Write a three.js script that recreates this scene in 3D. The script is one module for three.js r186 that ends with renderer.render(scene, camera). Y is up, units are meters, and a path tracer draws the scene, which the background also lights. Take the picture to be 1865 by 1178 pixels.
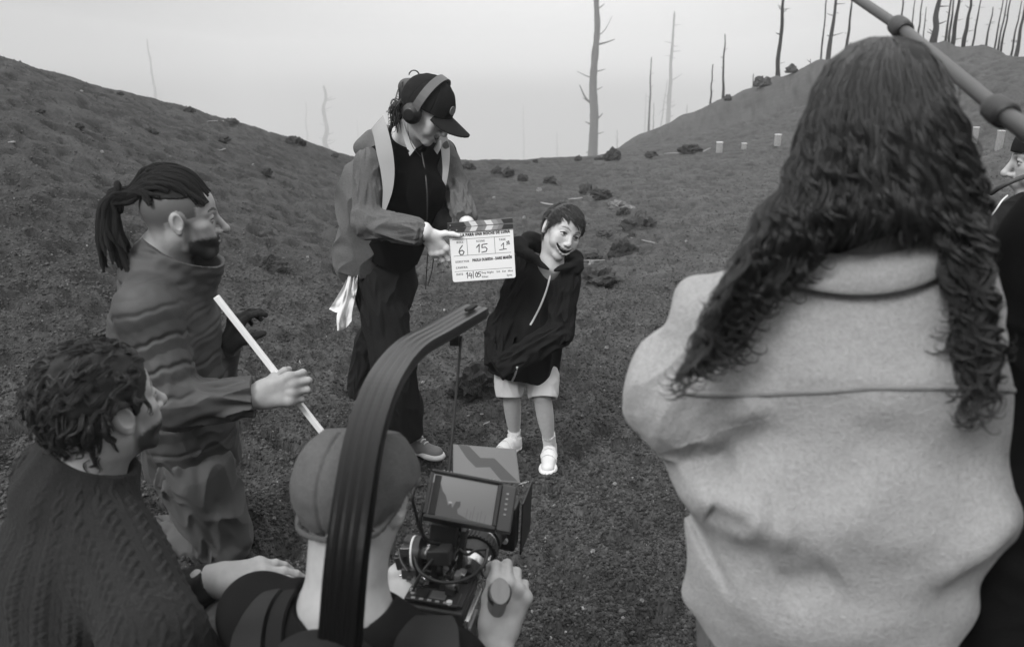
import * as THREE from 'three';
import { createNoise3D } from 'simplex-noise';
import { mergeGeometries } from 'three/addons/utils/BufferGeometryUtils.js';
import { RoundedBoxGeometry } from 'three/addons/geometries/RoundedBoxGeometry.js';

// ---------------------------------------------------------------- camera, sky, sun, exposure
const scene = new THREE.Scene(), lerp = (a, b, t) => a + (b - a) * t, HYP2 = Math.hypot;
const EYE = new THREE.Vector3(0, 1.62, 0), PITCH = 17.5 * Math.PI / 180, FPX = 1420;
const camera = new THREE.PerspectiveCamera(2 * Math.atan(589 / FPX) * 180 / Math.PI, 1024 / 646, 0.05, 1500);
camera.position.copy(EYE); camera.rotation.x = -PITCH;
camera.focus = 3.15; camera.userData.fStop = 4;
const renderer = new THREE.WebGLRenderer({ antialias: true });
renderer.setSize(1024, 646);
renderer.toneMapping = THREE.LinearToneMapping; renderer.toneMappingExposure = 1.66;
renderer.shadowMap.enabled = true;
{ // overcast sky: about three times as bright overhead as at the horizon, a soft glow where the sun stands behind the cloud
  const W = 256, H = 128, d = new Float32Array(W * H * 4), s = new THREE.Vector3(-0.52, 0.76, 0.4).normalize(), g = new THREE.Vector3(0.06, 0.02, -1).normalize(), v = new THREE.Vector3();
  for (let j = 0; j < H; j++) for (let i = 0; i < W; i++) {
    const el = ((j + 0.5) / H - 0.5) * Math.PI, az = ((i + 0.5) / W - 0.5) * 2 * Math.PI;
    v.set(Math.cos(az) * Math.cos(el), Math.sin(el), Math.sin(az) * Math.cos(el));
    const up = Math.max(0, v.y);
    const side = 0.55 + 0.45 * Math.exp(-2.2 * (1 - (v.x * g.x + v.z * g.z) / (HYP2(v.x, v.z) + 1e-6)));   // brighter where the sun stands behind the mist
    let L = 0.06 * lerp(side, 1, Math.pow(up, 0.7)) + 1.2 * Math.pow(up, 0.9) + 0.3 * Math.pow(Math.max(0, v.dot(s)), 3) + 0.4 * Math.pow(Math.max(0, v.dot(g)), 8);
    if (v.y < 0) L = 0.15;
    for (let c = 0; c < 3; c++) d[(j * W + i) * 4 + c] = L;
    d[(j * W + i) * 4 + 3] = 1;
  }
  const t = new THREE.DataTexture(d, W, H, THREE.RGBAFormat, THREE.FloatType);
  t.mapping = THREE.EquirectangularReflectionMapping; t.magFilter = THREE.LinearFilter; t.needsUpdate = true;
  scene.background = t; scene.environment = t;
}
const sun = new THREE.DirectionalLight(0xffffff, 1.5);
sun.name = 'sun'; sun.position.set(-5.5, 8, 4.2); sun.target.position.set(0, 0, -3);
sun.castShadow = true; sun.shadow.radius = 36; sun.shadow.mapSize.set(2048, 2048);
Object.assign(sun.shadow.camera, { left: -8, right: 8, top: 8, bottom: -8, near: 0.5, far: 40 });
scene.add(sun, sun.target);
scene.fog = new THREE.FogExp2(0xffffff, 0.0028);

// ---------------------------------------------------------------- small tools
const V = (x, y, z) => new THREE.Vector3(x, y, z);
function rng(a) { return () => { a = (a + 0x6d2b79f5) | 0; let t = Math.imul(a ^ (a >>> 15), 1 | a); t = (t + Math.imul(t ^ (t >>> 7), 61 | t)) ^ t; return ((t ^ (t >>> 14)) >>> 0) / 4294967296; }; }
const N3 = createNoise3D(rng(7));
const clamp = (x, a, b) => x < a ? a : x > b ? b : x;
const sstep = (a, b, x) => { const t = clamp((x - a) / (b - a), 0, 1); return t * t * (3 - 2 * t); };
const SP = Math.sin(PITCH), CP = Math.cos(PITCH);
const ray = (px, py) => V((px - 932.5) / FPX, -SP + CP * (589 - py) / FPX, -CP - SP * (589 - py) / FPX);  // sight line of a photo pixel
const at = (px, py, D) => ray(px, py).multiplyScalar(D).add(EYE);                       // point on it at an axial depth of D metres
const av = (px, py, d) => { const r = ray(px, py); return r.multiplyScalar(d / -r.z).add(EYE); };  // point on it d metres ahead
const used = new Map();
function numbered(n) { const k = used.get(n) ?? 0; used.set(n, k + 1); return k ? n + '_' + String(k).padStart(3, '0') : n; }
const grey = (v) => new THREE.Color(v, v, v);
function mat(v, rough = 0.9, extra = {}) { return new THREE.MeshStandardMaterial({ color: grey(v), roughness: rough, ...extra }); }
function tag(o, label, category, group) { o.userData.label = label; o.userData.category = category; if (group) o.userData.group = group; return o; }
function thing(name, label, category, p = V(0, 0, 0), group) {
  const g = new THREE.Group(); g.name = numbered(name); g.position.copy(p); scene.add(g);
  return tag(g, label, category, group);
}
// a mesh under parent; its geometry is given in world coordinates and moved into the parent's frame
function part(name, geo, m, parent, label) {
  const o = new THREE.Mesh(geo, m); o.name = parent ? name : numbered(name); o.castShadow = o.receiveShadow = true;
  (parent ?? scene).add(o);
  if (label) o.userData.label = label;
  return o;
}
function toLocal(geo, p) { geo.translate(-p.x, -p.y, -p.z); return geo; }
function basis(x, y, z, p) { return new THREE.Matrix4().makeBasis(x, y, z).setPosition(p); }
// frame whose z looks along f and whose y is as near up as can be, rolled about f
function frame(f, up, roll = 0, p = V(0, 0, 0)) {
  const z = f.clone().normalize(), x = up.clone().cross(z).normalize(), y = z.clone().cross(x);
  const m = basis(x, y, z, V(0, 0, 0)).multiply(new THREE.Matrix4().makeRotationZ(roll)); return m.setPosition(p);
}
function tube(pts, r, sides = 6, segs) {   // r: number or function of t in 0..1
  const c = pts.isCurve ? pts : new THREE.CatmullRomCurve3(pts), n = segs ?? Math.max(2, (pts.length - 1) * 5), f = c.computeFrenetFrames(n, false), pos = [], nor = [], uv = [], idx = [];
  for (let i = 0; i <= n; i++) {
    const t = i / n, p = c.getPointAt(t), rr = typeof r === 'function' ? r(t) : r;
    for (let j = 0; j <= sides; j++) {
      const a = j / sides * 2 * Math.PI, nx = f.normals[i].clone().multiplyScalar(Math.cos(a)).addScaledVector(f.binormals[i], Math.sin(a));
      pos.push(p.x + nx.x * rr, p.y + nx.y * rr, p.z + nx.z * rr); nor.push(nx.x, nx.y, nx.z); uv.push(j / sides, t);
    }
  }
  for (let i = 0; i < n; i++) for (let j = 0; j < sides; j++) { const a = i * (sides + 1) + j, b = a + sides + 1; idx.push(a, a + 1, b, a + 1, b + 1, b); }
  for (const e of [0, n]) {
    const o = pos.length / 3, p = c.getPointAt(e / n), tn = f.tangents[e], s = e ? 1 : -1;
    pos.push(p.x, p.y, p.z); nor.push(tn.x * s, tn.y * s, tn.z * s); uv.push(0, 0);
    for (let j = 0; j <= sides; j++) { const k = (e * (sides + 1) + j) * 3; pos.push(pos[k], pos[k + 1], pos[k + 2]); nor.push(tn.x * s, tn.y * s, tn.z * s); uv.push(0, 0); }
    for (let j = 0; j < sides; j++) e ? idx.push(o, o + 1 + j, o + 2 + j) : idx.push(o, o + 2 + j, o + 1 + j);
  }
  return buffer(pos, nor, idx, uv);
}
function buffer(pos, nor, idx, uv, col) {
  const g = new THREE.BufferGeometry();
  g.setAttribute('position', new THREE.BufferAttribute(new Float32Array(pos), 3));
  if (nor) g.setAttribute('normal', new THREE.BufferAttribute(new Float32Array(nor), 3));
  if (uv) g.setAttribute('uv', new THREE.BufferAttribute(new Float32Array(uv), 2));
  if (col) g.setAttribute('color', new THREE.BufferAttribute(new Float32Array(col), 3));
  g.setIndex(new THREE.BufferAttribute(new Uint32Array(idx), 1));
  if (!nor) g.computeVertexNormals();
  return g;
}
function rbox(w, h, d, r = 0.003, seg = 2) { return new RoundedBoxGeometry(w, h, d, seg, r); }
function bake(geo, m) { return geo.applyMatrix4(m); }

// tileable value-noise textures, computed
function noiseTile(n, oct, seed) {   // oct: [cells, amplitude] pairs
  const out = new Float32Array(n * n), r = rng(seed);
  for (const [c, a] of oct) {
    const g = new Float32Array(c * c).map(() => r());
    for (let y = 0; y < n; y++) for (let x = 0; x < n; x++) {
      const fx = x / n * c, fy = y / n * c, ix = fx | 0, iy = fy | 0, tx = fx - ix, ty = fy - iy, sx = tx * tx * (3 - 2 * tx), sy = ty * ty * (3 - 2 * ty), jx = (ix + 1) % c, jy = (iy + 1) % c;
      out[y * n + x] += a * (lerp(lerp(g[iy * c + ix], g[iy * c + jx], sx), lerp(g[jy * c + ix], g[jy * c + jx], sx), sy) - 0.5);
    }
  }
  return out;
}
function toTexture(f, n, map, srgb = false) {
  const d = new Uint8Array(n * n * 4);
  for (let i = 0; i < n * n; i++) { const v = clamp(map(f[i], i), 0, 1) * 255; d[i * 4] = d[i * 4 + 1] = d[i * 4 + 2] = v; d[i * 4 + 3] = 255; }
  const t = new THREE.DataTexture(d, n, n); t.wrapS = t.wrapT = THREE.RepeatWrapping; t.magFilter = THREE.LinearFilter; t.minFilter = THREE.LinearMipmapLinearFilter; t.generateMipmaps = true;
  if (srgb) t.colorSpace = THREE.SRGBColorSpace; t.needsUpdate = true; return t;
}
function tiled(t, rx, ry = rx) { const c = t.clone(); c.repeat.set(rx, ry); c.needsUpdate = true; return c; }
// ---------------------------------------------------------------- the slope of volcanic ash, the saddle and the hill behind
// profile stations: photo pixel of the crest -> bearing; [range, height] along it
const stations = [];
function station(px, py, rc, foot, near) {   // crest seen at px,py at rc metres; foot: [py, range] where the far hill starts
  const r = ray(px, py), hl = Math.hypot(r.x, r.z), th = Math.atan2(r.x, -r.z), sl = r.y / hl, k = [[0, near * 0.3], [4, near]];
  if (foot) { const q = ray(px, foot[0]); k.push([foot[1] * 0.6, lerp(near, 1.62 + foot[1] * q.y / Math.hypot(q.x, q.z), 0.55)], [foot[1], 1.62 + foot[1] * q.y / Math.hypot(q.x, q.z)]); }
  k.push([rc, 1.62 + rc * sl]);
  stations.push({ th, k });
}
station(-900, 40, 12, null, 0.45); station(-300, 70, 12, null, 0.42);
station(0, 105, 12, null, 0.36); station(100, 132, 12.5, null, 0.30); station(210, 165, 13, null, 0.24); station(330, 198, 13.5, null, 0.17); station(430, 225, 14.2, null, 0.11);
station(540, 258, 15, null, 0.06); station(640, 289, 16, null, 0.02); station(740, 297, 16.6, null, 0); station(850, 298, 17.2, null, 0); station(950, 296, 18, null, 0); station(1040, 291, 19, null, 0);
station(1085, 287, 21, [287, 19], 0); station(1170, 243, 25, [279, 18.8], 0); station(1250, 210, 27.5, [273, 18.6], 0); station(1330, 175, 28.5, [268, 18.4], 0); station(1420, 140, 28.5, [264, 18], 0);
station(1500, 110, 28, [261, 17.6], 0); station(1600, 90, 27, [258, 17], 0); station(1720, 75, 25, [254, 16.2], 0); station(1790, 87, 23, [252, 15.6], 0); station(1865, 105, 21, [250, 15], 0); station(2200, 150, 18, [240, 13], 0); station(2700, 180, 16, [230, 12], 0);
stations.sort((a, b) => a.th - b.th);
function profile(k, r) {   // smooth through the points, then rolling off into the misty valley
  const n = k.length, last = k[n - 1];
  if (r >= last[0]) { const e = r - last[0], s0 = (last[1] - k[n - 2][1]) / (last[0] - k[n - 2][0]); return last[1] + s0 * e * Math.exp(-e / 2) * 0.4 - 0.045 * e * e / (1 + e * 0.16); }
  let i = 0; while (r > k[i + 1][0]) i++;
  const m = (j) => j <= 0 || j >= n - 1 ? (j <= 0 ? (k[1][1] - k[0][1]) / (k[1][0] - k[0][0]) : (k[n - 1][1] - k[n - 2][1]) / (k[n - 1][0] - k[n - 2][0]) * 0.55) : 0.5 * ((k[j + 1][1] - k[j][1]) / (k[j + 1][0] - k[j][0]) + (k[j][1] - k[j - 1][1]) / (k[j][0] - k[j - 1][0]));
  const [x0, y0] = k[i], [x1, y1] = k[i + 1], w = x1 - x0, t = (r - x0) / w, a = m(i) * w, b = m(i + 1) * w;
  return y0 + t * (a + t * (3 * (y1 - y0) - 2 * a - b + t * (2 * (y0 - y1) + a + b)));
}
function groundBase(x, z) {
  const r = Math.hypot(x, z), th = clamp(Math.atan2(x, -z), stations[0].th, stations.at(-1).th);
  let i = 0; while (i < stations.length - 2 && th > stations[i + 1].th) i++;
  const a = stations[i], b = stations[i + 1], t = clamp((th - a.th) / (b.th - a.th), 0, 1);
  let h = lerp(profile(a.k, r), profile(b.k, r), t * t * (3 - 2 * t) * 0.4 + t * 0.6);
  const back = Math.abs(Math.atan2(x, -z)); if (back > 1.2) { const k = sstep(1.2, 2.2, back); h = lerp(h, h * 0.4 + 0.34 * Math.max(0, r - 2.6) * Math.exp(-Math.max(0, r - 14) / 12), k); }  // rise behind the camera, unseen: added to darken reflections and cut frontal light
  return h;
}
function groundFine(x, z) {
  const r = Math.hypot(x, z), q = 1 - sstep(14, 34, r), n = (s, k) => N3(x * s, z * s, k);
  let h = 0.02 * n(1.1, 1) + (0.026 * n(0.4, 2)) + q * (0.012 * n(3.1, 3));
  const l = n(7.0, 4); h += q * (1 - 0.6 * sstep(4, 9, r)) * (0.012 * (Math.abs(l) * 1.6 - 0.5) + 0.0075 * n(15, 5));
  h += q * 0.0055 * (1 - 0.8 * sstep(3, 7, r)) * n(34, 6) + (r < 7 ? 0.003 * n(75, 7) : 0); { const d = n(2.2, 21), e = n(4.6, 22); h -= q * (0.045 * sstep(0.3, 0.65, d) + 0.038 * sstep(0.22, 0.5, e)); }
  if (r > 16 && x > 2) h += 0.12 * sstep(18, 24, r) * Math.max(0, n(0.9, 8)) * sstep(3, 9, x);
  return h;
}
const ground = (x, z) => groundBase(x, z) + groundFine(x, z);
function onGround(px, py) {   // where a photo pixel meets the ground; a pixel just over the crest slides down to it
  for (;; py += 0.5) { const r = ray(px, py); let s = 1; while (s < 32) { if (1.62 + r.y * s < groundBase(r.x * s, r.z * s)) { const p = r.multiplyScalar(s).add(EYE); p.y = ground(p.x, p.z); return p; } s *= 1.002; } }
}

const ashN = 2048, ashF = noiseTile(ashN, [[24, 0.2], [50, 0.28], [110, 0.34], [256, 0.42], [600, 0.6], [1024, 0.5]], 21);
const ashMap = toTexture(ashF, ashN, (v) => { const u = 0.52 + v * 0.62; return v > 0.6 ? u + 0.2 : u; }, false), ashBump = toTexture(ashF, ashN, (v) => 0.5 + v * 0.55);
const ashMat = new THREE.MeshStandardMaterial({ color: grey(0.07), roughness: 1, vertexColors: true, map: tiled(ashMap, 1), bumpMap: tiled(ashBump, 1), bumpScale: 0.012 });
ashMat.name = 'volcanic_ash';
{
  const rings = [0.3]; while (rings.at(-1) < 130) { const r = rings.at(-1); rings.push(r + (r < 1.4 ? 0.06 : r < 22 ? Math.max(0.012, 0.0068 * r) : 0.05 * r)); }
  const ths = []; for (let t = -Math.PI; t < Math.PI - 1e-6;) { ths.push(t); t += Math.abs(t + 0.01) < 0.72 ? 0.0022 : 0.03; }
  const nr = rings.length, nt = ths.length, pos = new Float32Array((nr * nt + 1) * 3), uv = new Float32Array((nr * nt + 1) * 2), col = new Float32Array((nr * nt + 1) * 3), idx = [];
  for (let i = 0; i < nr; i++) for (let j = 0; j < nt; j++) {
    const k = i * nt + j, x = rings[i] * Math.sin(ths[j]), z = -rings[i] * Math.cos(ths[j]);
    pos[k * 3] = x; pos[k * 3 + 1] = ground(x, z); pos[k * 3 + 2] = z; uv[k * 2] = x / 4; uv[k * 2 + 1] = z / 4;
    const c = lerp(1.2, 0.62, sstep(1, -4.5, x + 0.15 * z)) + 0.18 * N3(x * 0.5, z * 0.5, 11) + 0.24 * N3(x * 2.3, z * 2.3, 12) + (0.25 * N3(x * 9, z * 9, 13) + 0.2 * N3(x * 24, z * 24, 14)) * (1 - 0.6 * sstep(4, 9, rings[i])) - 0.45 * sstep(0.3, 0.7, N3(x * 4.6, z * 4.6, 22)); col.fill(Math.max(0.15, c), k * 3, k * 3 + 3);  // shade on the left slope painted into the ash colour; dents darker too
  }
  const c = nr * nt; pos[c * 3 + 1] = ground(0, 0); col.fill(1, c * 3, c * 3 + 3);
  for (let j = 0; j < nt; j++) idx.push(c, (j + 1) % nt, j);
  for (let i = 0; i < nr - 1; i++) for (let j = 0; j < nt; j++) { const a = i * nt + j, b = i * nt + (j + 1) % nt, d = a + nt, e = b + nt; idx.push(a, b, d, b, e, d); }
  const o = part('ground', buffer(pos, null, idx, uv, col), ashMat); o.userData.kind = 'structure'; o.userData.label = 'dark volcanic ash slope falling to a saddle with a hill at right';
}
// loose lapilli: nobody could count them
{
  const R = rng(31), g = new THREE.IcosahedronGeometry(1, 0), p = g.attributes.position, h = new Map();
  for (let i = 0; i < p.count; i++) { const k = [p.getX(i), p.getY(i), p.getZ(i)].map((v) => v.toFixed(3)).join(); if (!h.has(k)) h.set(k, 0.7 + 0.5 * R()); const s = h.get(k); p.setXYZ(i, p.getX(i) * s, p.getY(i) * s * 0.75, p.getZ(i) * s); }
  g.computeVertexNormals();
  const n = 280000, NF = 70000, m = new THREE.InstancedMesh(g, mat(0.06, 0.95), n), M = new THREE.Matrix4(), q = new THREE.Quaternion(), e = new THREE.Euler(), s = V(1, 1, 1), c = new THREE.Color();
  for (let i = 0; i < n; i++) {
    const far = i < NF, r = far ? 5 * Math.pow(17 / 5, R()) : 1.5 * Math.pow(6.5 / 1.5, R()), th = (R() - 0.5) * 1.36, x = r * Math.sin(th), z = -r * Math.cos(th), k = 0.0025 + 0.0065 * Math.pow(R(), 3.0) + (R() < 0.006 ? 0.006 * R() : 0) + (far ? 0.0005 + 0.008 * Math.pow(R(), 6) : 0);
    q.setFromEuler(e.set(R() * 6, R() * 6, R() * 6)); s.setScalar(k);
    M.compose(V(x, ground(x, z) + k * 0.25, z), q, s); m.setMatrixAt(i, M);
    const b = R() < (far ? 0.002 : 0.004) ? 2 + 3 * R() : (far ? 0.5 + 0.8 * R() : 0.25 + 1.5 * R() * R()); m.setColorAt(i, c.setRGB(b, b, b));
  }
  m.name = 'gravel'; m.userData.kind = 'stuff'; m.userData.label = 'dark loose lapilli strewn over the ash'; m.receiveShadow = m.castShadow = true; scene.add(m);
}
// ---------------------------------------------------------------- burnt pines: bare trunks with stubs of limbs
const barkF = noiseTile(256, [[8, 0.5], [32, 0.5], [64, 0.4]], 5);
const barkMat = new THREE.MeshStandardMaterial({ color: grey(0.06), roughness: 1, map: tiled(toTexture(barkF, 256, (v) => 0.7 + v * 0.6), 3, 6), bumpMap: tiled(toTexture(barkF, 256, (v) => 0.5 + v * 0.8), 3, 6), bumpScale: 0.05 });
let treeSeed = 100;
// base and top as photo pixels (top may lie above the frame), width at the base in pixels, range in metres
function tree(bx, by, tx, ty, w, d, label, limbs = [], group, kink = 0.5) {
  const R = rng(treeSeed++), b = av(bx, by, d), t = av(tx, ty, d + (R() - 0.5) * 2), r0 = w / 2 * d / FPX / CP * 0.98; b.y -= 0.25 + r0;
  const o = thing('burnt_tree', label, 'tree', b, group), H = t.y - b.y, pts = [], n = 7, side = t.clone().sub(b);
  for (let i = 0; i <= n; i++) { const k = i / n; pts.push(V(side.x * k + (i && i < n ? (R() - 0.5) * r0 * kink * 1.4 : 0), side.y * k, side.z * k + (R() - 0.5) * r0 * kink)); }
  const ph = R() * 9, g = tube(pts, (q) => r0 * lerp(1.0, 0.34, Math.pow(q, 0.85)) * (1 + 0.11 * N3(q * H * 1.1, ph, 1) + 0.06 * N3(q * H * 3, ph, 2)) * (q > 0.985 ? 0.35 : 1), 8, 40);
  part('trunk', g, barkMat, o);
  const c = new THREE.CatmullRomCurve3(pts), stubs = Math.round(2 + R() * 4 + H * 0.25);
  const limb = (q, dx, dy, th) => {
    const p = c.getPointAt(q), l = Math.hypot(dx, dy), z = (R() - 0.5) * l * 0.8, e = V(p.x + dx, p.y + dy, p.z + z), m = V(p.x + dx * 0.5 + (R() - 0.5) * l * 0.12, p.y + dy * 0.35, p.z + z * 0.5);
    part('limb', tube([p, m, e], (s) => th * lerp(1, 0.3, s), 5, 7), barkMat, o);
  };
  for (const [q, dx, dy, th] of limbs) limb(q, dx * d / FPX, dy * d / FPX, (th ?? 3) / 2 * d / FPX);
  if (group !== 'far') for (let i = 0; i < stubs; i++) limb(0.12 + 0.8 * R(), (R() < 0.5 ? -1 : 1) * r0 * (1.3 + 2.2 * R()), r0 * (R() * 1.4 - 0.1), r0 * (0.12 + 0.1 * R()));
  return o;
}
tree(1079, 293, 1091, -60, 19, 120, 'tall grey burnt pine in the saddle with a forked limb stub and knobs', [[0.33, -26, 34, 5], [0.67, 26, 34, 2], [0.09, -12, -2, 4], [0.13, 8, 6, 4], [0.04, -8, 2, 5]]);
tree(1216, 232, 1229, 20, 9, 290, 'pale misty burnt pine with side twigs behind the hill flank', [[0.43, 20, 12, 2], [0.2, 12, 4, 2], [0.12, 10, 3, 2]]);
tree(1203, 232, 1216, 145, 3, 330, 'faint thin trunk leaning just left of the pale misty pine', [[0.4, -8, -10, 1.5]]);
tree(1182, 245, 1187, 103, 4.5, 95, 'slim straight burnt trunk left of the pale misty pine', []);
tree(1190, 247, 1191, 186, 2.5, 200, 'short faint trunk close beside the slim straight trunk', []);
tree(1174, 248, 1177, 168, 4, 450, 'hardly visible thin trunk in the mist left of the slim straight trunk', []);
tree(1294, 198, 1299, 116, 4, 36, 'thin bare trunk left of the sharp straight pole on the hill crest', []);
tree(1317, 186, 1321, 61, 5.5, 31, 'sharp straight bare trunk beside a rock on the hill crest', []);
tree(1251, 218, 1252, 190, 2, 200, 'tiny faint stem on the hill flank', []);
tree(1372, 165, 1373, 134, 3, 31, 'short broken stem beside a boulder on the hill crest', []);
tree(1415, 150, 1432, -50, 9.5, 29.5, 'thick knobbly burnt trunk leaning right on the hill crest', [[0.5, -9, 3, 3], [0.7, -7, 6, 2.5]]);
tree(1476, 124, 1477, 107, 2.5, 30, 'tiny hooked stem on the crest between two trunks', [[0.8, -6, 5, 1.5]]);
tree(1495, 118, 1510, -40, 4, 31, 'thin trunk just left of the dark thick one near the black haired woman', []);
tree(1508, 116, 1527, -40, 10, 27.5, 'dark thick burnt trunk left of the black haired woman', [[0.4, -8, 2, 3]]);
tree(1541, 100, 1556, -30, 6, 28, 'slender trunk right of the dark thick one above the black hair', []);
tree(1125, 281, 1124, 236, 3, 300, 'faint twig like stem where the hill flank meets the saddle', [[0.5, -5, 14, 1]]);
for (const [bx, by, tx, ty, w, d, l] of [
  [285, 200, 267, 70, 6, 364, 'faint leaning trunk in the mist above the left slope'],
  [590, 290, 588, 155, 11, 364, 'misty ragged trunk with lumpy bark left of the woman with the slate'],
  [560, 290, 556, 185, 4, 461, 'barely visible thin trunk left of the ragged misty one'],
  [955, 310, 953, 190, 4, 510, 'barely visible trunk in the mist right of the woman with the slate'],
  [1016, 305, 1014, 240, 4, 461, 'barely visible short trunk in the mist left of the tall pine'],
  [655, 300, 650, 215, 3, 486, 'barely visible trunk in the mist close to the woman holding the slate']]) tree(bx, by, tx, ty, w, d, l, d === 364 ? [[0.15, 12, 6, 1.5], [0.5, -6, 8, 1.2]] : [], undefined, l.includes('ragged') ? 1.6 : 0.5);
for (const [bx, by, tx, ty, w, d, l] of [
  [1640, 90, 1648, -30, 5, 27, 'straight dark trunk just left of the boom pole joint'],
  [1657, 80, 1672, -40, 3, 30, 'thin trunk right of the boom pole joint'], [1671, 78, 1685, -30, 4, 29, 'second thin trunk right of the boom pole joint'], [1682, 74, 1688, 12, 3, 28, 'short thin trunk left of the thickest trunk'],
  [1701, 84, 1714, -30, 15, 25, 'thickest trunk on the right hill top with bark stubs'], [1722, 80, 1738, -40, 5, 25.5, 'thin trunk close right of the thickest one'],
  [1729, 82, 1742, -30, 5, 25, 'second trunk right of the thickest one'], [1736, 82, 1752, -30, 9, 24.6, 'stout dark trunk leaning right behind the thickest one'],
  [1755, 85, 1775, -30, 8, 24, 'stout grey trunk alone right of the dense group'], [1772, 87, 1793, -30, 4, 24, 'thin leaning trunk right of the stout grey one'], [1794, 92, 1810, 12, 4.5, 23, 'tapering spear shaped trunk on the right hill'],
  [1810, 97, 1834, -30, 3.5, 23, 'slender trunk right of the spear shaped one'], [1817, 98, 1840, -25, 4, 22.6, 'left one of a close pair near the right edge'], [1822, 100, 1847, -30, 4.5, 22.4, 'right one of a close pair near the right edge'],
  [1841, 106, 1862, 0, 4, 22, 'thin trunk at the right edge before the bent one'], [1852, 110, 1870, -10, 8, 21.5, 'bent ragged trunk at the right edge']]) tree(bx, by, tx, ty, w, d, l);
// ---------------------------------------------------------------- bodies and cloth: distance fields, joined smoothly and meshed
const HYP = Math.hypot;
class Field {
  constructor() { this.p = []; }
  push(f, c, R, o) { this.p.push({ f, cx: c.x, cy: c.y, cz: c.z, R, k: o.k ?? 0.03, sub: !!o.sub, s: Math.max(1.05, o.sq?.s ?? 1) }); return this; }
  // tapered limb from a to b; sq {n, s}: stretched s times along n; flatA/flatB: cut square; disp(along, ex, ey, x, y, z): raised by that much
  cone(a, b, ra, rb, o = {}) {
    const ax = a.x, ay = a.y, az = a.z, n = o.sq?.n, s = o.sq?.s ?? 1, q = s !== 1 ? 1 / s - 1 : 0, w = (v) => q ? v.clone().addScaledVector(n, v.dot(n) * q) : v.clone();
    const d = w(b.clone().sub(a)), dx = d.x, dy = d.y, dz = d.z, L2 = Math.max(1e-9, d.lengthSq()), L = Math.sqrt(L2), sc = Math.min(1, s), dr = rb - ra, fa = o.flatA, fb = o.flatB, disp = o.disp, prof = o.prof;
    const e1 = (Math.abs(dy) < 0.8 * L ? V(0, 1, 0) : V(0, 0, 1)).cross(d).normalize(), e2 = d.clone().cross(e1).normalize(), nx = n?.x ?? 0, ny = n?.y ?? 0, nz = n?.z ?? 0;
    const f = (x, y, z) => {
      let px = x - ax, py = y - ay, pz = z - az;
      if (q) { const m = (px * nx + py * ny + pz * nz) * q; px += nx * m; py += ny * m; pz += nz * m; }
      const tt = (px * dx + py * dy + pz * dz) / L2, t = tt < 0 ? 0 : tt > 1 ? 1 : tt;
      const qx = px - dx * t, qy = py - dy * t, qz = pz - dz * t, l = Math.sqrt(qx * qx + qy * qy + qz * qz);
      let v = l - ra - dr * t - (prof ? prof(t) : 0);
      if (disp && v < 0.06 && v > -0.06) { const il = 1 / (l + 1e-6); v -= disp(tt * L, (qx * e1.x + qy * e1.y + qz * e1.z) * il, (qx * e2.x + qy * e2.y + qz * e2.z) * il, x, y, z); }
      if (fb) { const u = (tt - 1) * L; if (u > v) v = u; }
      if (fa) { const u = -tt * L; if (u > v) v = u; }
      return v * sc;
    };
    const m = a.clone().add(b).multiplyScalar(0.5), R = a.distanceTo(b) / 2 + Math.max(ra, rb) * Math.max(1, s) + (o.prof ? 0.08 : 0) + (o.disp ? 0.03 : 0);
    return this.push(f, m, R, o);
  }
  ell(c, r, o = {}) {   // m: rotation matrix
    const cx = c.x, cy = c.y, cz = c.z, a = 1 / r[0], b = 1 / r[1], e = 1 / r[2], el = o.m ? o.m.elements : null, disp = o.disp;
    const f = (x, y, z) => {
      let px = x - cx, py = y - cy, pz = z - cz;
      if (el) { const ux = el[0] * px + el[1] * py + el[2] * pz, uy = el[4] * px + el[5] * py + el[6] * pz; pz = el[8] * px + el[9] * py + el[10] * pz; px = ux; py = uy; }
      px *= a; py *= b; pz *= e; const k0 = Math.sqrt(px * px + py * py + pz * pz); if (k0 < 1e-6) return -Math.min(...r);
      px *= a; py *= b; pz *= e; const v = k0 * (k0 - 1) / Math.sqrt(px * px + py * py + pz * pz);
      return disp && Math.abs(v) < 0.06 ? v - disp(x, y, z) : v;
    };
    return this.push(f, c, Math.max(...r) * 1.15 + 0.01, o);
  }
  ball(c, r, o = {}) { const { x: cx, y: cy, z: cz } = c; return this.push((x, y, z) => HYP(x - cx, y - cy, z - cz) - r, c, r, o); }
  box(M, h, r, o = {}) {   // M: frame, h: half sizes
    const i = M.clone().invert().elements, c = V().setFromMatrixPosition(M);
    const f = (x, y, z) => {
      const px = Math.abs(i[0] * x + i[4] * y + i[8] * z + i[12]) - h[0] + r, py = Math.abs(i[1] * x + i[5] * y + i[9] * z + i[13]) - h[1] + r, pz = Math.abs(i[2] * x + i[6] * y + i[10] * z + i[14]) - h[2] + r;
      return HYP(Math.max(px, 0), Math.max(py, 0), Math.max(pz, 0)) + Math.min(Math.max(px, py, pz), 0) - r;
    };
    return this.push(f, c, HYP(...h), o);
  }
  chain(pts, rs, o = {}) { for (let i = 0; i < pts.length - 1; i++) this.cone(pts[i], pts[i + 1], rs[i], rs[i + 1], o); return this; }
  half(c, n, R, o = {}) { const w = c.dot(n); return this.push((x, y, z) => x * n.x + y * n.y + z * n.z - w, c, 1e3, o); }  // solid on the side away from n
  fn(f, c, R, o = {}) { return this.push(f, c, R, o); }
  all(x, y, z) { return evalList(this.p, x, y, z); }
}
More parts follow.
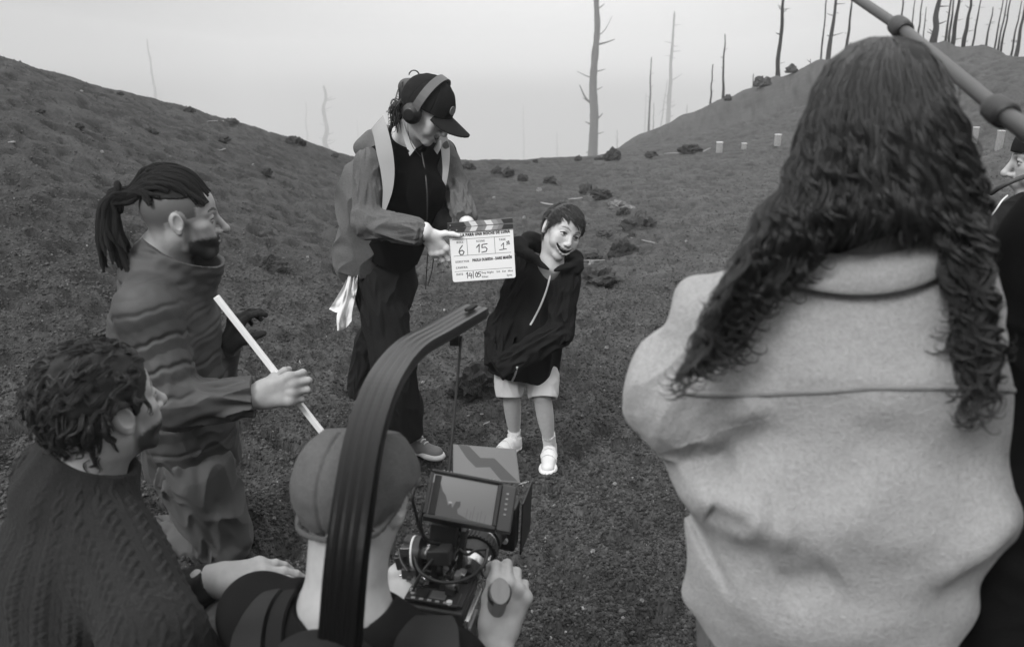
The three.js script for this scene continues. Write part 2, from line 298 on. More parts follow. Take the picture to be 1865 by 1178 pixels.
function evalList(list, x, y, z) {
  let d = 10;
  for (let i = 0; i < list.length; i++) {
    const p = list[i], k = p.k, ex = x - p.cx, ey = y - p.cy, ez = z - p.cz, w = (p.sub ? k - d : d + k) * p.s + p.R;
    if (w < 0 || ex * ex + ey * ey + ez * ez > w * w) continue;   // too far to matter
    const v = p.f(x, y, z);
    if (p.sub) { const m = -v, h = k - Math.abs(d - m); d = d > m ? d : m; if (h > 0) d += h * h / k * 0.25; }
    else { const h = k - Math.abs(d - v); d = d < v ? d : v; if (h > 0) d -= h * h / k * 0.25; }
  }
  return d;
}
// naive surface nets over [lo, hi] with cells of h; skip: boxes left to other meshes; color(x, y, z, n) -> grey; uvs: metres per texture tile, laid from the three sides
function meshField(F, lo, hi, h, { skip = [], color, uvs, keep } = {}) {
  const nx = Math.ceil((hi.x - lo.x) / h) + 1, ny = Math.ceil((hi.y - lo.y) / h) + 1, nz = Math.ceil((hi.z - lo.z) / h) + 1, B = 8;
  const val = new Float32Array(nx * ny * nz).fill(1), vid = new Int32Array(nx * ny * nz).fill(-1), blocks = [], rad = B * h * 0.8660254 + h;
  for (let bz = 0; bz < nz; bz += B) for (let by = 0; by < ny; by += B) for (let bx = 0; bx < nx; bx += B) {
    const cx = lo.x + (bx + B / 2) * h, cy = lo.y + (by + B / 2) * h, cz = lo.z + (bz + B / 2) * h;
    const list = F.p.filter((p) => HYP(cx - p.cx, cy - p.cy, cz - p.cz) - p.R < rad * 1.4 + p.k + 0.03);
    if (!list.some((p) => !p.sub)) continue;
    const dc = evalList(list, cx, cy, cz), on = Math.abs(dc) <= rad * 1.6 + 0.03;
    const X = Math.min(bx + B, nx), Y = Math.min(by + B, ny), Z = Math.min(bz + B, nz);
    for (let k = bz; k < Z; k++) for (let j = by; j < Y; j++) { const o = (k * ny + j) * nx; for (let i = bx; i < X; i++) val[o + i] = on ? evalList(list, lo.x + i * h, lo.y + j * h, lo.z + k * h) : dc < 0 ? -1 : 1; }
    if (on) blocks.push([bx, by, bz, list]);
  }
  const pos = [], nor = [], idx = [], col = [], own = [];
  const off = [0, 1, nx, nx + 1, nx * ny, nx * ny + 1, nx * ny + nx, nx * ny + nx + 1], E = [[0, 1], [2, 3], [4, 5], [6, 7], [0, 2], [1, 3], [4, 6], [5, 7], [0, 4], [1, 5], [2, 6], [3, 7]];
  for (const [bx, by, bz, list] of blocks) for (let k = bz; k < Math.min(bz + B, nz - 1); k++) for (let j = by; j < Math.min(by + B, ny - 1); j++) for (let i = bx; i < Math.min(bx + B, nx - 1); i++) {
    const o = (k * ny + j) * nx + i; let mask = 0; for (let c = 0; c < 8; c++) if (val[o + off[c]] < 0) mask |= 1 << c;
    if (mask === 0 || mask === 255) continue;
    let sx = 0, sy = 0, sz = 0, n = 0;
    for (const [a, b] of E) if (((mask >> a) & 1) !== ((mask >> b) & 1)) {
      const va = val[o + off[a]], vb = val[o + off[b]], t = va / (va - vb);
      sx += (a & 1) + ((b & 1) - (a & 1)) * t; sy += ((a >> 1) & 1) + (((b >> 1) & 1) - ((a >> 1) & 1)) * t; sz += (a >> 2) + ((b >> 2) - (a >> 2)) * t; n++;
    }
    let x = lo.x + (i + sx / n) * h, y = lo.y + (j + sy / n) * h, z = lo.z + (k + sz / n) * h;
    const e = h * 0.4, d0 = evalList(list, x, y, z);
    let gx = evalList(list, x + e, y, z) - evalList(list, x - e, y, z), gy = evalList(list, x, y + e, z) - evalList(list, x, y - e, z), gz = evalList(list, x, y, z + e) - evalList(list, x, y, z - e);
    const g = HYP(gx, gy, gz) || 1, step = clamp(d0 / Math.max(0.5, g / (2 * e)), -h * 0.5, h * 0.5); gx /= g; gy /= g; gz /= g; x -= gx * step; y -= gy * step; z -= gz * step;
    vid[o] = pos.length / 3; pos.push(x, y, z); nor.push(gx, gy, gz);
    if (color) { const c = color(x, y, z, gx, gy, gz); col.push(c, c, c); }
  }
  const inside = (x, y, z) => skip.some((s) => x > s.lo.x && y > s.lo.y && z > s.lo.z && x < s.hi.x && y < s.hi.y && z < s.hi.z);
  const quad = (a, b, c, d, flip) => {
    if (a < 0 || b < 0 || c < 0 || d < 0) return;
    if (skip.length && inside(pos[a * 3], pos[a * 3 + 1], pos[a * 3 + 2])) return;
    if (keep && !keep(pos[a * 3], pos[a * 3 + 1], pos[a * 3 + 2])) return;
    flip ? idx.push(a, b, d, a, d, c) : idx.push(a, d, b, a, c, d);
  };
  const dx = 1, dy = nx, dz = nx * ny;
  for (const [bx, by, bz] of blocks) for (let k = bz; k < Math.min(bz + B, nz - 1); k++) for (let j = by; j < Math.min(by + B, ny - 1); j++) for (let i = bx; i < Math.min(bx + B, nx - 1); i++) {
    const o = (k * ny + j) * nx + i, s = val[o] < 0;
    if (j && k && s !== val[o + dx] < 0) quad(vid[o - dy - dz], vid[o - dz], vid[o - dy], vid[o], s);
    if (i && k && s !== val[o + dy] < 0) quad(vid[o - dx - dz], vid[o - dx], vid[o - dz], vid[o], s);
    if (i && j && s !== val[o + dz] < 0) quad(vid[o - dx - dy], vid[o - dy], vid[o - dx], vid[o], s);
  }
  if (!uvs) return compact(pos, nor, idx, color ? col : null, null);
  const P = [], Nn = [], U = [], C = [], I = new Array(idx.length), seen = new Map();
  for (let t = 0; t < idx.length; t += 3) {
    let ax = 0, ay = 0, az = 0; for (let c = 0; c < 3; c++) { const v = idx[t + c] * 3; ax += Math.abs(nor[v]); ay += Math.abs(nor[v + 1]); az += Math.abs(nor[v + 2]); }
    const ax3 = ax > ay * 1.15 && ax > az ? 0 : ay > az * 1.15 ? 1 : 2;
    for (let c = 0; c < 3; c++) {
      const v = idx[t + c], key = v * 3 + ax3; let m = seen.get(key);
      if (m === undefined) { m = P.length / 3; seen.set(key, m); const q = v * 3; P.push(pos[q], pos[q + 1], pos[q + 2]); Nn.push(nor[q], nor[q + 1], nor[q + 2]); if (color) C.push(col[q], col[q], col[q]); U.push((ax3 === 0 ? pos[q + 2] : pos[q]) / uvs, (ax3 === 1 ? pos[q + 2] : pos[q + 1]) / uvs); }
      I[t + c] = m;
    }
  }
  return buffer(P, Nn, I, U, color ? C : null);
}
function compact(pos, nor, idx, col, uv) { return buffer(pos, nor, idx, uv, col); }
const boxOf = (pts, pad) => { const b = new THREE.Box3().setFromPoints(pts); return { lo: b.min.subScalar(pad), hi: b.max.addScalar(pad) }; };
// cloth folds: rings across a limb, pressed unevenly; a: height, f: rings per metre, g: how often they break round the limb
const folds = (a, f, g, s) => (t, ex, ey) => a * (1 - 2 * Math.abs(N3(t * f + 0.35 * N3(t * f * 0.4, ex * 2, s), ex * g + s, ey * g)));
const drape = (a, fx, fy, fz, s) => (x, y, z) => a * (1 - 2.2 * Math.abs(N3(x * fx + s, y * fy, z * fz)));

// ---------------------------------------------------------------- head, in units of its height from chin to crown; eyes at y = 0, face towards +z
function headField(o = {}) {
  const F = new Field(), nw = o.noseW ?? 1, e = o.eyeOpen ?? 0.022, nl = o.nose ?? 1, sm = o.smile ?? 0, mw = o.mouth ?? 0.09, op = o.open ?? 0;
  F.ell(V(0, 0.13, -0.06), [0.325, 0.37, 0.41], { k: 0.05 }).ell(V(0, 0.14, 0.11), [0.26, 0.25, 0.27], { k: 0.1 }).ell(V(0, -0.12, 0.13), [0.245, 0.3, 0.245], { k: 0.1 });
  const jw = o.jaw ?? 1;
  for (const s of [-1, 1]) {
    F.cone(V(s * 0.2 * jw, -0.2, -0.04), V(s * 0.07 * jw, -0.425, 0.25), 0.08, 0.065, { k: 0.1 });
    F.ell(V(s * 0.185, -0.085, 0.225), [0.09, 0.07 + sm * 0.015, 0.09 + sm * 0.02], { k: 0.08 }).ell(V(s * (0.14 + sm * 0.02), -0.2, 0.24), [0.1, 0.1, 0.1], { k: 0.08 });
  }
  F.ball(V(0, -0.435, 0.275), 0.068, { k: 0.07 }).cone(V(0, -0.33, 0.1), V(0, -0.22, -0.08), 0.14, 0.2, { k: 0.09 });
  for (const s of [-1, 1]) F.cone(V(s * 0.2, 0.075, 0.265), V(s * 0.045, 0.062, 0.35), 0.036, 0.042, { k: 0.06 });
  F.ell(V(0, -0.29, 0.325), [0.12, 0.09, 0.09], { k: 0.08 });
  for (const s of [-1, 1]) F.ell(V(s * 0.137, -0.002, 0.405), [0.088, 0.05, 0.075], { k: 0.06, sub: true });
  F.cone(V(0, 0.04, 0.36), V(0, -0.14, 0.36 + 0.105 * nl), 0.034, 0.044, { k: 0.05 }).ball(V(0, -0.16, 0.36 + 0.105 * nl), 0.05 * nw, { k: 0.03 });
  for (const s of [-1, 1]) { F.ell(V(s * 0.055 * nw, -0.178, 0.405), [0.036 * nw, 0.034 * nw, 0.045 * nw], { k: 0.03 }); F.ball(V(s * 0.032, -0.205, 0.43), 0.016, { k: 0.012, sub: true }); }
  for (const s of [-1, 1]) {   // eyeball between two lids
    F.ball(V(s * 0.137, 0.0, 0.295), 0.064, { k: 0.008 });
    const ez = 0.295; F.fn((x, y, z) => Math.max(HYP(x - s * 0.137, y, z - ez) - 0.074, -(y - (e - 0.002) + 0.35 * Math.pow(x - s * 0.137, 2) / 0.064)), V(s * 0.137, 0, ez), 0.08, { k: 0.012 });
    F.fn((x, y, z) => Math.max(HYP(x - s * 0.137, y, z - ez) - 0.072, y + e - (o.squint ?? 0) * 0.012), V(s * 0.137, 0, ez), 0.08, { k: 0.014 });
  }
  const my = -0.288, cu = 0.035 * sm;   // lips follow the mouth's curve
  for (let i = -3; i < 3; i++) {
    const P = (q, dy) => { const u = q / 3; return V(u * mw * (1 + 0.35 * sm), my + dy + cu * (u * u * 1.6 - 0.2), 0.392 - 0.055 * u * u * (1 + 0.35 * sm) - Math.abs(dy) * 0.1); }, th = (q) => 0.0235 - 0.012 * Math.abs(q / 3);
    F.cone(P(i, 0.018 + op * 0.3), P(i + 1, 0.018 + op * 0.3), th(i), th(i + 1), { k: 0.018 }).cone(P(i, -0.02 - op * (1 - (i / 3) ** 2)), P(i + 1, -0.02 - op * (1 - ((i + 1) / 3) ** 2)), th(i) * 1.2, th(i + 1) * 1.2, { k: 0.018 });
  }
  if (op) {
    F.fn((x, y, z) => { const u = x / (mw * (1 + 0.35 * sm)), top = my + 0.008 + op * 0.3 + cu * (u * u * 1.6 - 0.2), bot = my - 0.006 - op * (1 - u * u) + cu * (u * u * 1.6 - 0.2); return Math.max(y - top, bot - y, (Math.abs(u) - 1) * 0.1, 0.30 - z); }, V(0, my, 0.36), 0.2, { k: 0.012, sub: true });
    for (const [tx, w] of o.teeth ?? [[-0.05, 1], [-0.017, 1], [0.017, 1], [0.05, 1]]) F.box(new THREE.Matrix4().makeTranslation(tx, my + 0.016 + op * 0.3 - 0.018 * w, 0.37 - tx * tx * 4), [0.0155, 0.02 * w, 0.012], 0.006, { k: 0.003 });
  }
  else F.fn((x, y, z) => { const u = x / (mw * (1 + 0.35 * sm)); return Math.max(Math.abs(y - my - cu * (u * u * 1.6 - 0.2)) - 0.005, (Math.abs(u) - 1) * 0.1, 0.37 - z); }, V(0, my, 0.39), 0.16, { k: 0.01, sub: true });
  for (const s of [-1, 1]) {   // ears
    const m = new THREE.Matrix4().makeRotationX(-0.18).multiply(new THREE.Matrix4().makeRotationY(s * (o.earOut ?? 0.35)));
    F.ell(V(s * 0.345, -0.02, -0.06), [0.038, 0.128, 0.083], { m, k: 0.03 }).ell(V(s * 0.383, -0.0, -0.05), [0.03, 0.085, 0.05], { m, k: 0.018, sub: true }).ball(V(s * 0.34, -0.13, -0.035), 0.032, { k: 0.025 }).ball(V(s * 0.352, -0.03, 0.0), 0.018, { k: 0.02 });
  }
  return F;
}
// where a point of the head is: what colours it. skin: base grey
function headColor(o) {
  const skin = o.skin, brow = o.brow ?? 0.05, e = o.eyeOpen ?? 0.022, sm = o.smile ?? 0, mw = o.mouth ?? 0.09, op = o.open ?? 0, my = -0.288, cu = 0.035 * sm, beard = o.beard ?? 0, shave = o.shave ?? 0;
  return (x, y, z) => {
    let c = skin * (1 + 0.05 * N3(x * 9, y * 9, z * 9) + 0.035 * N3(x * 30, y * 30, z * 30));
    if (x * x + y * y + z * z > 0.5) return c;
    if (o.scalp && y > -0.3 && z < 0.2) return o.scalp;
    const ax = Math.abs(x), u = x / (mw * (1 + 0.35 * sm)), cy = cu * (u * u * 1.6 - 0.2);
    if (z > 0.2) {
      if (y > my + cy - 0.055 - op && y < my + cy + 0.045 + op * 0.3 && Math.abs(u) < 1.05 && z > 0.3) c = lerp(c, (o.lip ?? 0.62) * skin, (1 - sstep(0.8, 1.08, Math.abs(u))) * 0.9);
      const ex = ax - 0.137, dEye = HYP(ex, y, z - 0.295);
      if (dEye < 0.071 && y < e + 0.004 && y > -e - 0.004) { c = 0.42; if (HYP(ex + (o.look ?? 0) * Math.sign(x), y - (o.lookY ?? 0)) < 0.03) c = 0.025; }
      if (Math.abs(y - e + 0.35 * ex * ex / 0.064) < 0.010 && Math.abs(ex) < 0.07 && z > 0.26) c = 0.04;
      if (Math.abs(y + e) < 0.006 && Math.abs(ex) < 0.06 && z > 0.26) c *= 0.55;
      const by = 0.088 + 0.03 * (1 - ((ax - 0.15) / 0.1) ** 2) + (o.browUp ?? 0); if (ax > 0.045 && ax < 0.235 && Math.abs(y - by) < 0.02 - 0.012 * Math.abs((ax - 0.12) / 0.12) + 0.003 * N3(x * 60, y * 60, 1)) c = lerp(c, brow, o.browDark ?? 0.8);
      if (HYP(ax - 0.032, y + 0.205, z - 0.43) < 0.024) c *= 0.25;
      const lz = 0.392 - 0.055 * u * u * (1 + 0.35 * sm);
      if (op && z < lz - 0.018 && y < my + 0.012 + op * 0.3 + cy && y > my - 0.012 - op * (1 - u * u) + cy && Math.abs(u) < 0.96 && z > 0.25) { c = 0.02; if (y > my - 0.035 + op * 0.3) for (const [tx, w] of o.teeth ?? [[-0.05, 1], [-0.017, 1], [0.017, 1], [0.05, 1]]) if (Math.abs(x - tx) < 0.0165 && z > 0.345) c = 0.5; }
    }
    if (beard) {   // beard and moustache grow where the jaw, chin and upper lip are
      const n = 0.012 * N3(x * 25, y * 25, z * 25), low = sstep(-0.2 + n, -0.26 + n, y + 0.32 * Math.max(0, 0.2 - z) * 0.6) * sstep(-0.1, 0.0, z) * (HYP(ax / 1.1, (y - my) * 1.3) > 0.035 + (ax < mw ? 0.03 : 0) || y < my - 0.05 ? 1 : 0.0);
      const must = ax < 0.12 && y < -0.215 - ax * 0.25 && y > my - 0.01 - ax * 0.2 + 0.03 && z > 0.3 ? 1 : 0, b = Math.max(low * sstep(0.02, 0.1, z), must), side = sstep(0.16, 0.26, ax) * sstep(0.02, -0.05, y) * sstep(0.12, 0.05, z) * sstep(-0.02, 0.03, z);
      c = lerp(c, o.beardTone ?? 0.03, clamp(b * beard + side * beard * (o.sideburn ?? 0.5), 0, 1));
    }
    if (shave && y > -0.28 - 0.2 * sstep(0, -0.2, z)) {   // cropped hair on the sides and back
      const edge = z - (0.16 - 0.35 * sstep(0.05, -0.02, y) - (y > 0.16 ? -0.1 : 0)), m = sstep(0.012, -0.03, edge + 0.01 * N3(x * 20, y * 20, z * 20)), ear = HYP((y + 0.02) / 0.15, (z + 0.05) / 0.105) < 1 && ax > 0.3 ? 0 : 1;
      c = lerp(c, 0.05, m * ear * shave * sstep(-0.34, 0.06, y));
    }
    return c;
  };
}
const earCut = (p) => Math.abs(p.x) > 0.27 ? 0.145 - HYP(p.y + 0.045, (p.z + 0.04) * 1.3) : -1;   // leaves the ear free
// a head in the world: adds it to a field as one primitive
function addHead(F, M, H, o) {
  const hf = headField(o), im = M.clone().invert().elements, c = V(0, 0, 0).applyMatrix4(M);
  const f = (x, y, z) => { const X = (im[0] * x + im[4] * y + im[8] * z + im[12]) / H, Y = (im[1] * x + im[5] * y + im[9] * z + im[13]) / H, Z = (im[2] * x + im[6] * y + im[10] * z + im[14]) / H, r2 = X * X + Y * Y + Z * Z; return r2 > 0.64 ? (Math.sqrt(r2) - 0.62) * H : evalList(hf.p, X, Y, Z) * H; };
  F.fn(f, c, H * 0.62, { k: o.neckK ?? 0.03 });
  const hc = headColor(o), local = (x, y, z) => V((im[0] * x + im[4] * y + im[8] * z + im[12]) / H, (im[1] * x + im[5] * y + im[9] * z + im[13]) / H, (im[2] * x + im[6] * y + im[10] * z + im[14]) / H);
  return { f, color: (x, y, z) => { const p = local(x, y, z); return hc(p.x, p.y, p.z); }, local, world: (x, y, z) => V(x * H, y * H, z * H).applyMatrix4(M) };
}
// ---------------------------------------------------------------- a hand: wrist at the origin of M, fingers along +y, thumb towards +x, palm facing +z. L: length; curl: per finger [knuckle, middle, tip] angles
function addHand(F, M, L, { curl = [[0.3, 0.4, 0.3], [0.3, 0.4, 0.3], [0.35, 0.4, 0.3], [0.4, 0.4, 0.3]], spread = [0.12, 0.03, -0.06, -0.16], thumb = [0.6, 0.35, 0.3], thumbOut = 0.75, side = 1, r = 1 } = {}) {
  const u = L / 0.19, W = (x, y, z) => V(x * u * side, y * u, z * u).applyMatrix4(M), k = { k: 0.012 * u }, tips = [], out = { tips, knuckles: [] };
  F.cone(W(0, -0.03, 0), W(0, 0.01, 0), 0.0245 * u, 0.026 * u, { sq: { n: V(1, 0, 0).transformDirection(M), s: 1.22 }, k: 0.02 * u });
  const base = [[0.034, 0.092], [0.0115, 0.098], [-0.011, 0.093], [-0.0315, 0.083]], len = [[0.043, 0.026, 0.021], [0.047, 0.03, 0.022], [0.043, 0.028, 0.022], [0.034, 0.021, 0.019]], rad = [0.0098, 0.01, 0.0095, 0.0083];
  for (let i = 0; i < 4; i++) F.cone(W(base[i][0] * 0.55, 0.012, 0.0), W(base[i][0], base[i][1], 0), 0.0155 * u, 0.0118 * u, { k: 0.016 * u });
  F.cone(W(0.018, 0.02, 0.006), W(0.026, 0.07, 0.006), 0.016 * u, 0.012 * u, { k: 0.02 * u }).cone(W(-0.022, 0.02, 0.007), W(-0.026, 0.065, 0.005), 0.014 * u, 0.01 * u, { k: 0.02 * u });
  for (let i = 0; i < 4; i++) {
    let x = base[i][0], y = base[i][1], z = 0, a = 0; const pts = [W(x, y, z)], cs = Math.cos(spread[i] * 1), sn = Math.sin(spread[i]);
    F.ball(W(x, y, -0.002), 0.0122 * u * r, k); out.knuckles.push(W(x, y, -0.012));
    for (let j = 0; j < 3; j++) { a += curl[i][j]; x += Math.cos(a) * sn * len[i][j]; y += Math.cos(a) * cs * len[i][j]; z += Math.sin(a) * len[i][j]; pts.push(W(x, y, z)); }
    const R0 = rad[i] * u * r; F.cone(pts[0], pts[1], R0 * 1.1, R0, k).cone(pts[1], pts[2], R0 * 1.04, R0 * 0.93, { k: 0.004 }).cone(pts[2], pts[3], R0 * 0.95, R0 * 0.8, { k: 0.004 }); tips.push(pts[3]);
  }
  // thumb: leaves the side of the palm near its base
  const d = (az, el) => [Math.cos(el) * Math.sin(az), Math.cos(el) * Math.cos(az), Math.sin(el)]; let p = [0.022, 0.022, 0.008], az = thumbOut, el = thumb[0]; const tp = [W(...p)];
  for (const [l, da, de] of [[0.042, -0.22, thumb[1] * 0.4], [0.034, -0.15, thumb[1]], [0.026, 0, thumb[2]]]) { const q = d(az, el); p = [p[0] + q[0] * l, p[1] + q[1] * l, p[2] + q[2] * l]; tp.push(W(...p)); az += da; el += de; }
  F.cone(tp[0], tp[1], 0.017 * u, 0.0125 * u, { k: 0.018 * u }).cone(tp[1], tp[2], 0.0125 * u * r, 0.0108 * u * r, k).cone(tp[2], tp[3], 0.0112 * u * r, 0.009 * u * r, { k: 0.005 }); out.thumb = tp;
  return out;
}
// frame of a hand: y along the fingers, thumb towards the given side, palm by the hand's own side (1 right, -1 left)
function handM(fingers, thumb, p, side = 1) { const y = fingers.clone().normalize(), x = thumb.clone().multiplyScalar(side); x.addScaledVector(y, -x.dot(y)).normalize(); return basis(x, y, x.clone().cross(y), p); }
function smooth3(p) { const d = p.map((q) => q.clone().sub(EYE)), l = d.map((v) => v.length()); return d.map((v, i) => { const a = l[Math.max(0, i - 1)], b = l[i], c = l[Math.min(l.length - 1, i + 1)]; return v.clone().multiplyScalar((a + b + c) / 3 / b).add(EYE); }); }
// builds the skin of a person: one mesh, coarse under the clothes and fine in the given boxes
function skinMesh(F, fine, coarse, color) {
  const gs = fine.map((b) => meshField(F, b.lo, b.hi, b.h, { color }));
  if (coarse) gs.push(meshField(F, coarse.lo, coarse.hi, coarse.h ?? 0.014, { color, skip: fine.map((b) => ({ lo: b.lo.clone().addScalar(b.h), hi: b.hi.clone().subScalar(b.h) })) }));
  return mergeGeometries(gs.map((g) => { g.deleteAttribute('uv'); return g; }));
}
const skinMat = new THREE.MeshPhysicalMaterial({ color: grey(1), vertexColors: true, roughness: 0.52, specularIntensity: 0.7 }); skinMat.name = 'skin';
// a shoe: heel centre on the ground at p, toe along dir; SDF upper on a sole, straps or laces
function shoe(parent, p, dir, L, { upper, sole, toeCap, straps = 0, laces = 0, high = 0.34, name = 'shoe', up = V(0, 1, 0) }) {
  const y = up, z = dir.clone().normalize(), x = y.clone().cross(z).normalize(), M = basis(x, z.clone().cross(x), z, p), W = (a, b, c) => V(a * L, b * L, c * L).applyMatrix4(M), o = new THREE.Group(); o.name = name; parent.add(o); o.userData = {};
  const out = (s, h) => (F, y0, y1, r) => { F.cone(W(0, y0, 0.13), W(0.01, y0, 0.40), r[0] * L, r[1] * L, { k: 0.01, sq: { n: y, s } }).cone(W(0.01, y0, 0.40), W(0.02, y0, 0.75), r[1] * L, r[2] * L, { k: 0.05 * L, sq: { n: y, s } }).cone(W(0.02, y0, 0.75), W(0.01, y0, 0.86), r[2] * L, r[2] * L * 0.92, { k: 0.05 * L, sq: { n: y, s } }); };
  const S = new Field(); out(0.55)(S, 0.045, 0, [0.132, 0.13, 0.158]); S.half(W(0, 0.095, 0.4), y, L * 2, { k: 0.01 }); S.p.at(-1).sub = false;
  const sp = S.p.pop(), SF = new Field(); SF.fn((a, b, c) => Math.max(evalList(S.p, a, b, c), sp.f(a, b, c), -((a - p.x) * y.x + (b - p.y) * y.y + (c - p.z) * y.z)), W(0, 0.05, 0.5), L * 0.7, {});
  part('sole', meshField(SF, W(0, 0, 0.45).addScalar(-0.72 * L), W(0, 0, 0.45).addScalar(0.72 * L), 0.0045), sole, o);
  const U = new Field(); U.cone(W(0, 0.11, 0.13), W(0, high, 0.12), 0.118 * L, 0.115 * L, { k: 0.05 * L, flatB: true }).cone(W(0, 0.22, 0.2), W(0.01, 0.2, 0.46), 0.12 * L, 0.105 * L, { k: 0.08 * L }).cone(W(0, 0.12, 0.14), W(0.01, 0.11, 0.5), 0.122 * L, 0.13 * L, { k: 0.06 * L }).cone(W(0.01, 0.11, 0.5), W(0.018, 0.1, 0.83), 0.132 * L, 0.125 * L, { k: 0.08 * L, sq: { n: y, s: 0.85 } });
  U.cone(W(0, high - 0.1, 0.12), W(0, high + 0.1, 0.115), 0.088 * L, 0.098 * L, { sub: true, k: 0.02 * L });
  part('upper', meshField(U, W(0, 0.2, 0.45).addScalar(-0.75 * L), W(0, 0.2, 0.45).addScalar(0.75 * L), 0.0045), upper, o);
  const sec = (t, r, n0) => { const pts = []; for (let i = -5; i <= 5; i++) { const a = i / 5 * 1.25; let q = W(Math.sin(a) * 0.06 + 0.01, 0.12 + Math.cos(a) * 0.06, t), dr = V(x.x * Math.sin(a), Math.cos(a), x.z * Math.sin(a)).normalize(); for (let s = 0; s < 40; s++) { const v = evalList(U.p, q.x, q.y, q.z); if (Math.abs(v) < 2e-4) break; q.addScaledVector(dr, -v * 0.8); } pts.push(q.addScaledVector(dr, n0)); } return pts; };
  for (let i = 0; i < straps; i++) { const t = 0.36 + i * 0.14, a = sec(t, 0, 0.0035), b = sec(t + 0.1, 0, 0.0035); part('strap', ribbon(a, b, 0.005), upper, o); }
  for (let i = 0; i < laces; i++) { const a = sec(0.36 + i * 0.065, 0, 0.003).slice(3, 8); part('lace', tube(a, 0.0035, 5), sole, o); }
  return o;
}
// a strip of cloth between two edges, with thickness
function ribbon(a, b, th) {
  if (a.length < 16 && a.length > 2) { const m = a.length * 5; a = new THREE.CatmullRomCurve3(a).getPoints(m); b = new THREE.CatmullRomCurve3(b).getPoints(m); }
  const pos = [], idx = [], n = a.length; let N;
  for (let i = 0; i < n; i++) {
    const t = (a[Math.min(i + 1, n - 1)].clone().sub(a[Math.max(i - 1, 0)])), w = b[i].clone().sub(a[i]); N = t.cross(w).normalize().multiplyScalar(th / 2);
    for (const q of [a[i].clone().add(N), b[i].clone().add(N), b[i].clone().sub(N), a[i].clone().sub(N)]) pos.push(q.x, q.y, q.z);
  }
  for (let i = 0; i < n - 1; i++) for (let j = 0; j < 4; j++) { const p = i * 4 + j, q = i * 4 + (j + 1) % 4; idx.push(p, q, p + 4, q, q + 4, p + 4); }
  idx.push(0, 2, 1, 0, 3, 2); const m = (n - 1) * 4; idx.push(m, m + 1, m + 2, m, m + 2, m + 3);
  return flat(buffer(pos, null, idx));
}
function flat(g) { const h = g.toNonIndexed(); h.deleteAttribute('normal'); h.computeVertexNormals(); h.setIndex([...Array(h.attributes.position.count).keys()]); return h; }
// strands: each {pts: Vector3[], r} becomes a thin tube with a tapering end; merged
function strands(list, sides = 3) {
  const pos = [], nor = [], idx = [], a = V(), b = V(), t = V();
  for (const { pts, r } of list) {
    const n = pts.length, o = pos.length / 3;
    t.copy(pts[1]).sub(pts[0]).normalize(); a.set(Math.abs(t.y) < 0.9 ? 0 : 1, Math.abs(t.y) < 0.9 ? 1 : 0, 0).cross(t).normalize();
    for (let i = 0; i < n; i++) {
      t.copy(pts[Math.min(i + 1, n - 1)]).sub(pts[Math.max(i - 1, 0)]).normalize(); a.addScaledVector(t, -a.dot(t)).normalize(); b.copy(t).cross(a);
      const rr = r * (i === n - 1 ? 0.12 : 1 - 0.45 * Math.pow(i / (n - 1), 2));
      for (let j = 0; j < sides; j++) { const q = j / sides * 6.2832, c = Math.cos(q), s = Math.sin(q), x = a.x * c + b.x * s, y = a.y * c + b.y * s, z = a.z * c + b.z * s; pos.push(pts[i].x + x * rr, pts[i].y + y * rr, pts[i].z + z * rr); nor.push(x, y, z); }
    }
    for (let i = 0; i < n - 1; i++) for (let j = 0; j < sides; j++) { const p = o + i * sides + j, q = o + i * sides + (j + 1) % sides; idx.push(p, q, p + sides, q, q + sides, p + sides); }
  }
  return buffer(pos, nor, idx);
}
// cloth stuffs: a fine weave or nap as bump, 12 cm tiles
const weaveF = noiseTile(512, [[128, 0.35], [256, 0.6], [32, 0.25]], 77), napF = noiseTile(512, [[24, 0.4], [64, 0.5], [170, 0.6]], 78);
const weaveT = toTexture(weaveF, 512, (v) => 0.5 + v * 0.7), napT = toTexture(napF, 512, (v) => 0.5 + v * 0.6), napC = toTexture(napF, 512, (v) => 0.86 + v * 0.32);
function cloth(v, { rough = 0.95, bump = 0.0015, tex = weaveT, map = null, sheen = Math.min(0.3, v * 1.6), vc = false } = {}) { return new THREE.MeshPhysicalMaterial({ color: grey(v), roughness: rough, bumpMap: tiled(tex, 1), bumpScale: bump, map: map ? tiled(map, 1) : null, sheen, sheenRoughness: 0.6, sheenColor: grey(0.5), specularIntensity: v < 0.03 ? 0.12 : 0.3, vertexColors: vc }); }
const dirOf = (yaw, pitch) => V(Math.sin(yaw) * Math.cos(pitch), Math.sin(pitch), Math.cos(yaw) * Math.cos(pitch)), deg = Math.PI / 180;
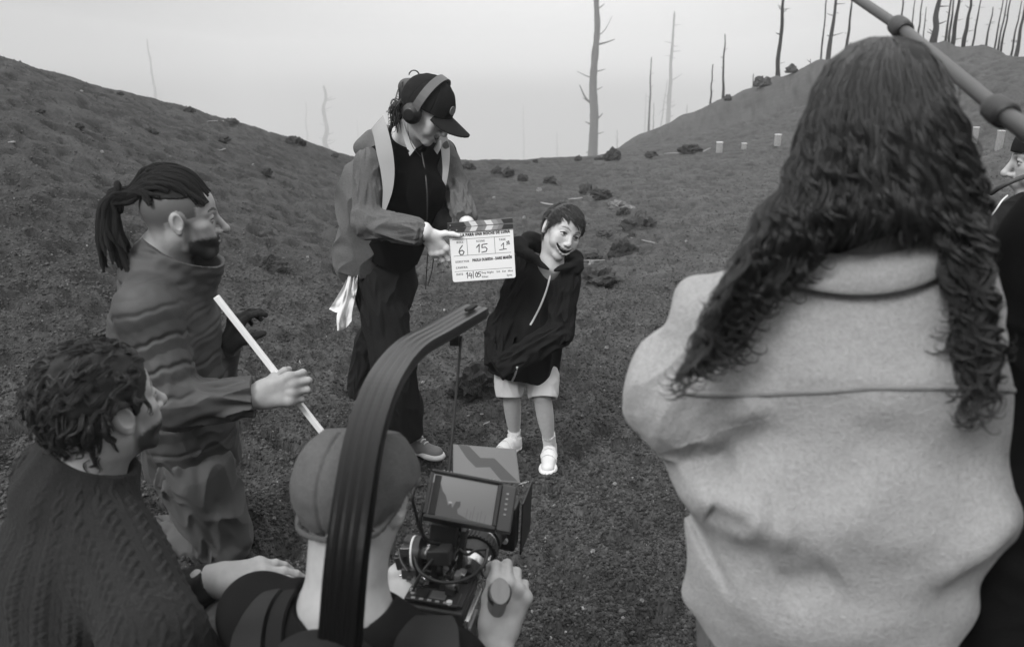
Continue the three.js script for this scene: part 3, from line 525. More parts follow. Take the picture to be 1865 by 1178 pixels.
// short hair: strands combed over a scalp. root(i, R) -> head-local {p, d} start and direction; bent towards fall, kept outside the head
function combHair(head, n, seed, { where, flow, len, r = 0.0009, seg = 6, lift = 0.02, clump = 0.5, wave = 0, wl = 8, H, lock = 1, spreadR = 0.012, avoid }) {
  const R = rng(seed), out = [], hf = head.hf;
  let tries = 0;
  while (out.length < n && tries++ < n * 30) {
    const u = R() * 2 - 1, a = R() * 6.2832, q = Math.sqrt(1 - u * u), d = V(q * Math.cos(a), u, q * Math.sin(a));
    let p = V(0, 0.13, -0.06).addScaledVector(d, 0.45); for (let s = 0; s < 12; s++) p.addScaledVector(d, -evalList(hf, p.x, p.y, p.z) * 0.9);
    const w = where(p, R); if (!w || R() > w) continue;
    const e = 0.01, nn = (p) => V(evalList(hf, p.x + e, p.y, p.z) - evalList(hf, p.x - e, p.y, p.z), evalList(hf, p.x, p.y + e, p.z) - evalList(hf, p.x, p.y - e, p.z), evalList(hf, p.x, p.y, p.z + e) - evalList(hf, p.x, p.y, p.z - e)).normalize();
    const L = len(p, R) / seg, cl = N3(p.x * 7, p.y * 7, p.z * 7), c2 = N3(p.x * 7, p.y * 7 + 50, p.z * 7), pts = [p.clone()], th = (lift * (0.3 + 0.9 * R())) + 0.012 * clump * cl;
    for (let i = 1; i <= seg; i++) {
      const m = nn(p), f = flow(p, R).clone(); f.x += clump * cl * 0.5 + 0.25 * (R() - 0.5); f.z += clump * c2 * 0.5 + 0.2 * (R() - 0.5); f.y += 0.15 * (R() - 0.5);
      if (wave) f.addScaledVector(V(1, 0, 0).cross(m).normalize().add(V(0.6, 0, 0.6)), wave * Math.sin(i * wl / seg + cl * 9 + c2 * 5));
      f.addScaledVector(m, -f.dot(m) * 0.85).normalize(); p.addScaledVector(f, L);
      const want = Math.max(0.004, th * Math.min(1, i / seg * 2.2)), dd = evalList(hf, p.x, p.y, p.z); if (dd < want) p.addScaledVector(nn(p), (want - dd) * 0.9); else if (dd > want * 1.5) p.addScaledVector(nn(p), -(dd - want * 1.5) * 0.6);
      pts.push(p.clone());
    }
    if (avoid && pts.some(avoid)) continue;
    for (let m = 0; m < lock; m++) { const o = m ? V(R() - 0.5, R() - 0.5, R() - 0.5).multiplyScalar(2 * spreadR) : V(0, 0, 0), q = 0.75 + 0.35 * R(), n = Math.max(3, Math.round(pts.length * (m ? q : 1))); out.push({ pts: pts.slice(0, n).map((v, i) => { const s = 1 - 0.55 * i / (pts.length - 1); return head.world(v.x + o.x * s, v.y + o.y * s, v.z + o.z * s); }), r: r * (0.7 + 0.6 * R()) }); }
  }
  return out;
}
// ---------------------------------------------------------------- the boy, doubled up laughing in an oversized hoodie
{
  const base = onGround(955, 830), o = thing('person', 'laughing boy in an oversized dark hoodie, pale shorts and white velcro shoes beside the slate', 'person', base);
  const toO = (g) => toLocal(g, base), P = (name, g, m, par = o) => part(name, toO(g), m, par);
  const nb = av(1003, 486, 3.08), hd = frame(dirOf(23 * deg, -4 * deg), V(0, 1, 0), -24 * deg, av(1023, 421, 3.085)), H = 0.212;
  const S = new Field(), ho = { skin: 0.47, smile: 1.3, open: 0.042, mouth: 0.125, nose: 0.74, noseW: 0.84, eyeOpen: 0.027, squint: 0.6, brow: 0.06, browDark: 0.75, browUp: -0.004, jaw: 0.8, earOut: 0.5, teeth: [[-0.08, 0.6], [-0.047, 0.75], [-0.013, 0.9], [0.021, 0.4], [0.054, 0.85], [0.085, 0.6]], lip: 0.68 };
  const head = addHead(S, hd, H, ho); head.hf = headField(ho).p;
  S.cone(head.world(0, -0.22, -0.12), nb, 0.043, 0.05, { k: 0.03 });
  const hipL = av(930, 660, 3.16), hipR = av(989, 665, 3.12), kL = av(931, 716, 3.12), kR = av(987, 718, 3.05), aL = av(937, 786, 3.2), aR = av(999, 796, 3.09), chest = av(985, 540, 3.13);
  S.cone(nb, chest, 0.045, 0.075, { k: 0.03 }).cone(chest, av(957, 650, 3.15), 0.075, 0.08, { k: 0.03 });
  S.cone(hipL, kL, 0.05, 0.036, { k: 0.01 }).cone(kL, aL, 0.037, 0.024, { k: 0.012, prof: (t) => 0.006 * Math.sin(t * 3.1) }).cone(hipR, kR, 0.05, 0.036, { k: 0.01 }).cone(kR, aR, 0.037, 0.024, { k: 0.012, prof: (t) => 0.006 * Math.sin(t * 3.1) });
  const legs = boxOf([kL, kR, aL, aR], 0.07);
  P('body', skinMesh(S, [{ ...boxOf([hd.elements].map((e) => V(e[12], e[13], e[14])).concat([nb]), 0.15), h: 0.0026 }, { ...legs, h: 0.006 }], { ...boxOf([nb, chest, hipL, hipR], 0.13), h: 0.014 }, head.color), skinMat);
  // hair
  const hairM = new THREE.MeshStandardMaterial({ color: grey(0.02), roughness: 0.55 });
  const cap = new Field(); cap.fn((x, y, z) => { const p = head.local(x, y, z), fr = p.z > 0.1 ? 0.27 + 0.03 * N3(p.x * 9, 3, 1) : p.z > -0.05 ? lerp(-0.02, 0.27, sstep(-0.05, 0.16, p.z)) : lerp(-0.02, -0.2, sstep(-0.05, -0.2, p.z)); return Math.max(evalList(head.hf, p.x, p.y, p.z) - 0.03 - 0.012 * N3(p.x * 10, p.y * 10, p.z * 10), (fr - p.y) * 0.7, earCut(p)) * H; }, V().setFromMatrixPosition(hd), H * 0.62, {});
  const hair = P('hair', meshField(cap, V().setFromMatrixPosition(hd).addScalar(-0.15), V().setFromMatrixPosition(hd).addScalar(0.15), 0.003), hairM);
  const st = combHair(head, 4200, 3, { H, where: (p) => p.y > 0.27 || (p.z < -0.05 && p.y > -0.18 - p.z * 0.1) || (p.z < 0.12 && p.y > 0.03 && Math.abs(p.x) > 0.25) ? 1 : 0, flow: (p) => p.z > -0.1 && p.y > 0.12 ? V(0.5 + p.x * 0.6, -0.6, 1.0) : V(p.x, -1, -0.1), len: (p, R) => p.z > -0.1 && p.y > 0.2 ? (p.z > 0.15 ? 0.10 + 0.09 * R() + 0.05 * N3(p.x * 11, 1, 5) : 0.22) : 0.14 + 0.06 * R(), lift: 0.045, r: 0.0011, clump: 0.9, seg: 6, avoid: (p) => Math.abs(p.x) > 0.29 && HYP((p.y + 0.04) / 0.14, (p.z + 0.04) / 0.1) < 1 });
  hair.geometry = mergeGeometries([hair.geometry, toO(strands(st))].map((g) => { g.deleteAttribute('uv'); return g; }));
  // hoodie
  const C = new Field(), hoodM = cloth(0.012, { bump: 0.0012 }), hem = av(950, 680, 3.13), sq = (s) => ({ n: V(0.97, 0, 0.2).normalize(), s });
  const body = folds(0.011, 7, 1.3, 4), fl = drape(0.009, 7, 3.2, 7, 2);
  C.cone(av(996, 510, 3.1), av(972, 590, 3.13), 0.08, 0.1, { k: 0.04, sq: sq(1.15), disp: (t, a, b, x, y, z) => fl(x, y, z) }).cone(av(972, 590, 3.13), hem, 0.1, 0.114, { k: 0.03, sq: sq(1.22), flatB: true, disp: (t, a, b, x, y, z) => fl(x, y, z) * 1.2 + 0.008 * Math.sin(a * 7 + b * 4) });
  const shL = av(957, 488, 3.12), elL = av(912, 596, 3.1), wrL = av(905, 668, 2.97), shR = av(1030, 508, 3.07), elR = av(1019, 607, 2.98), wrR = av(905, 674, 2.9), ar = (s) => folds(0.012, 8, 0.8, s);
  C.cone(shL, elL, 0.05, 0.05, { k: 0.025, disp: ar(1) }).cone(elL, wrL, 0.056, 0.044, { k: 0.03, disp: ar(2), flatB: true });
  C.cone(shR, elR, 0.05, 0.05, { k: 0.02, disp: ar(3) }).cone(elR, wrR, 0.05, 0.043, { k: 0.01, disp: ar(5), flatB: true });
  C.cone(shL, shR, 0.054, 0.054, { k: 0.05 });
  // hood lying round the neck
  const hr0 = [0.01, 0.018, 0.03, 0.04, 0.04, 0.034, 0.024, 0.01], hp = [av(1001, 489, 2.98), av(964, 466, 3.03), av(946, 446, 3.12), av(966, 440, 3.2), av(1005, 452, 3.24), av(1046, 470, 3.17), av(1052, 484, 3.05), av(1012, 491, 2.98)];
  for (let i = 0; i < hp.length - 1; i++) C.cone(hp[i], hp[i + 1], hr0[i], hr0[i + 1], { k: 0.022, disp: (t, a, b, x, y, z) => 0.006 * N3(x * 14, y * 22, z * 14) });
  C.cone(av(1003, 440, 3.07), av(1003, 494, 3.065), 0.062, 0.05, { sub: true, k: 0.015 });
  C.cone(av(1005, 470, 3.0), av(1008, 492, 2.95), 0.034, 0.012, { sub: true, k: 0.02 });
  P('hoodie', meshField(C, V(base.x - 0.3, base.y + 0.25, base.z - 0.35), V(base.x + 0.36, base.y + 1.15, base.z + 0.35), 0.005, { uvs: 0.12 }), hoodM);
  // zip: found on the front of the hoodie
  const front = (px, py) => { const r = ray(px, py); let s = 2.4; for (let i = 0; i < 200; i++) { const q = r.clone().multiplyScalar(s).add(EYE), v = evalList(C.p, q.x, q.y, q.z); if (v < 0.002) return q; s += Math.max(0.001, v * 0.5); if (s > 4) break; } return null; };
  const zip = cloth(0.55, { rough: 0.5, bump: 0.0008 }), zp = [[1004, 486], [1001, 508], [995, 530], [985, 556], [973, 580], [966, 592]].map((q) => front(...q)).filter(Boolean), z2 = [[942, 668], [938, 682], [933, 694]].map((q) => front(...q)).filter(Boolean);
  if (zp.length > 2) P('zip', tube(zp, 0.0045, 5), zip); if (z2.length > 2) P('zip', tube(z2, 0.0045, 5), zip);
  // shorts, socks, shoes
  const sh = new Field(), sd = drape(0.004, 14, 5, 14, 3);
  for (const [h, k, e] of [[hipL, kL, av(929, 723, 3.11)], [hipR, kR, av(989, 726, 3.04)]]) sh.cone(h, e, 0.06, 0.056, { k: 0.004, prof: (t) => 0.006 * Math.sin(t * 3.1), flatB: true, sq: { n: V(1, 0, 0), s: 1.05 }, disp: (t, a, b, x, y, z) => sd(x, y, z) }).cone(e.clone().lerp(h, 0.1), e.clone().lerp(h, -0.3), 0.047, 0.047, { sub: true, k: 0.006 });
  P('shorts', meshField(sh, V(base.x - 0.2, base.y + 0.2, base.z - 0.2), V(base.x + 0.2, base.y + 0.55, base.z + 0.25), 0.005, { uvs: 0.12 }), cloth(0.56, { bump: 0.0015 }));
  const gl = onGround(927, 818), gr = onGround(999, 838); 
  const dl = dirOf(-38 * deg, 0), dr = dirOf(-8 * deg, 0), hl = av(946, 806, 3.22), hr = av(1003, 820, 3.17); for (const [h, g] of [[hl, dl], [hr, dr]]) h.y = Math.max(...[0, 0.07, 0.14, 0.2].map((t) => ground(h.x + g.x * t, h.z + g.z * t))) - 0.004;
  for (const [a, h, g] of [[aL, hl, dl], [aR, hr, dr]]) { const top = a.clone(); top.y += 0.015; const bot = h.clone().addScaledVector(g, 0.045); bot.y += 0.05; const k = new Field().cone(top, bot, 0.0285, 0.027, { flatA: true, disp: folds(0.0016, 50, 0.8, 6) }); P('sock', meshField(k, top.clone().lerp(bot, 0.5).addScalar(-0.1), top.clone().lerp(bot, 0.5).addScalar(0.1), 0.004, { uvs: 0.06 }), cloth(0.68, { bump: 0.001 })); }
  const up = mat(0.66, 0.5), sl = mat(0.72, 0.6);
  for (const [h, g] of [[hl, dl], [hr, dr]]) shoe(o, h.clone().sub(base), g, 0.225, { upper: up, sole: sl, straps: 2, high: 0.27 });
}
// ---------------------------------------------------------------- the woman with the slate
{
  const base = onGround(740, 800), o = thing('person', 'woman in dark cap and grey open hoodie holding up the slate while smiling', 'person', base), P = (name, g, m, par = o) => part(name, toLocal(g, base), m, par);
  const H = 0.232, f = V(Math.cos(17 * deg) * Math.cos(-33 * deg), Math.sin(-33 * deg), Math.sin(17 * deg) * Math.cos(33 * deg)), hd = frame(f, V(0, 1, 0.0), 4 * deg, av(776, 200, 3.1)), nb = av(738, 258, 3.18);
  const S = new Field(), ho = { skin: 0.58, smile: 0.9, open: 0.03, mouth: 0.085, nose: 1.0, eyeOpen: 0.016, squint: 1, brow: 0.05, lip: 0.6, jaw: 0.92, teeth: [[-0.06, 0.8], [-0.03, 0.8], [0, 0.8], [0.03, 0.8], [0.06, 0.8]] };
  const head = addHead(S, hd, H, ho); head.hf = headField(ho).p;
  S.cone(head.world(0, -0.24, -0.14), nb, 0.05, 0.058, { k: 0.03 });
  const shN = av(672, 297, 3.03), shF = av(806, 278, 3.34), chest = av(738, 350, 3.2), waist = av(712, 450, 3.22), hip = av(703, 505, 3.24), elN = av(668, 405, 2.96), wrN = av(772, 424, 2.84), elF = av(832, 345, 3.28), wrF = av(848, 404, 3.03);
  const hipN = av(690, 520, 3.17), hipF = av(722, 520, 3.32), knN = av(715, 648, 3.1), anN = av(740, 778, 3.14), knF = av(676, 620, 3.44), anF = av(660, 706, 3.62);
  S.cone(nb, chest, 0.06, 0.1, { k: 0.04 }).cone(chest, waist, 0.1, 0.095).cone(waist, hip, 0.095, 0.11);
  S.cone(shN, elN, 0.028, 0.032).cone(elN, wrN, 0.034, 0.025).cone(shF, elF, 0.028, 0.032).cone(elF, wrF, 0.038, 0.025).cone(hipN, knN, 0.075, 0.05).cone(knN, anN, 0.048, 0.035).cone(hipF, knF, 0.075, 0.05).cone(knF, anF, 0.048, 0.035).cone(shN, shF, 0.03, 0.03);
  // near hand: back to us, thumb along the slate's top corner, fingers behind its edge
  const hN = addHand(S, handM(V(0.5, -0.85, -0.16), V(0.8, 0.5, 0.2), av(779, 426, 2.855)), 0.168, { side: 1, curl: [[0.1, 0.2, 0.15], [0.12, 0.2, 0.15], [0.15, 0.2, 0.15], [0.2, 0.25, 0.2]], thumb: [0.0, -0.05, 0.0], thumbOut: 1.25, spread: [0.1, 0.02, -0.05, -0.12] });
  const hF = addHand(S, handM(V(0.1, -0.98, -0.1), V(-0.9, -0.2, 0.4), av(853, 418, 3.02), -1), 0.17, { side: -1 });
  P('body', skinMesh(S, [{ ...boxOf([V().setFromMatrixPosition(hd), nb], 0.15), h: 0.0026 }, { ...boxOf([wrN, ...hN.tips, ...hN.thumb, ...hN.knuckles], 0.045), h: 0.0028 }], { lo: V(base.x - 0.45, base.y, base.z - 0.7), hi: V(base.x + 0.5, base.y + 1.7, base.z + 0.5), h: 0.014 }, head.color), skinMat);
  // hair: tied back through the cap, loose curls
  const hairM = new THREE.MeshStandardMaterial({ color: grey(0.03), roughness: 0.5 });
  const hc = new Field(); hc.fn((x, y, z) => { const p = head.local(x, y, z); return Math.max(evalList(head.hf, p.x, p.y, p.z) - 0.03, p.z - 0.0 + 0.25 * sstep(0.0, -0.3, p.y), -0.32 - p.y, p.y - 0.4) * H; }, V().setFromMatrixPosition(hd), H * 0.62, {}); hc.ball(head.world(0, 0.12, -0.47), 0.034, { k: 0.02 });
  const R = rng(17), loops = [];
  const curl = (a, n, len, rad) => { for (let i = 0; i < n; i++) { const p = a.clone().add(V((R() - 0.5) * 0.03, (R() - 0.5) * 0.03, (R() - 0.5) * 0.03)), ph = R() * 6.28, d = V(-0.7 - 0.3 * R(), -0.5 + 0.7 * R(), (R() - 0.5) * 0.8).normalize(), s = V(0, 0, 1).cross(d).normalize(), pts = []; const L = len * (0.6 + 0.7 * R()); for (let k = 0; k <= 14; k++) { const t = k / 14; pts.push(p.clone().addScaledVector(d, L * t * (1 - 0.4 * t)).addScaledVector(s, rad * Math.sin(ph + t * 7)).add(V(0, -0.05 * t * t + rad * 0.5 * Math.cos(ph + t * 7), rad * Math.cos(ph + t * 7)))); } loops.push({ pts, r: 0.0012 + 0.0012 * R() }); } };
  curl(head.world(0, 0.14, -0.42), 50, 0.045, 0.018); curl(head.world(-0.22, -0.12, -0.32), 60, 0.07, 0.014); curl(head.world(-0.2, -0.22, -0.3), 40, 0.05, 0.012); curl(head.world(0.1, 0.02, -0.44), 24, 0.07, 0.014);
  for (let i = 0; i < 10; i++) { const c = head.world(0.04 * R(), 0.36, -0.42), pts = []; for (let k = 0; k <= 14; k++) { const a = -0.6 + k / 14 * 3.9; pts.push(c.clone().add(V(0.019 * Math.cos(a) - 0.008, 0.015 * Math.sin(a) + 0.004 + 0.004 * R(), 0.01 * Math.sin(a * 2)))); } loops.push({ pts, r: 0.0013 }); }
  P('hair', mergeGeometries([meshField(hc, V().setFromMatrixPosition(hd).addScalar(-0.17), V().setFromMatrixPosition(hd).addScalar(0.17), 0.004), strands(loops)].map((g) => { g.deleteAttribute('uv'); return g; })), hairM);
  // cap: crown with panel seams, curved peak, badge, button
  const K = new Field(), capM = cloth(0.016, { bump: 0.0008, rough: 0.9 });
  const seam = (p) => { const a = Math.atan2(p.x, p.z - 0.0), s = Math.abs(((a / (Math.PI / 3) + 100) % 1) - 0.5); return -0.006 * Math.exp(-((s - 0.5) ** 2) / 0.0006); };
  K.fn((x, y, z) => { const p = head.local(x, y, z); const q = p.z > 0 ? 0.09 + 0.03 * p.z : lerp(0.09, -0.02, sstep(0, -0.3, p.z)), hole = HYP(p.x, p.y - 0.1, p.z + 0.5) - 0.1, e = HYP(p.x / 0.385, (p.y - 0.12) / 0.46, (p.z + 0.03) / 0.475); return Math.max((e - 1) * 0.38 - seam(p) - 0.004 * N3(p.x * 6, p.y * 6, p.z * 6), (q - p.y) * 0.9, -hole) * H; }, head.world(0, 0.15, -0.04), H * 0.6, {});
  const cap = P('cap', meshField(K, head.world(0, 0.15, -0.04).addScalar(-0.17), head.world(0, 0.15, -0.04).addScalar(0.17), 0.003, { uvs: 0.1 }), capM);
  { const pk = new Field(); pk.fn((x, y, z) => { const p = head.local(x, y, z), y0 = 0.125 - 1.0 * p.x * p.x - 0.16 * (p.z - 0.38), r = HYP(p.x / 0.35, (p.z - 0.33) / 0.52); return Math.max(Math.abs(p.y - y0) - 0.014, (r - 1) * 0.33, 0.25 - p.z) * H * 0.75; }, head.world(0, 0.05, 0.5), H * 0.5, {}); P('peak', meshField(pk, head.world(0, 0.05, 0.5).addScalar(-0.13), head.world(0, 0.05, 0.5).addScalar(0.13), 0.0024, { uvs: 0.1 }), capM, cap); }
  { const bd = new THREE.CylinderGeometry(0.017, 0.017, 0.004, 20).rotateX(Math.PI / 2).applyMatrix4(basis(...(() => { const z = V(-0.18, 0.3, 0.93).normalize(), x = V(0, 1, 0).cross(z).normalize(); return [x, z.clone().cross(x), z]; })(), V(-0.07, 0.275, 0.425).multiplyScalar(H))).applyMatrix4(hd); P('badge', bd, mat(0.12, 0.7), cap); }
  // fleece, shirt collar
  const fl = new Field(), fd = drape(0.008, 6, 4, 6, 8), fleeceM = cloth(0.006, { bump: 0.0012 }), sqT = (s, a = 20) => ({ n: V(Math.sin(40 * deg), 0, -Math.cos(40 * deg)), s });
  const hemF = av(706, 468, 3.2);
  fl.cone(av(742, 285, 3.17), av(752, 345, 3.17), 0.075, 0.113, { k: 0.05, disp: (t, a, b, x, y, z) => fd(x, y, z) }).cone(av(752, 345, 3.17), hemF, 0.113, 0.118, { k: 0.05, flatB: true, sq: sqT(1.06), disp: (t, a, b, x, y, z) => fd(x, y, z) }).cone(shN.clone().lerp(shF, 0.15), shF, 0.065, 0.06, { k: 0.04 });
  const colT = head.world(0, -0.44, -0.1); fl.cone(nb.clone().lerp(colT, -0.4), nb.clone().lerp(colT, 0.55), 0.082, 0.078, { flatB: true, k: 0.03, disp: (t, a, b, x, y, z) => 0.003 * N3(x * 20, y * 30, z * 20) }).cone(nb.clone().lerp(colT, -0.1), nb.clone().lerp(colT, 0.9), 0.064, 0.07, { sub: true, k: 0.008 });
  P('fleece', meshField(fl, V(base.x - 0.35, base.y + 0.75, base.z - 0.45), V(base.x + 0.4, base.y + 1.5, base.z + 0.4), 0.0055, { uvs: 0.12 }), fleeceM);
  const fr = (F, px, py, lift = 0.001) => { const r = ray(px, py); let s = 2.2; for (let i = 0; i < 300; i++) { const q = r.clone().multiplyScalar(s).add(EYE), v = evalList(F.p, q.x, q.y, q.z); if (v < lift) return q; s += Math.max(0.0008, v * 0.5); if (s > 4.5) break; } return null; };
  const tubeOn = (name, F, pts, r, m) => { const q = pts.map((a) => fr(F, ...a)).filter(Boolean); if (q.length > 2) P(name, tube(q, r, 5), m); };
  tubeOn('zip', fl, [[768, 278], [772, 300], [776, 330], [778, 360], [777, 400], [772, 440]], 0.003, mat(0.05, 0.4));
  const wl = mat(0.6, 0.8), both = new Field().fn((x, y, z) => Math.min(evalList(fl.p, x, y, z), evalList(S.p, x, y, z)), nb, 0.6, {}), strip = (name, F, l, r, m, lift, th = 0.005) => { const p = l.map((q) => fr(F, ...q, lift)), q = r.map((v) => fr(F, ...v, lift)); const k = p.map((v, i) => v && q[i] ? i : -1).filter((i) => i >= 0); if (k.length > 2) P(name, ribbon(smooth3(k.map((i) => p[i])), smooth3(k.map((i) => q[i])), th), m); };
  strip('shirt_collar', both, [[729, 218], [731, 236], [737, 258], [746, 284]], [[735, 216], [739, 236], [747, 254], [757, 270]], wl, 0.006); strip('shirt_collar', both, [[790, 272], [795, 262], [798, 254]], [[796, 280], [802, 268], [803, 256]], wl, 0.01);
  // hoodie, open in front
  const C = new Field(), hoodM = cloth(0.12, { bump: 0.0018, tex: napT, map: napC }), cd = drape(0.012, 5, 4, 5, 14), sl = (s, a = 0.006) => folds(a, 6, 0.7, s);
  C.cone(av(694, 298, 3.17), av(678, 350, 3.2), 0.092, 0.122, { k: 0.06, disp: (t, a, b, x, y, z) => cd(x, y, z) }).cone(av(676, 350, 3.2), av(660, 470, 3.2), 0.125, 0.115, { k: 0.05, disp: (t, a, b, x, y, z) => cd(x, y, z) * 1.2 }).cone(av(660, 462, 3.2), av(655, 492, 3.2), 0.118, 0.108, { k: 0.012, flatB: true, sq: { n: V(0, 0, 1), s: 1.1 } });
  C.cone(shN, elN, 0.056, 0.053, { k: 0.06, disp: sl(1) }).cone(elN, wrN.clone().lerp(elN, 0.14), 0.055, 0.046, { k: 0.03, disp: sl(2, 0.009) }).cone(wrN.clone().lerp(elN, 0.26), wrN.clone().lerp(elN, 0.05), 0.043, 0.041, { k: 0.008, flatB: true, disp: (t, a, b) => 0.0016 * Math.sin(Math.atan2(b, a) * 36) });
  C.cone(shF, elF, 0.058, 0.052, { k: 0.05, disp: sl(3) }).cone(elF, wrF, 0.052, 0.044, { k: 0.03, disp: sl(4, 0.01), flatB: true }); C.cone(av(800, 270, 3.3), av(800, 400, 3.26), 0.05, 0.055, { k: 0.04, disp: (t, a, b, x, y, z) => cd(x, y, z) });
  for (const [a, b, r0, r1] of [[[668, 272, 3.16], [704, 246, 3.28], 0.036, 0.042], [[656, 268, 3.14], [676, 250, 3.2], 0.026, 0.03]]) C.cone(av(...a), av(...b), r0, r1, { k: 0.03 });
  C.fn((x, y, z) => evalList(fl.p, x, y, z) + 0.012, av(752, 370, 3.12), 0.42, { sub: true, k: 0.012 });
  C.box(frame(V(0.86, 0, 0.5), V(0, 1, 0), -0.16, av(764, 370, 3.06)), [0.09, 0.3, 0.11], 0.03, { sub: true, k: 0.02 });
  P('hoodie', meshField(C, V(base.x - 0.5, base.y + 0.6, base.z - 0.5), V(base.x + 0.45, base.y + 1.6, base.z + 0.6), 0.0055, { uvs: 0.12 }), hoodM);
  // pale lining along the open edges
  const lin = cloth(0.36, { bump: 0.002, tex: napT }), all3 = new Field().fn((x, y, z) => Math.min(evalList(fl.p, x, y, z), evalList(C.p, x, y, z)), av(740, 350, 3.15), 0.7, {});
  P('lining', ribbon([[676, 234, 3.02], [681, 252, 3.01], [686, 280, 2.995], [693, 312, 2.985], [697, 346, 2.975], [695, 386, 2.965]].map((q) => av(...q)), [[697, 210, 3.06], [707, 240, 3.03], [715, 276, 3.01], [718, 312, 3.0], [714, 348, 2.985], [699, 391, 2.965]].map((q) => av(...q)), 0.009), lin);
  strip('lining', all3, [[799, 246], [803, 275], [806, 310], [804, 350]], [[813, 244], [819, 272], [817, 308], [808, 352]], lin, 0.012, 0.008);
  for (const pts of [[[700, 262], [703, 290], [701, 330]], [[829, 240], [833, 270], [832, 300]]]) tubeOn('drawstring', C, pts, 0.0028, hoodM);
  // trousers
  const T = new Field(), tr = (s) => folds(0.010, 5, 0.6, s), tM = cloth(0.016, { bump: 0.0012 });
  T.cone(av(704, 462, 3.22), av(703, 520, 3.24), 0.112, 0.125, { k: 0.05, flatA: true, sq: sqT(1.08) }).cone(hipN, knN, 0.1, 0.086, { k: 0.03, disp: tr(1) }).cone(knN, av(738, 788, 3.16), 0.09, 0.088, { k: 0.03, disp: tr(2), flatB: true }).cone(hipF, knF, 0.095, 0.068, { k: 0.012, disp: tr(3) }).cone(knF, av(660, 712, 3.58), 0.066, 0.076, { k: 0.03, disp: tr(4), flatB: true });
  P('trousers', meshField(T, V(base.x - 0.45, base.y - 0.05, base.z - 0.75), V(base.x + 0.4, base.y + 1.05, base.z + 0.4), 0.006, { uvs: 0.12 }), tM);
  // trainers
  const up = cloth(0.16, { bump: 0.001 }), so = mat(0.5, 0.7), g1 = onGround(726, 812), g2 = onGround(664, 735);
  shoe(o, g1.sub(base), dirOf(58 * deg, 0), 0.255, { upper: up, sole: so, laces: 5, high: 0.3 }); g2.y += 0.015; shoe(o, g2.sub(base), dirOf(84 * deg, -0.03), 0.255, { upper: mat(0.5, 0.6), sole: so, laces: 4, high: 0.3 });
  // headphones over the cap, cable, and a white cloth in the back pocket
  const hp = thing('headphones', 'black over ear headphones worn over the dark cap', 'headphones', head.world(0, 0.15, -0.02)), hq = hp.position.clone(), HP = (n, g, m) => part(n, toLocal(g, hq), m, hp), band = [], blk = mat(0.012, 0.35);
  for (let i = 0; i <= 20; i++) { const a = (i / 20 - 0.5) * 3.5; band.push([head.world(0.435 * Math.sin(a), 0.13 + 0.485 * Math.cos(a), -0.03 - 0.06 + 0.03 * Math.cos(a)), head.world(0.435 * Math.sin(a), 0.13 + 0.485 * Math.cos(a), 0.05 + 0.03 * Math.cos(a))]); }
  HP('headband', ribbon(band.map((b) => b[0]), band.map((b) => b[1]), 0.007), mat(0.09, 0.6));
  for (const s of [-1, 1]) { const cup = new THREE.LatheGeometry([[0, 0.036], [0.018, 0.036], [0.023, 0.033], [0.025, 0.027], [0.036, 0.02], [0.04, 0.012], [0.04, 0.004], [0.036, -0.006], [0.02, -0.006], [0, -0.006]].map((p) => new THREE.Vector2(...p)).reverse(), 28).rotateZ(-s * Math.PI / 2).rotateX(0.2).applyMatrix4(new THREE.Matrix4().makeTranslation(s * 0.345 * H, -0.06 * H, -0.055 * H)).applyMatrix4(hd); HP('ear_cup', cup, blk); HP('yoke', tube([head.world(s * 0.43, 0.02, -0.02), head.world(s * 0.45, 0.0, -0.1), head.world(s * 0.475, -0.06, -0.12)], 0.005, 6), mat(0.3, 0.3)); }
  HP('cable', tube([head.world(-0.42, -0.2, -0.04), av(744, 245, 3.0), av(752, 268, 3.02), av(766, 285, 3.03)], 0.0012, 5), blk);
  const cp = av(633, 495, 3.12), ct = thing('white_cloth', 'white cloth hanging from the back pocket of the woman with the slate', 'cloth', cp), sheet = (pts, w) => { const a = [], b = []; for (const [x, y, d, hw] of pts) { a.push(av(x - hw, y, d)); b.push(av(x + hw, y + 2, d - 0.02)); } return toLocal(ribbon(a, b, 0.004), cp); };
  const wc = cloth(0.72, { bump: 0.002, tex: napT });
  const panel = (L, R, d, ph, am) => { const nu = 14, nv = 18, pos = [], idx = [], cl = new THREE.CatmullRomCurve3(L.map((q) => V(q[0], q[1], 0))), cr = new THREE.CatmullRomCurve3(R.map((q) => V(q[0], q[1], 0)));
    for (const th of [0, 0.003]) for (let j = 0; j <= nv; j++) for (let i = 0; i <= nu; i++) { const v = j / nv, u = i / nu, a = cl.getPoint(v), b = cr.getPoint(v), q = av(lerp(a.x, b.x, u), lerp(a.y, b.y, u) + 6 * Math.sin(u * 3.1) * v, d + am * (0.25 + v) * Math.sin(u * 8.5 + ph + v * 1.5) + 0.012 * N3(u * 3, v * 3, ph) - th); pos.push(q.x, q.y, q.z); }
    const m = (nu + 1) * (nv + 1), id = (j, i) => j * (nu + 1) + i; for (let j = 0; j < nv; j++) for (let i = 0; i < nu; i++) { const p = id(j, i), q = id(j + 1, i); idx.push(p, p + 1, q, p + 1, q + 1, q, m + p, m + q, m + p + 1, m + p + 1, m + q, m + q + 1); }
    const rim = []; for (let i = 0; i < nu; i++) rim.push([id(0, i), id(0, i + 1)]); for (let j = 0; j < nv; j++) rim.push([id(j, nu), id(j + 1, nu)]); for (let i = nu; i > 0; i--) rim.push([id(nv, i), id(nv, i - 1)]); for (let j = nv; j > 0; j--) rim.push([id(j, 0), id(j - 1, 0)]); for (const [p, q] of rim) idx.push(p, m + p, q, q, m + p, m + q);
    return buffer(pos, null, idx); };
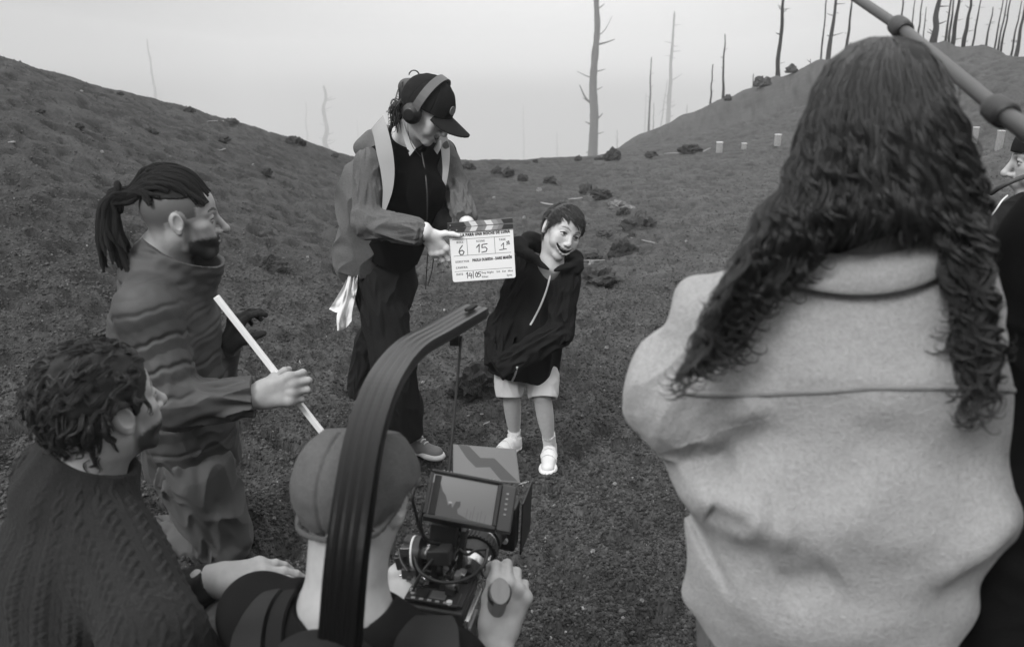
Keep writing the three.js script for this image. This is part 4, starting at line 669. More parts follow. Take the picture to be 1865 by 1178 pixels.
  const wcm = wc; part('sheet', toLocal(mergeGeometries([panel([[640, 486], [624, 522], [606, 552], [599, 563]], [[646, 486], [646, 520], [642, 552], [639, 566]], 3.13, 0, 0.009), panel([[637, 490], [624, 540], [613, 575], [614, 602]], [[648, 490], [648, 530], [641, 568], [640, 584]], 3.1, 2, 0.009), panel([[644, 486], [642, 505], [640, 525], [640, 540]], [[652, 484], [651, 505], [650, 522], [648, 536]], 3.09, 1, 0.006)].map((g) => { g.deleteAttribute('uv'); return g; })), cp), wcm, ct);
  for (const pts of [[[779, 462], [777, 490], [775, 527]], [[790, 460], [787, 490], [779, 520]], [[800, 462], [798, 480], [797, 486]]]) part('strap', toLocal(tube(pts.map((q) => av(...q, 3.08)), 0.0022, 5), base), mat(0.02, 0.6), o);
}
// ---------------------------------------------------------------- the kneeling man with dreadlocks and the white stick
{
  const base = onGround(385, 1000), o = thing('person', 'kneeling man with tied back dreadlocks and quilted jacket holding a white stick', 'person', base), P = (name, g, m, par = o) => part(name, toLocal(g, base), m, par);
  const H = 0.232, hd = frame(dirOf(112 * deg, -2 * deg), V(0, 1, 0), 0, av(331, 396, 2.2)), nb = av(300, 462, 2.21), S = new Field();
  const ho = { skin: 0.28, nose: 1.25, eyeOpen: 0.018, brow: 0.03, browDark: 0.9, beard: 1, beardTone: 0.02, shave: 0.8, jaw: 1.05, lip: 0.55, mouth: 0.075, sideburn: 0.6 };
  const head = addHead(S, hd, H, ho); head.hf = headField(ho).p; S.cone(head.world(0, -0.26, -0.12), nb, 0.06, 0.07, { k: 0.03 });
  for (const [a, b, r, q] of [[V(-0.06, -0.46, 0.27), V(0.06, -0.46, 0.27), 0.07, 0.07], [V(0, -0.41, 0.33), V(0, -0.44, 0.3), 0.06, 0.06], [V(-0.2, -0.33, 0.06), V(-0.08, -0.46, 0.24), 0.06, 0.06], [V(0.2, -0.33, 0.06), V(0.08, -0.46, 0.24), 0.06, 0.06]]) S.cone(head.world(a.x, a.y, a.z), head.world(b.x, b.y, b.z), r * H, q * H, { k: 0.015 });
  const shN = av(268, 568, 2.04), shF = av(345, 545, 2.38), chest = av(296, 580, 2.2), belly = av(340, 740, 2.22), hip = av(352, 835, 2.25), elN = av(322, 738, 1.99), wrN = av(462, 722, 2.03), elF = av(392, 690, 2.42), wrF = av(412, 628, 2.3), knN = av(398, 985, 2.26), knF = av(372, 955, 2.52), anN = av(215, 985, 2.3), anF = av(212, 912, 2.52);
  S.cone(nb, chest, 0.07, 0.11).cone(chest, belly, 0.11, 0.1).cone(belly, hip, 0.1, 0.11).cone(shN, elN, 0.05, 0.042).cone(elN, wrN, 0.042, 0.028).cone(shF, elF, 0.05, 0.042).cone(elF, wrF, 0.042, 0.028).cone(shN, shF, 0.06, 0.06).cone(hip, knN, 0.075, 0.055).cone(hip, knF, 0.075, 0.055).cone(knN, anN, 0.055, 0.035).cone(knF, anF, 0.055, 0.035);
  const hN = addHand(S, handM(V(0.97, 0.16, -0.18), V(-0.2, 0.95, -0.3), av(468, 722, 2.03)), 0.195, { curl: [[0.5, 1.3, 0.9], [0.5, 1.3, 0.9], [0.5, 1.3, 0.9], [0.6, 1.2, 0.8]], spread: [0.1, 0.03, -0.04, -0.12], thumb: [0.5, 0.5, 0.3], thumbOut: 0.6 });
  P('body', skinMesh(S, [{ ...boxOf([V().setFromMatrixPosition(hd), nb], 0.15), h: 0.0026 }, { ...boxOf([wrN, ...hN.tips, ...hN.thumb, ...hN.knuckles], 0.05), h: 0.0028 }], { lo: V(base.x - 0.6, base.y - 0.05, base.z - 0.5), hi: V(base.x + 0.4, base.y + 1.4, base.z + 0.5), h: 0.015 }, head.color), skinMat);
  { const p = hN.knuckles[2], q = hN.tips[2], c = p.clone().lerp(q, 0.42).addScaledVector(V(0, 0, 1), 0.006), r = new THREE.TorusGeometry(0.0105, 0.0016, 6, 20).rotateY(Math.PI / 2).translate(c.x + 0.004, c.y, c.z - 0.004); P('ring', r, mat(0.7, 0.2, { metalness: 0.8 })); }
  // gloved far hand
  const G = new Field(), gM = handM(V(0.35, 0.9, -0.1), V(0.6, 0.1, 0.7), av(414, 632, 2.29), -1); const hG = addHand(G, gM, 0.185, { side: -1, curl: [[0.5, 0.6, 0.4], [0.7, 0.7, 0.5], [0.9, 0.7, 0.5], [1.1, 0.7, 0.5]], thumb: [0.5, 0.3, 0.2], r: 1.1 }); 
  P('glove', meshField(G, boxOf([wrF, ...hG.tips, ...hG.thumb], 0.03).lo, boxOf([wrF, ...hG.tips, ...hG.thumb], 0.03).hi, 0.003, { uvs: 0.08 }), cloth(0.03));
  // dreadlocks: from the hairline over the crown to a tie, then down the back
  const hair = new THREE.Group(); hair.name = 'hair'; o.add(hair); const R = rng(23), dm = cloth(0.02, { bump: 0.004, tex: napT, rough: 0.9 });
  { const K = new Field(); K.fn((x, y, z) => { const p = head.local(x, y, z); return Math.max(evalList(head.hf, p.x, p.y, p.z) - 0.016, 0.27 + 0.07 * sstep(0, 0.3, p.z) - p.y, p.z - 0.28) * H; }, V().setFromMatrixPosition(hd), H * 0.62, {}); P('scalp_hair', meshField(K, V().setFromMatrixPosition(hd).addScalar(-0.16), V().setFromMatrixPosition(hd).addScalar(0.16), 0.005), mat(0.012, 0.95), hair); }
  const tie = [0, 0.27, -0.66];
  for (let i = 0; i < 77; i++) {
    const u0 = (i % 11) / 10 * 2 - 1 + 0.12 * (R() - 0.5), u = Math.sign(u0) * Math.pow(Math.min(1.08, Math.abs(u0)), 0.75), lay = Math.floor(i / 11) / 6, z0 = lerp(0.33, -0.28, lay) - 0.05 * Math.abs(u), x0 = u * 0.285;
    const sp = (x, z, l) => { const q = 1 - (x / 0.345) ** 2 - ((z + 0.06) / 0.43) ** 2; return V(x, 0.13 + 0.385 * Math.sqrt(Math.max(0.03, q)) + l, z); }, lift = 0.05 + 0.13 * (1 - Math.abs(u)) * (0.3 + 0.7 * lay) + 0.03 * R();
    const pts = [sp(x0, z0, 0.0)], m = 3; for (let k = 1; k <= m; k++) { const t = k / (m + 1); pts.push(sp(lerp(x0, tie[0] + u * 0.12, t * t), lerp(z0, -0.42, t), lift * Math.sin(Math.min(1, t * 2.2) * 1.57) + 0.012 * (R() - 0.5))); }
    const tx = tie[0] + u * 0.10, ty = tie[1] + (R() - 0.5) * 0.1 - 0.05 * Math.abs(u) + 0.04 * lay, sw = R(), L = 0.4 + 0.75 * R(); pts.push(V(tx, ty + 0.02, -0.56), V(tx * 1.2, ty, -0.7 - 0.06 * R()));
    const ez = -0.68 - 0.34 * sw * R(), ex = tx + (R() - 0.5) * 0.45; pts.push(V(lerp(tx, ex, 0.3), ty - 0.12 - 0.06 * (1 - sw), lerp(-0.74, ez, 0.55)), V(lerp(tx, ex, 0.6) + (R() - 0.5) * 0.05, ty - 0.25 - L * 0.25, lerp(-0.78, ez, 0.8) + 0.03 * (R() - 0.5)), V(ex, ty - 0.25 - L * 0.6, ez + 0.05 + 0.05 * (R() - 0.5)));
    const r0 = 0.0058 + 0.0026 * R(), ph = R() * 9, g = tube(pts.map((p) => head.world(p.x, p.y, p.z)), (t) => r0 * (1 + 0.12 * N3(t * 14, ph, 0) + 0.06 * N3(t * 40, ph, 2)) * (t > 0.97 ? 0.5 : 1) * lerp(1, 0.85, t), 7, 44); g.attributes.uv.array.forEach((v, k, a) => { a[k] = k & 1 ? v * 4 : v * 0.4; });
    P('dreadlock', g, dm, hair);
  }
  { const c = head.world(0, 0.26, -0.67), g = new THREE.TorusGeometry(0.03, 0.009, 8, 20).scale(0.85, 1.2, 1).applyMatrix4(new THREE.Matrix4().extractRotation(hd)).translate(c.x, c.y, c.z); P('hair_tie', g, dm, hair); }
  // quilted jacket
  const J = new Field(), jm = new THREE.MeshPhysicalMaterial({ color: grey(0.04), roughness: 0.62, bumpMap: tiled(weaveT, 1), bumpScale: 0.0006, sheen: 0.2, sheenColor: grey(0.5), sheenRoughness: 0.5 });
  const quilt = (step, s, a = 0.0075) => (t, ex, ey, x, y, z) => { const w = t + 0.008 * N3(ex * 1.5 + s, ey * 1.5, t * 3), q = Math.abs(((w / step + 100) % 1) - 0.5); return -a * Math.exp(-(((0.5 - q) * step) ** 2) / 0.00005) + 0.007 * q * 2 + 0.0018 * N3(ex * 2.2 + s, ey * 2.2, t * 17) + 0.003 * N3(x * 6, y * 5, z * 6 + s); }, sq = (s) => ({ n: V(0.1, 0, 1).normalize(), s });
  J.cone(av(292, 500, 2.21), av(300, 600, 2.21), 0.105, 0.138, { k: 0.06, sq: sq(1.3), disp: quilt(0.085, 1) }).cone(av(300, 600, 2.21), av(345, 770, 2.22), 0.138, 0.128, { k: 0.05, sq: sq(1.25), disp: quilt(0.085, 2) }).cone(av(343, 762, 2.22), av(352, 838, 2.24), 0.132, 0.14, { k: 0.03, sq: sq(1.2), flatB: true, disp: folds(0.007, 9, 1, 3) });
  J.cone(shN, elN, 0.075, 0.066, { k: 0.05, disp: quilt(0.082, 3) }).cone(elN, wrN, 0.066, 0.05, { k: 0.03, flatB: true, disp: (t, ex, ey, x, y, z) => folds(0.009, 7, 0.8, 8)(t, ex, ey) }).cone(shF, elF, 0.072, 0.062, { k: 0.05 }).cone(elF, wrF, 0.062, 0.045, { k: 0.03, flatB: true }).cone(shN, shF, 0.075, 0.072, { k: 0.06 });
  J.cone(wrN.clone().lerp(elN, 0.05), wrN.clone().lerp(elN, -0.2), 0.036, 0.036, { sub: true, k: 0.008 });
  const cn = V(0.26, 0.96, -0.1).normalize(), c0 = av(318, 512, 2.21), c1 = av(338, 458, 2.21), cs = { n: V(0.96, -0.26, -0.35).normalize(), s: 1.22 }; J.cone(c0, c1, 0.096, 0.093, { k: 0.035, flatB: true, sq: cs, disp: (t, ex, ey, x, y, z) => 0.003 * N3(x * 16, y * 30, z * 16) }).cone(c0.clone().lerp(c1, 0.1), c1.clone().lerp(c0, -0.4), 0.074, 0.087, { sub: true, k: 0.008, sq: cs });
  const jb = boxOf([shN, shF, elN, wrN, hip, c1, elF], 0.17); P('quilted_jacket', meshField(J, jb.lo, jb.hi, 0.005, { uvs: 0.12 }), jm);
  // trousers
  const T = new Field(), td = drape(0.008, 4, 3, 4, 31), tm = cloth(0.085, { bump: 0.0012 }), tf = (s) => folds(0.013, 9, 0.9, s);
  T.cone(av(350, 815, 2.25), av(356, 862, 2.25), 0.1, 0.112, { k: 0.07, flatA: true, sq: sq(1.2) }).cone(av(352, 850, 2.17), av(402, 968, 2.24), 0.112, 0.1, { k: 0.03, disp: (t, a, b, x, y, z) => td(x, y, z) + folds(0.008, 6, 0.9, 12)(t, a, b) }).cone(av(365, 845, 2.36), av(382, 945, 2.5), 0.11, 0.095, { k: 0.04 }).cone(av(398, 988, 2.26), anN, 0.088, 0.066, { k: 0.04, disp: tf(2) }).cone(knF, anF, 0.08, 0.066, { k: 0.04, disp: tf(4) });
  const tb = boxOf([hip, knN, knF, anN, anF], 0.26); P('trousers', meshField(T, V(tb.lo.x, base.y - 0.04, tb.lo.z), tb.hi, 0.006, { uvs: 0.12 }), tm);
  const up = cloth(0.1), so = mat(0.4, 0.8); for (const [a, y] of [[anN, 0.06], [anF, 0.06]]) { const p = a.clone(); p.x += 0.03; p.y = ground(p.x, p.z) + 0.11; shoe(o, p.sub(base), V(-1, -0.1, 0.05), 0.27, { up: V(0, -1, 0), upper: up, sole: so, laces: 0, high: 0.3 }); }
  // white stick held in the near hand
  const a = av(393, 540, 2.1), b = av(640, 856, 2.06), c = a.clone().lerp(b, 0.5), st = thing('wooden_stick', 'long thin white painted stick held by the kneeling man', 'stick', c), z = b.clone().sub(a), L = z.length(); z.normalize(); const x = V(0.8, 0.6, 0.1).cross(z).normalize(); part('shaft', rbox(0.013, 0.016, L, 0.002).applyMatrix4(basis(x, z.clone().cross(x), z, V(0, 0, 0))), mat(0.75, 0.6), st);
}
// ---------------------------------------------------------------- the bearded man in the cable knit sweater
{
  const base = at(150, 1330, 1.6); base.y = ground(base.x, base.z);
  const o = thing('person', 'man with wavy dark hair in a cable knit sweater resting a hand on his knee', 'person', base), P = (name, g, m, par = o) => part(name, toLocal(g, base), m, par);
  const H = 0.236, hd = frame(dirOf(148 * deg, 6 * deg), V(0, 1, 0), -3 * deg, at(190, 742, 1.5)), nb = at(156, 862, 1.53), S = new Field();
  const ho = { skin: 0.29, nose: 1.1, eyeOpen: 0.02, brow: 0.03, browDark: 0.85, beard: 1, beardTone: 0.035, sideburn: 0.7, jaw: 1.03, lip: 0.55, mouth: 0.08, earOut: 0.45 };
  const head = addHead(S, hd, H, ho); head.hf = headField(ho).p; S.cone(head.world(0, -0.26, -0.12), nb, 0.058, 0.068, { k: 0.03 });
  const fw = dirOf(140 * deg, 0), rt = V(-fw.z, 0, fw.x), back = fw.clone().negate();   // his right is towards the camera
  const shR = nb.clone().addScaledVector(rt, 0.135).add(V(-0.02, -0.105, 0)), shL = nb.clone().addScaledVector(rt, -0.19).add(V(0, -0.075, 0)), chest = nb.clone().add(V(-0.02, -0.2, 0)).addScaledVector(back, 0.03), belly = nb.clone().add(V(-0.03, -0.45, 0.0)).addScaledVector(back, 0.07), hip = nb.clone().add(V(-0.04, -0.62, 0)).addScaledVector(back, 0.08);
  const elR = at(283, 1160, 1.36), wrR = at(420, 1290, 1.5), elL = at(235, 1130, 1.68), wrL = at(388, 1058, 1.66), knL = at(462, 1118, 1.68), knR = at(420, 1330, 1.6);
  S.cone(nb, chest, 0.06, 0.1).cone(chest, belly, 0.1, 0.1).cone(belly, hip, 0.1, 0.11).cone(shR, elR, 0.045, 0.04).cone(elR, wrR, 0.04, 0.03).cone(shL, elL, 0.045, 0.04).cone(elL, wrL, 0.04, 0.028).cone(shL, shR, 0.03, 0.03).cone(hip, knL, 0.08, 0.05).cone(hip, knR, 0.08, 0.05);
  const h1 = addHand(S, handM(V(0.98, 0.02, -0.12), V(0.1, -0.25, 0.95), at(392, 1055, 1.655), -1), 0.195, { side: -1, curl: [[0.15, 0.3, 0.3], [0.15, 0.35, 0.3], [0.2, 0.35, 0.3], [0.25, 0.4, 0.3]], spread: [0.14, 0.04, -0.05, -0.16], thumb: [0.35, 0.2, 0.2], thumbOut: 0.55 });
  P('body', skinMesh(S, [{ ...boxOf([V().setFromMatrixPosition(hd), nb], 0.16), h: 0.0026 }, { ...boxOf([wrL, ...h1.tips, ...h1.thumb, ...h1.knuckles], 0.045), h: 0.0027 }], { ...boxOf([nb, hip, elR, wrR, elL, shL, shR, knL, knR], 0.12), h: 0.015 }, head.color), skinMat);
  // wavy hair, longer on top
  const hairM = new THREE.MeshStandardMaterial({ color: grey(0.016), roughness: 0.48 }), c0 = V().setFromMatrixPosition(hd);
  const inHair = (p) => { const face = p.z > 0.05 ? lerp(-0.06, 0.3, sstep(0.05, 0.34, p.z)) : lerp(-0.06, -0.3, sstep(0.0, -0.26, p.z)), ear = HYP((p.y + 0.03) / 0.15, (p.z + 0.05) / 0.1) < 1; return p.y > face && !(ear && p.y < 0.07); };
  const K = new Field(); K.fn((x, y, z) => { const p = head.local(x, y, z), face = p.z > 0.05 ? lerp(-0.06, 0.3, sstep(0.05, 0.34, p.z)) : lerp(-0.06, -0.3, sstep(0.0, -0.26, p.z)), ear = 0.15 - HYP((p.y + 0.05), (p.z + 0.05) * 1.3); return Math.max(evalList(head.hf, p.x, p.y, p.z) - 0.03 - 0.02 * sstep(0, 0.3, p.y) - 0.016 * N3(p.x * 7, p.y * 7, p.z * 7), (face - p.y) * 0.7, Math.abs(p.x) > 0.25 ? ear : -1) * H; }, c0, H * 0.65, {});
  const st = combHair(head, 2700, 9, { H, lock: 9, spreadR: 0.022, where: (p) => inHair(p) ? (p.y > 0.2 ? 1 : 0.7) : 0, flow: (p) => p.y > 0.2 ? V(0.25 + p.x, -0.2, -1) : V(p.x * 0.3, -1, -0.55), len: (p, R) => p.y > 0.15 ? 0.26 + 0.16 * R() : p.z < -0.2 ? 0.22 + 0.12 * R() : 0.16 + 0.1 * R(), lift: 0.095, r: 0.0009, clump: 1.2, seg: 11, wave: 0.95, wl: 8, avoid: (p) => Math.abs(p.x) > 0.27 && HYP((p.y + 0.05) / 0.14, (p.z + 0.04) / 0.11) < 1 });
  const hr = P('hair', strands(st), hairM); P('hair_mass', meshField(K, c0.clone().addScalar(-0.18), c0.clone().addScalar(0.18), 0.004), mat(0.01, 0.95), hr);
  // sweater: cables run down the body and along the sleeves
  const cable = (rad, pitch, a) => (t, ex, ey, x, y, z) => {
    const u = Math.atan2(ey, ex) * rad / pitch + 100, f = (u - Math.floor(u)) - 0.5, ph = t / 0.05 * 6.2832 + Math.floor(u) * 1.3; let h = 0;
    if (Math.abs(f) < 0.36) { const s1 = 0.17 * Math.sin(ph), d1 = (f - s1) / 0.15, d2 = (f + s1) / 0.15, q = Math.cos(ph); h = Math.max(Math.max(0, 1 - d1 * d1) * (0.8 + 0.25 * q), Math.max(0, 1 - d2 * d2) * (0.8 - 0.25 * q)); }
    else h = 0.15 * (0.5 - Math.abs(f)) / 0.14;
    return a * h + 0.007 * N3(x * 4, y * 5, z * 4);
  }, rib = (rad, a) => (t, ex, ey) => a * Math.sin(Math.atan2(ey, ex) * Math.round(rad / 0.0075 * 1.0));
  const W = new Field(), wm = cloth(0.029, { bump: 0.003, tex: napT, map: napC, sheen: 0.25 }), sq = (s) => ({ n: rt, s });
  W.cone(nb.clone().add(V(-0.01, -0.06, 0)).addScaledVector(back, 0.012), chest, 0.088, 0.135, { k: 0.06, sq: sq(1.35), disp: cable(0.14, 0.05, 0.0055) }).cone(chest, belly, 0.135, 0.15, { k: 0.05, sq: sq(1.35), disp: cable(0.14, 0.05, 0.0055) }).cone(belly, hip, 0.15, 0.15, { k: 0.05, sq: sq(1.3), disp: cable(0.14, 0.05, 0.0055), flatB: true });
  W.cone(shR, elR, 0.078, 0.078, { k: 0.06, disp: cable(0.075, 0.05, 0.0055) }).cone(elR, wrR, 0.076, 0.055, { k: 0.03, disp: cable(0.065, 0.05, 0.0055), flatB: true }).cone(shL, elL, 0.08, 0.072, { k: 0.06, disp: cable(0.075, 0.05, 0.0055) }).cone(elL, wrL.clone().lerp(elL, 0.3), 0.07, 0.054, { k: 0.03, disp: cable(0.06, 0.05, 0.0055) }).cone(wrL.clone().lerp(elL, 0.42), wrL, 0.05, 0.041, { k: 0.008, flatB: true, disp: rib(0.045, 0.0024) }).cone(wrL.clone().lerp(elL, 0.06), wrL.clone().lerp(elL, -0.15), 0.033, 0.034, { sub: true, k: 0.004 });
  const ua = V(0.44, 0.88, -0.12).normalize(), nc = at(160, 846, 1.53), cq = { n: V(0.85, -0.4, 0.1).addScaledVector(ua, -V(0.85, -0.4, 0.1).dot(ua)).normalize(), s: 1.12 }; W.cone(nc.clone().addScaledVector(ua, -0.075), nc.clone().addScaledVector(ua, 0.026), 0.105, 0.082, { flatB: true, k: 0.03, disp: rib(0.085, 0.0018), sq: cq }).cone(nc.clone().addScaledVector(ua, -0.03), nc.clone().addScaledVector(ua, 0.08), 0.068, 0.074, { sub: true, k: 0.006, sq: cq });
  const wb = boxOf([nb, hip, elR, wrR, elL, wrL, shL, shR], 0.2); P('cable_knit_sweater', meshField(W, wb.lo, wb.hi, 0.0042, { uvs: 0.09 }), wm);
  // trousers
  const T = new Field(), tm = cloth(0.16); T.cone(hip, knL, 0.12, 0.075, { k: 0.04, disp: folds(0.005, 7, 0.8, 3) }).cone(hip, knR, 0.12, 0.08, { k: 0.04 }); const fL = knL.clone().add(V(-0.1, 0, -0.05)), fR = knR.clone().add(V(-0.35, 0, 0.1)); fL.y = fR.y = base.y + 0.07; T.cone(knL, fL, 0.075, 0.06, { k: 0.03 }).cone(knR, fR, 0.08, 0.06, { k: 0.03 }).cone(hip, hip.clone().add(V(0, -0.1, 0)), 0.14, 0.14, { k: 0.04 });
  const tb = boxOf([hip, knL, knR, fL, fR], 0.16); P('trousers', meshField(T, tb.lo, tb.hi, 0.008, { uvs: 0.12 }), tm);
  shoe(o, V(fL.x - 0.06, base.y + 0.0, fL.z).sub(base), V(1, 0, -0.3), 0.28, { upper: mat(0.1, 0.7), sole: mat(0.3, 0.8), laces: 4 });
  shoe(o, V(fR.x, base.y + 0.0, fR.z).sub(base), V(0.2, 0, 1), 0.28, { upper: mat(0.1, 0.7), sole: mat(0.3, 0.8), laces: 4 });
}
// ---------------------------------------------------------------- the camera operator in a flat cap
{
  const base = at(640, 1560, 1.5); base.y = ground(base.x, base.z);
  const o = thing('person', 'camera operator in a pale flat cap seen from behind gripping the camera handle', 'person', base), P = (name, g, m, par = o) => part(name, toLocal(g, base), m, par);
  const H = 0.235, fw = dirOf(158 * deg, 0), rt = V(-fw.z, 0, fw.x), hd = frame(dirOf(160 * deg, -10 * deg), V(0, 1, 0), -4 * deg, at(653, 905, 1.36)), nb = at(628, 1105, 1.34), S = new Field();
  const ho = { skin: 0.34, nose: 1.1, eyeOpen: 0.022, brow: 0.05, shave: 0.35, beard: 0.5, beardTone: 0.12, jaw: 1.0, lip: 0.6, earOut: 0.45 };
  const head = addHead(S, hd, H, ho); head.hf = headField(ho).p; S.cone(head.world(0, -0.2, -0.13), nb, 0.068, 0.07, { k: 0.03 }).cone(nb, nb.clone().addScaledVector(rt, 0.12).add(V(0, -0.05, 0)), 0.045, 0.035, { k: 0.04 }).cone(nb, nb.clone().addScaledVector(rt, -0.12).add(V(0, -0.05, 0)), 0.045, 0.035, { k: 0.04 });
  const shR = nb.clone().addScaledVector(rt, 0.19).add(V(0, -0.075, 0)), shL = nb.clone().addScaledVector(rt, -0.19).add(V(0, -0.07, 0)), chest = nb.clone().add(V(0, -0.2, 0)), hip = nb.clone().add(V(0, -0.56, 0)).addScaledVector(fw, -0.06), elR = at(930, 1300, 1.45), wrR = at(903, 1168, 1.57), elL = at(560, 1260, 1.65), wrL = at(716, 1128, 1.66);
  S.cone(nb, chest, 0.06, 0.1).cone(chest, hip, 0.1, 0.11).cone(shR, elR, 0.045, 0.04).cone(elR, wrR, 0.042, 0.029).cone(shL, elL, 0.045, 0.04).cone(elL, wrL, 0.04, 0.029).cone(shL, shR, 0.05, 0.05);
  // right hand round the grip: back to us, thumb up the near side
  const hR = addHand(S, handM(V(0.30, 0.83, -0.47), V(-0.93, 0.3, 0.2), at(906, 1160, 1.575)), 0.2, { curl: [[0.75, 1.1, 0.7], [0.8, 1.15, 0.7], [0.85, 1.15, 0.7], [0.9, 1.1, 0.7]], spread: [0.05, 0.02, -0.03, -0.07], thumb: [0.35, 0.1, 0.05], thumbOut: 0.22 });
  const hL = addHand(S, handM(V(0.25, 0.8, -0.5), V(0.9, 0.1, 0.2), at(722, 1122, 1.66), -1), 0.19, { side: -1, curl: [[0.5, 0.8, 0.6], [0.5, 0.8, 0.6], [0.6, 0.8, 0.6], [0.7, 0.8, 0.6]] });
  P('body', skinMesh(S, [{ ...boxOf([V().setFromMatrixPosition(hd), nb], 0.17), h: 0.003 }, { ...boxOf([wrR, ...hR.tips, ...hR.thumb, ...hR.knuckles], 0.05), h: 0.0027 }, { ...boxOf([wrL, ...hL.tips, ...hL.thumb], 0.03), h: 0.0032 }], { ...boxOf([nb, hip, elR, wrR, elL, shL, shR], 0.12), h: 0.014 }, head.color), skinMat);
  // flat cap: full crown gathered to the front, band, seam and a buckle strap at the back, short peak
  const K = new Field(), cm = cloth(0.095, { bump: 0.001, rough: 0.95, tex: napT, map: napC });
  K.fn((x, y, z) => { const p = head.local(x, y, z), low = p.z > 0 ? 0.12 + 0.06 * p.z : lerp(0.12, -0.14, sstep(0.02, -0.36, p.z)), e = HYP(p.x / 0.45, (p.y - 0.13) / 0.45, (p.z + 0.02) / 0.525), seam = Math.exp(-(p.x * p.x) / 0.00025) * (p.z < 0.1 ? 0.018 : 0), top = Math.max(0, p.y - 0.2), side = 0.004 * Math.exp(-((Math.abs(p.x) - 0.27) ** 2) / 0.0002); return Math.max((e - 1) * 0.42 + seam + side + 0.006 * N3(p.x * 5, p.y * 5, p.z * 5), (low - p.y) * 0.85, p.y + 0.22 * p.z - 0.5) * H; }, head.world(0, 0.1, 0), H * 0.65, {});
  K.fn((x, y, z) => { const p = head.local(x, y, z), y0 = p.z > 0 ? 0.12 + 0.06 * p.z : lerp(0.12, -0.14, sstep(0.02, -0.36, p.z)), e = HYP(p.x / 0.405, (p.z + 0.03) / 0.475) - 1; return Math.max(Math.abs(e) * 0.42 - 0.014, Math.abs(p.y - y0 - 0.01) - 0.018) * H; }, head.world(0, 0, 0), H * 0.65, { k: 0.006 });
  K.fn((x, y, z) => { const p = head.local(x, y, z), y0 = 0.1 - 0.9 * p.x * p.x - 0.25 * (p.z - 0.38), r = HYP(p.x / 0.32, (p.z - 0.3) / 0.36); return Math.max(Math.abs(p.y - y0) - 0.02, (r - 1) * 0.3, 0.2 - p.z) * H * 0.75; }, head.world(0, 0.05, 0.45), H * 0.5, { k: 0.02 });
  const cap = P('flat_cap', meshField(K, head.world(0, 0.1, 0.02).addScalar(-0.2), head.world(0, 0.1, 0.02).addScalar(0.2), 0.0032, { uvs: 0.1 }), cm);
  { const q = [-0.06, -0.02, 0.02, 0.06].map((a) => head.world(a, -0.095, -0.41 + a * a * 2)), w = [-0.06, -0.02, 0.02, 0.06].map((a) => head.world(a, -0.035, -0.455 + a * a * 2)); P('strap', ribbon(q, w, 0.003), cloth(0.06), cap); const c = head.world(-0.105, -0.085, -0.42); P('rivet', new THREE.SphereGeometry(0.006, 10, 8).translate(c.x, c.y, c.z), mat(0.5, 0.3, { metalness: 0.7 }), cap); }
  // black T-shirt
  const C = new Field(), tm = cloth(0.009, { bump: 0.001 }), sq = (s) => ({ n: rt, s }); C.cone(nb.clone().add(V(0, -0.035, 0)), chest, 0.078, 0.12, { k: 0.08, sq: sq(1.5), disp: folds(0.006, 9, 0.8, 2) }).cone(chest, hip, 0.12, 0.125, { k: 0.05, sq: sq(1.4) }).cone(nb.clone().add(V(0, -0.045, 0)), shR, 0.062, 0.066, { k: 0.05 }).cone(nb.clone().add(V(0, -0.045, 0)), shL, 0.062, 0.066, { k: 0.05 }).cone(shR, shR.clone().lerp(elR, 0.5), 0.066, 0.062, { k: 0.04, flatB: true }).cone(shL, shL.clone().lerp(elL, 0.5), 0.066, 0.062, { k: 0.04, flatB: true });
  C.cone(nb.clone().add(V(0, -0.03, 0)), nb.clone().add(V(0, 0.12, 0)), 0.072, 0.085, { sub: true, k: 0.01, sq: sq(1.12) });
  const cb = boxOf([nb, hip, shL, shR, shR.clone().lerp(elR, 0.6), shL.clone().lerp(elL, 0.6)], 0.14), shirt = P('t_shirt', meshField(C, cb.lo, cb.hi, 0.006, { uvs: 0.12 }), tm);
  const hit = (F, px, py, lift = 0.002) => { const r = ray(px, py); let s = 0.8; for (let i = 0; i < 400; i++) { const q = r.clone().multiplyScalar(s).add(EYE), v = evalList(F.p, q.x, q.y, q.z); if (v < lift) return q; s += Math.max(0.0006, v * 0.5); if (s > 3) break; } return null; };
  { const wm = mat(0.6, 0.7), seg = [[[545, 1158], [553, 1156], [563, 1160], [570, 1165]], [[548, 1165], [556, 1174], [566, 1176]], [[569, 1176], [573, 1170], [577, 1163]]]; for (const s of seg) { const q = s.map((a) => hit(C, ...a, 0.001)).filter(Boolean); if (q.length > 2) P('print', tube(q, 0.0028, 5), wm, shirt); } }
  // trousers and boots, below the frame
  const T = new Field(), kR = hip.clone().addScaledVector(fw, 0.36).addScaledVector(rt, 0.13), kL = hip.clone().addScaledVector(fw, 0.3).addScaledVector(rt, -0.13), fR = hip.clone().addScaledVector(fw, -0.22).addScaledVector(rt, 0.12), fL = hip.clone().addScaledVector(fw, -0.22).addScaledVector(rt, -0.12); kR.y = kL.y = base.y + 0.09; fR.y = fL.y = base.y + 0.07;
  T.cone(hip, kR, 0.13, 0.085).cone(hip, kL, 0.13, 0.085).cone(kR, fR, 0.08, 0.06).cone(kL, fL, 0.08, 0.06); const tb = boxOf([hip, kR, kL, fR, fL], 0.15); P('trousers', meshField(T, tb.lo, tb.hi, 0.01, { uvs: 0.12 }), cloth(0.03));
  for (const f of [fR, fL]) shoe(o, f.clone().add(V(0, 0.05, 0)).sub(base), fw.clone().negate(), 0.27, { upper: mat(0.04, 0.7), sole: mat(0.05, 0.8), up: V(0, -1, 0) });

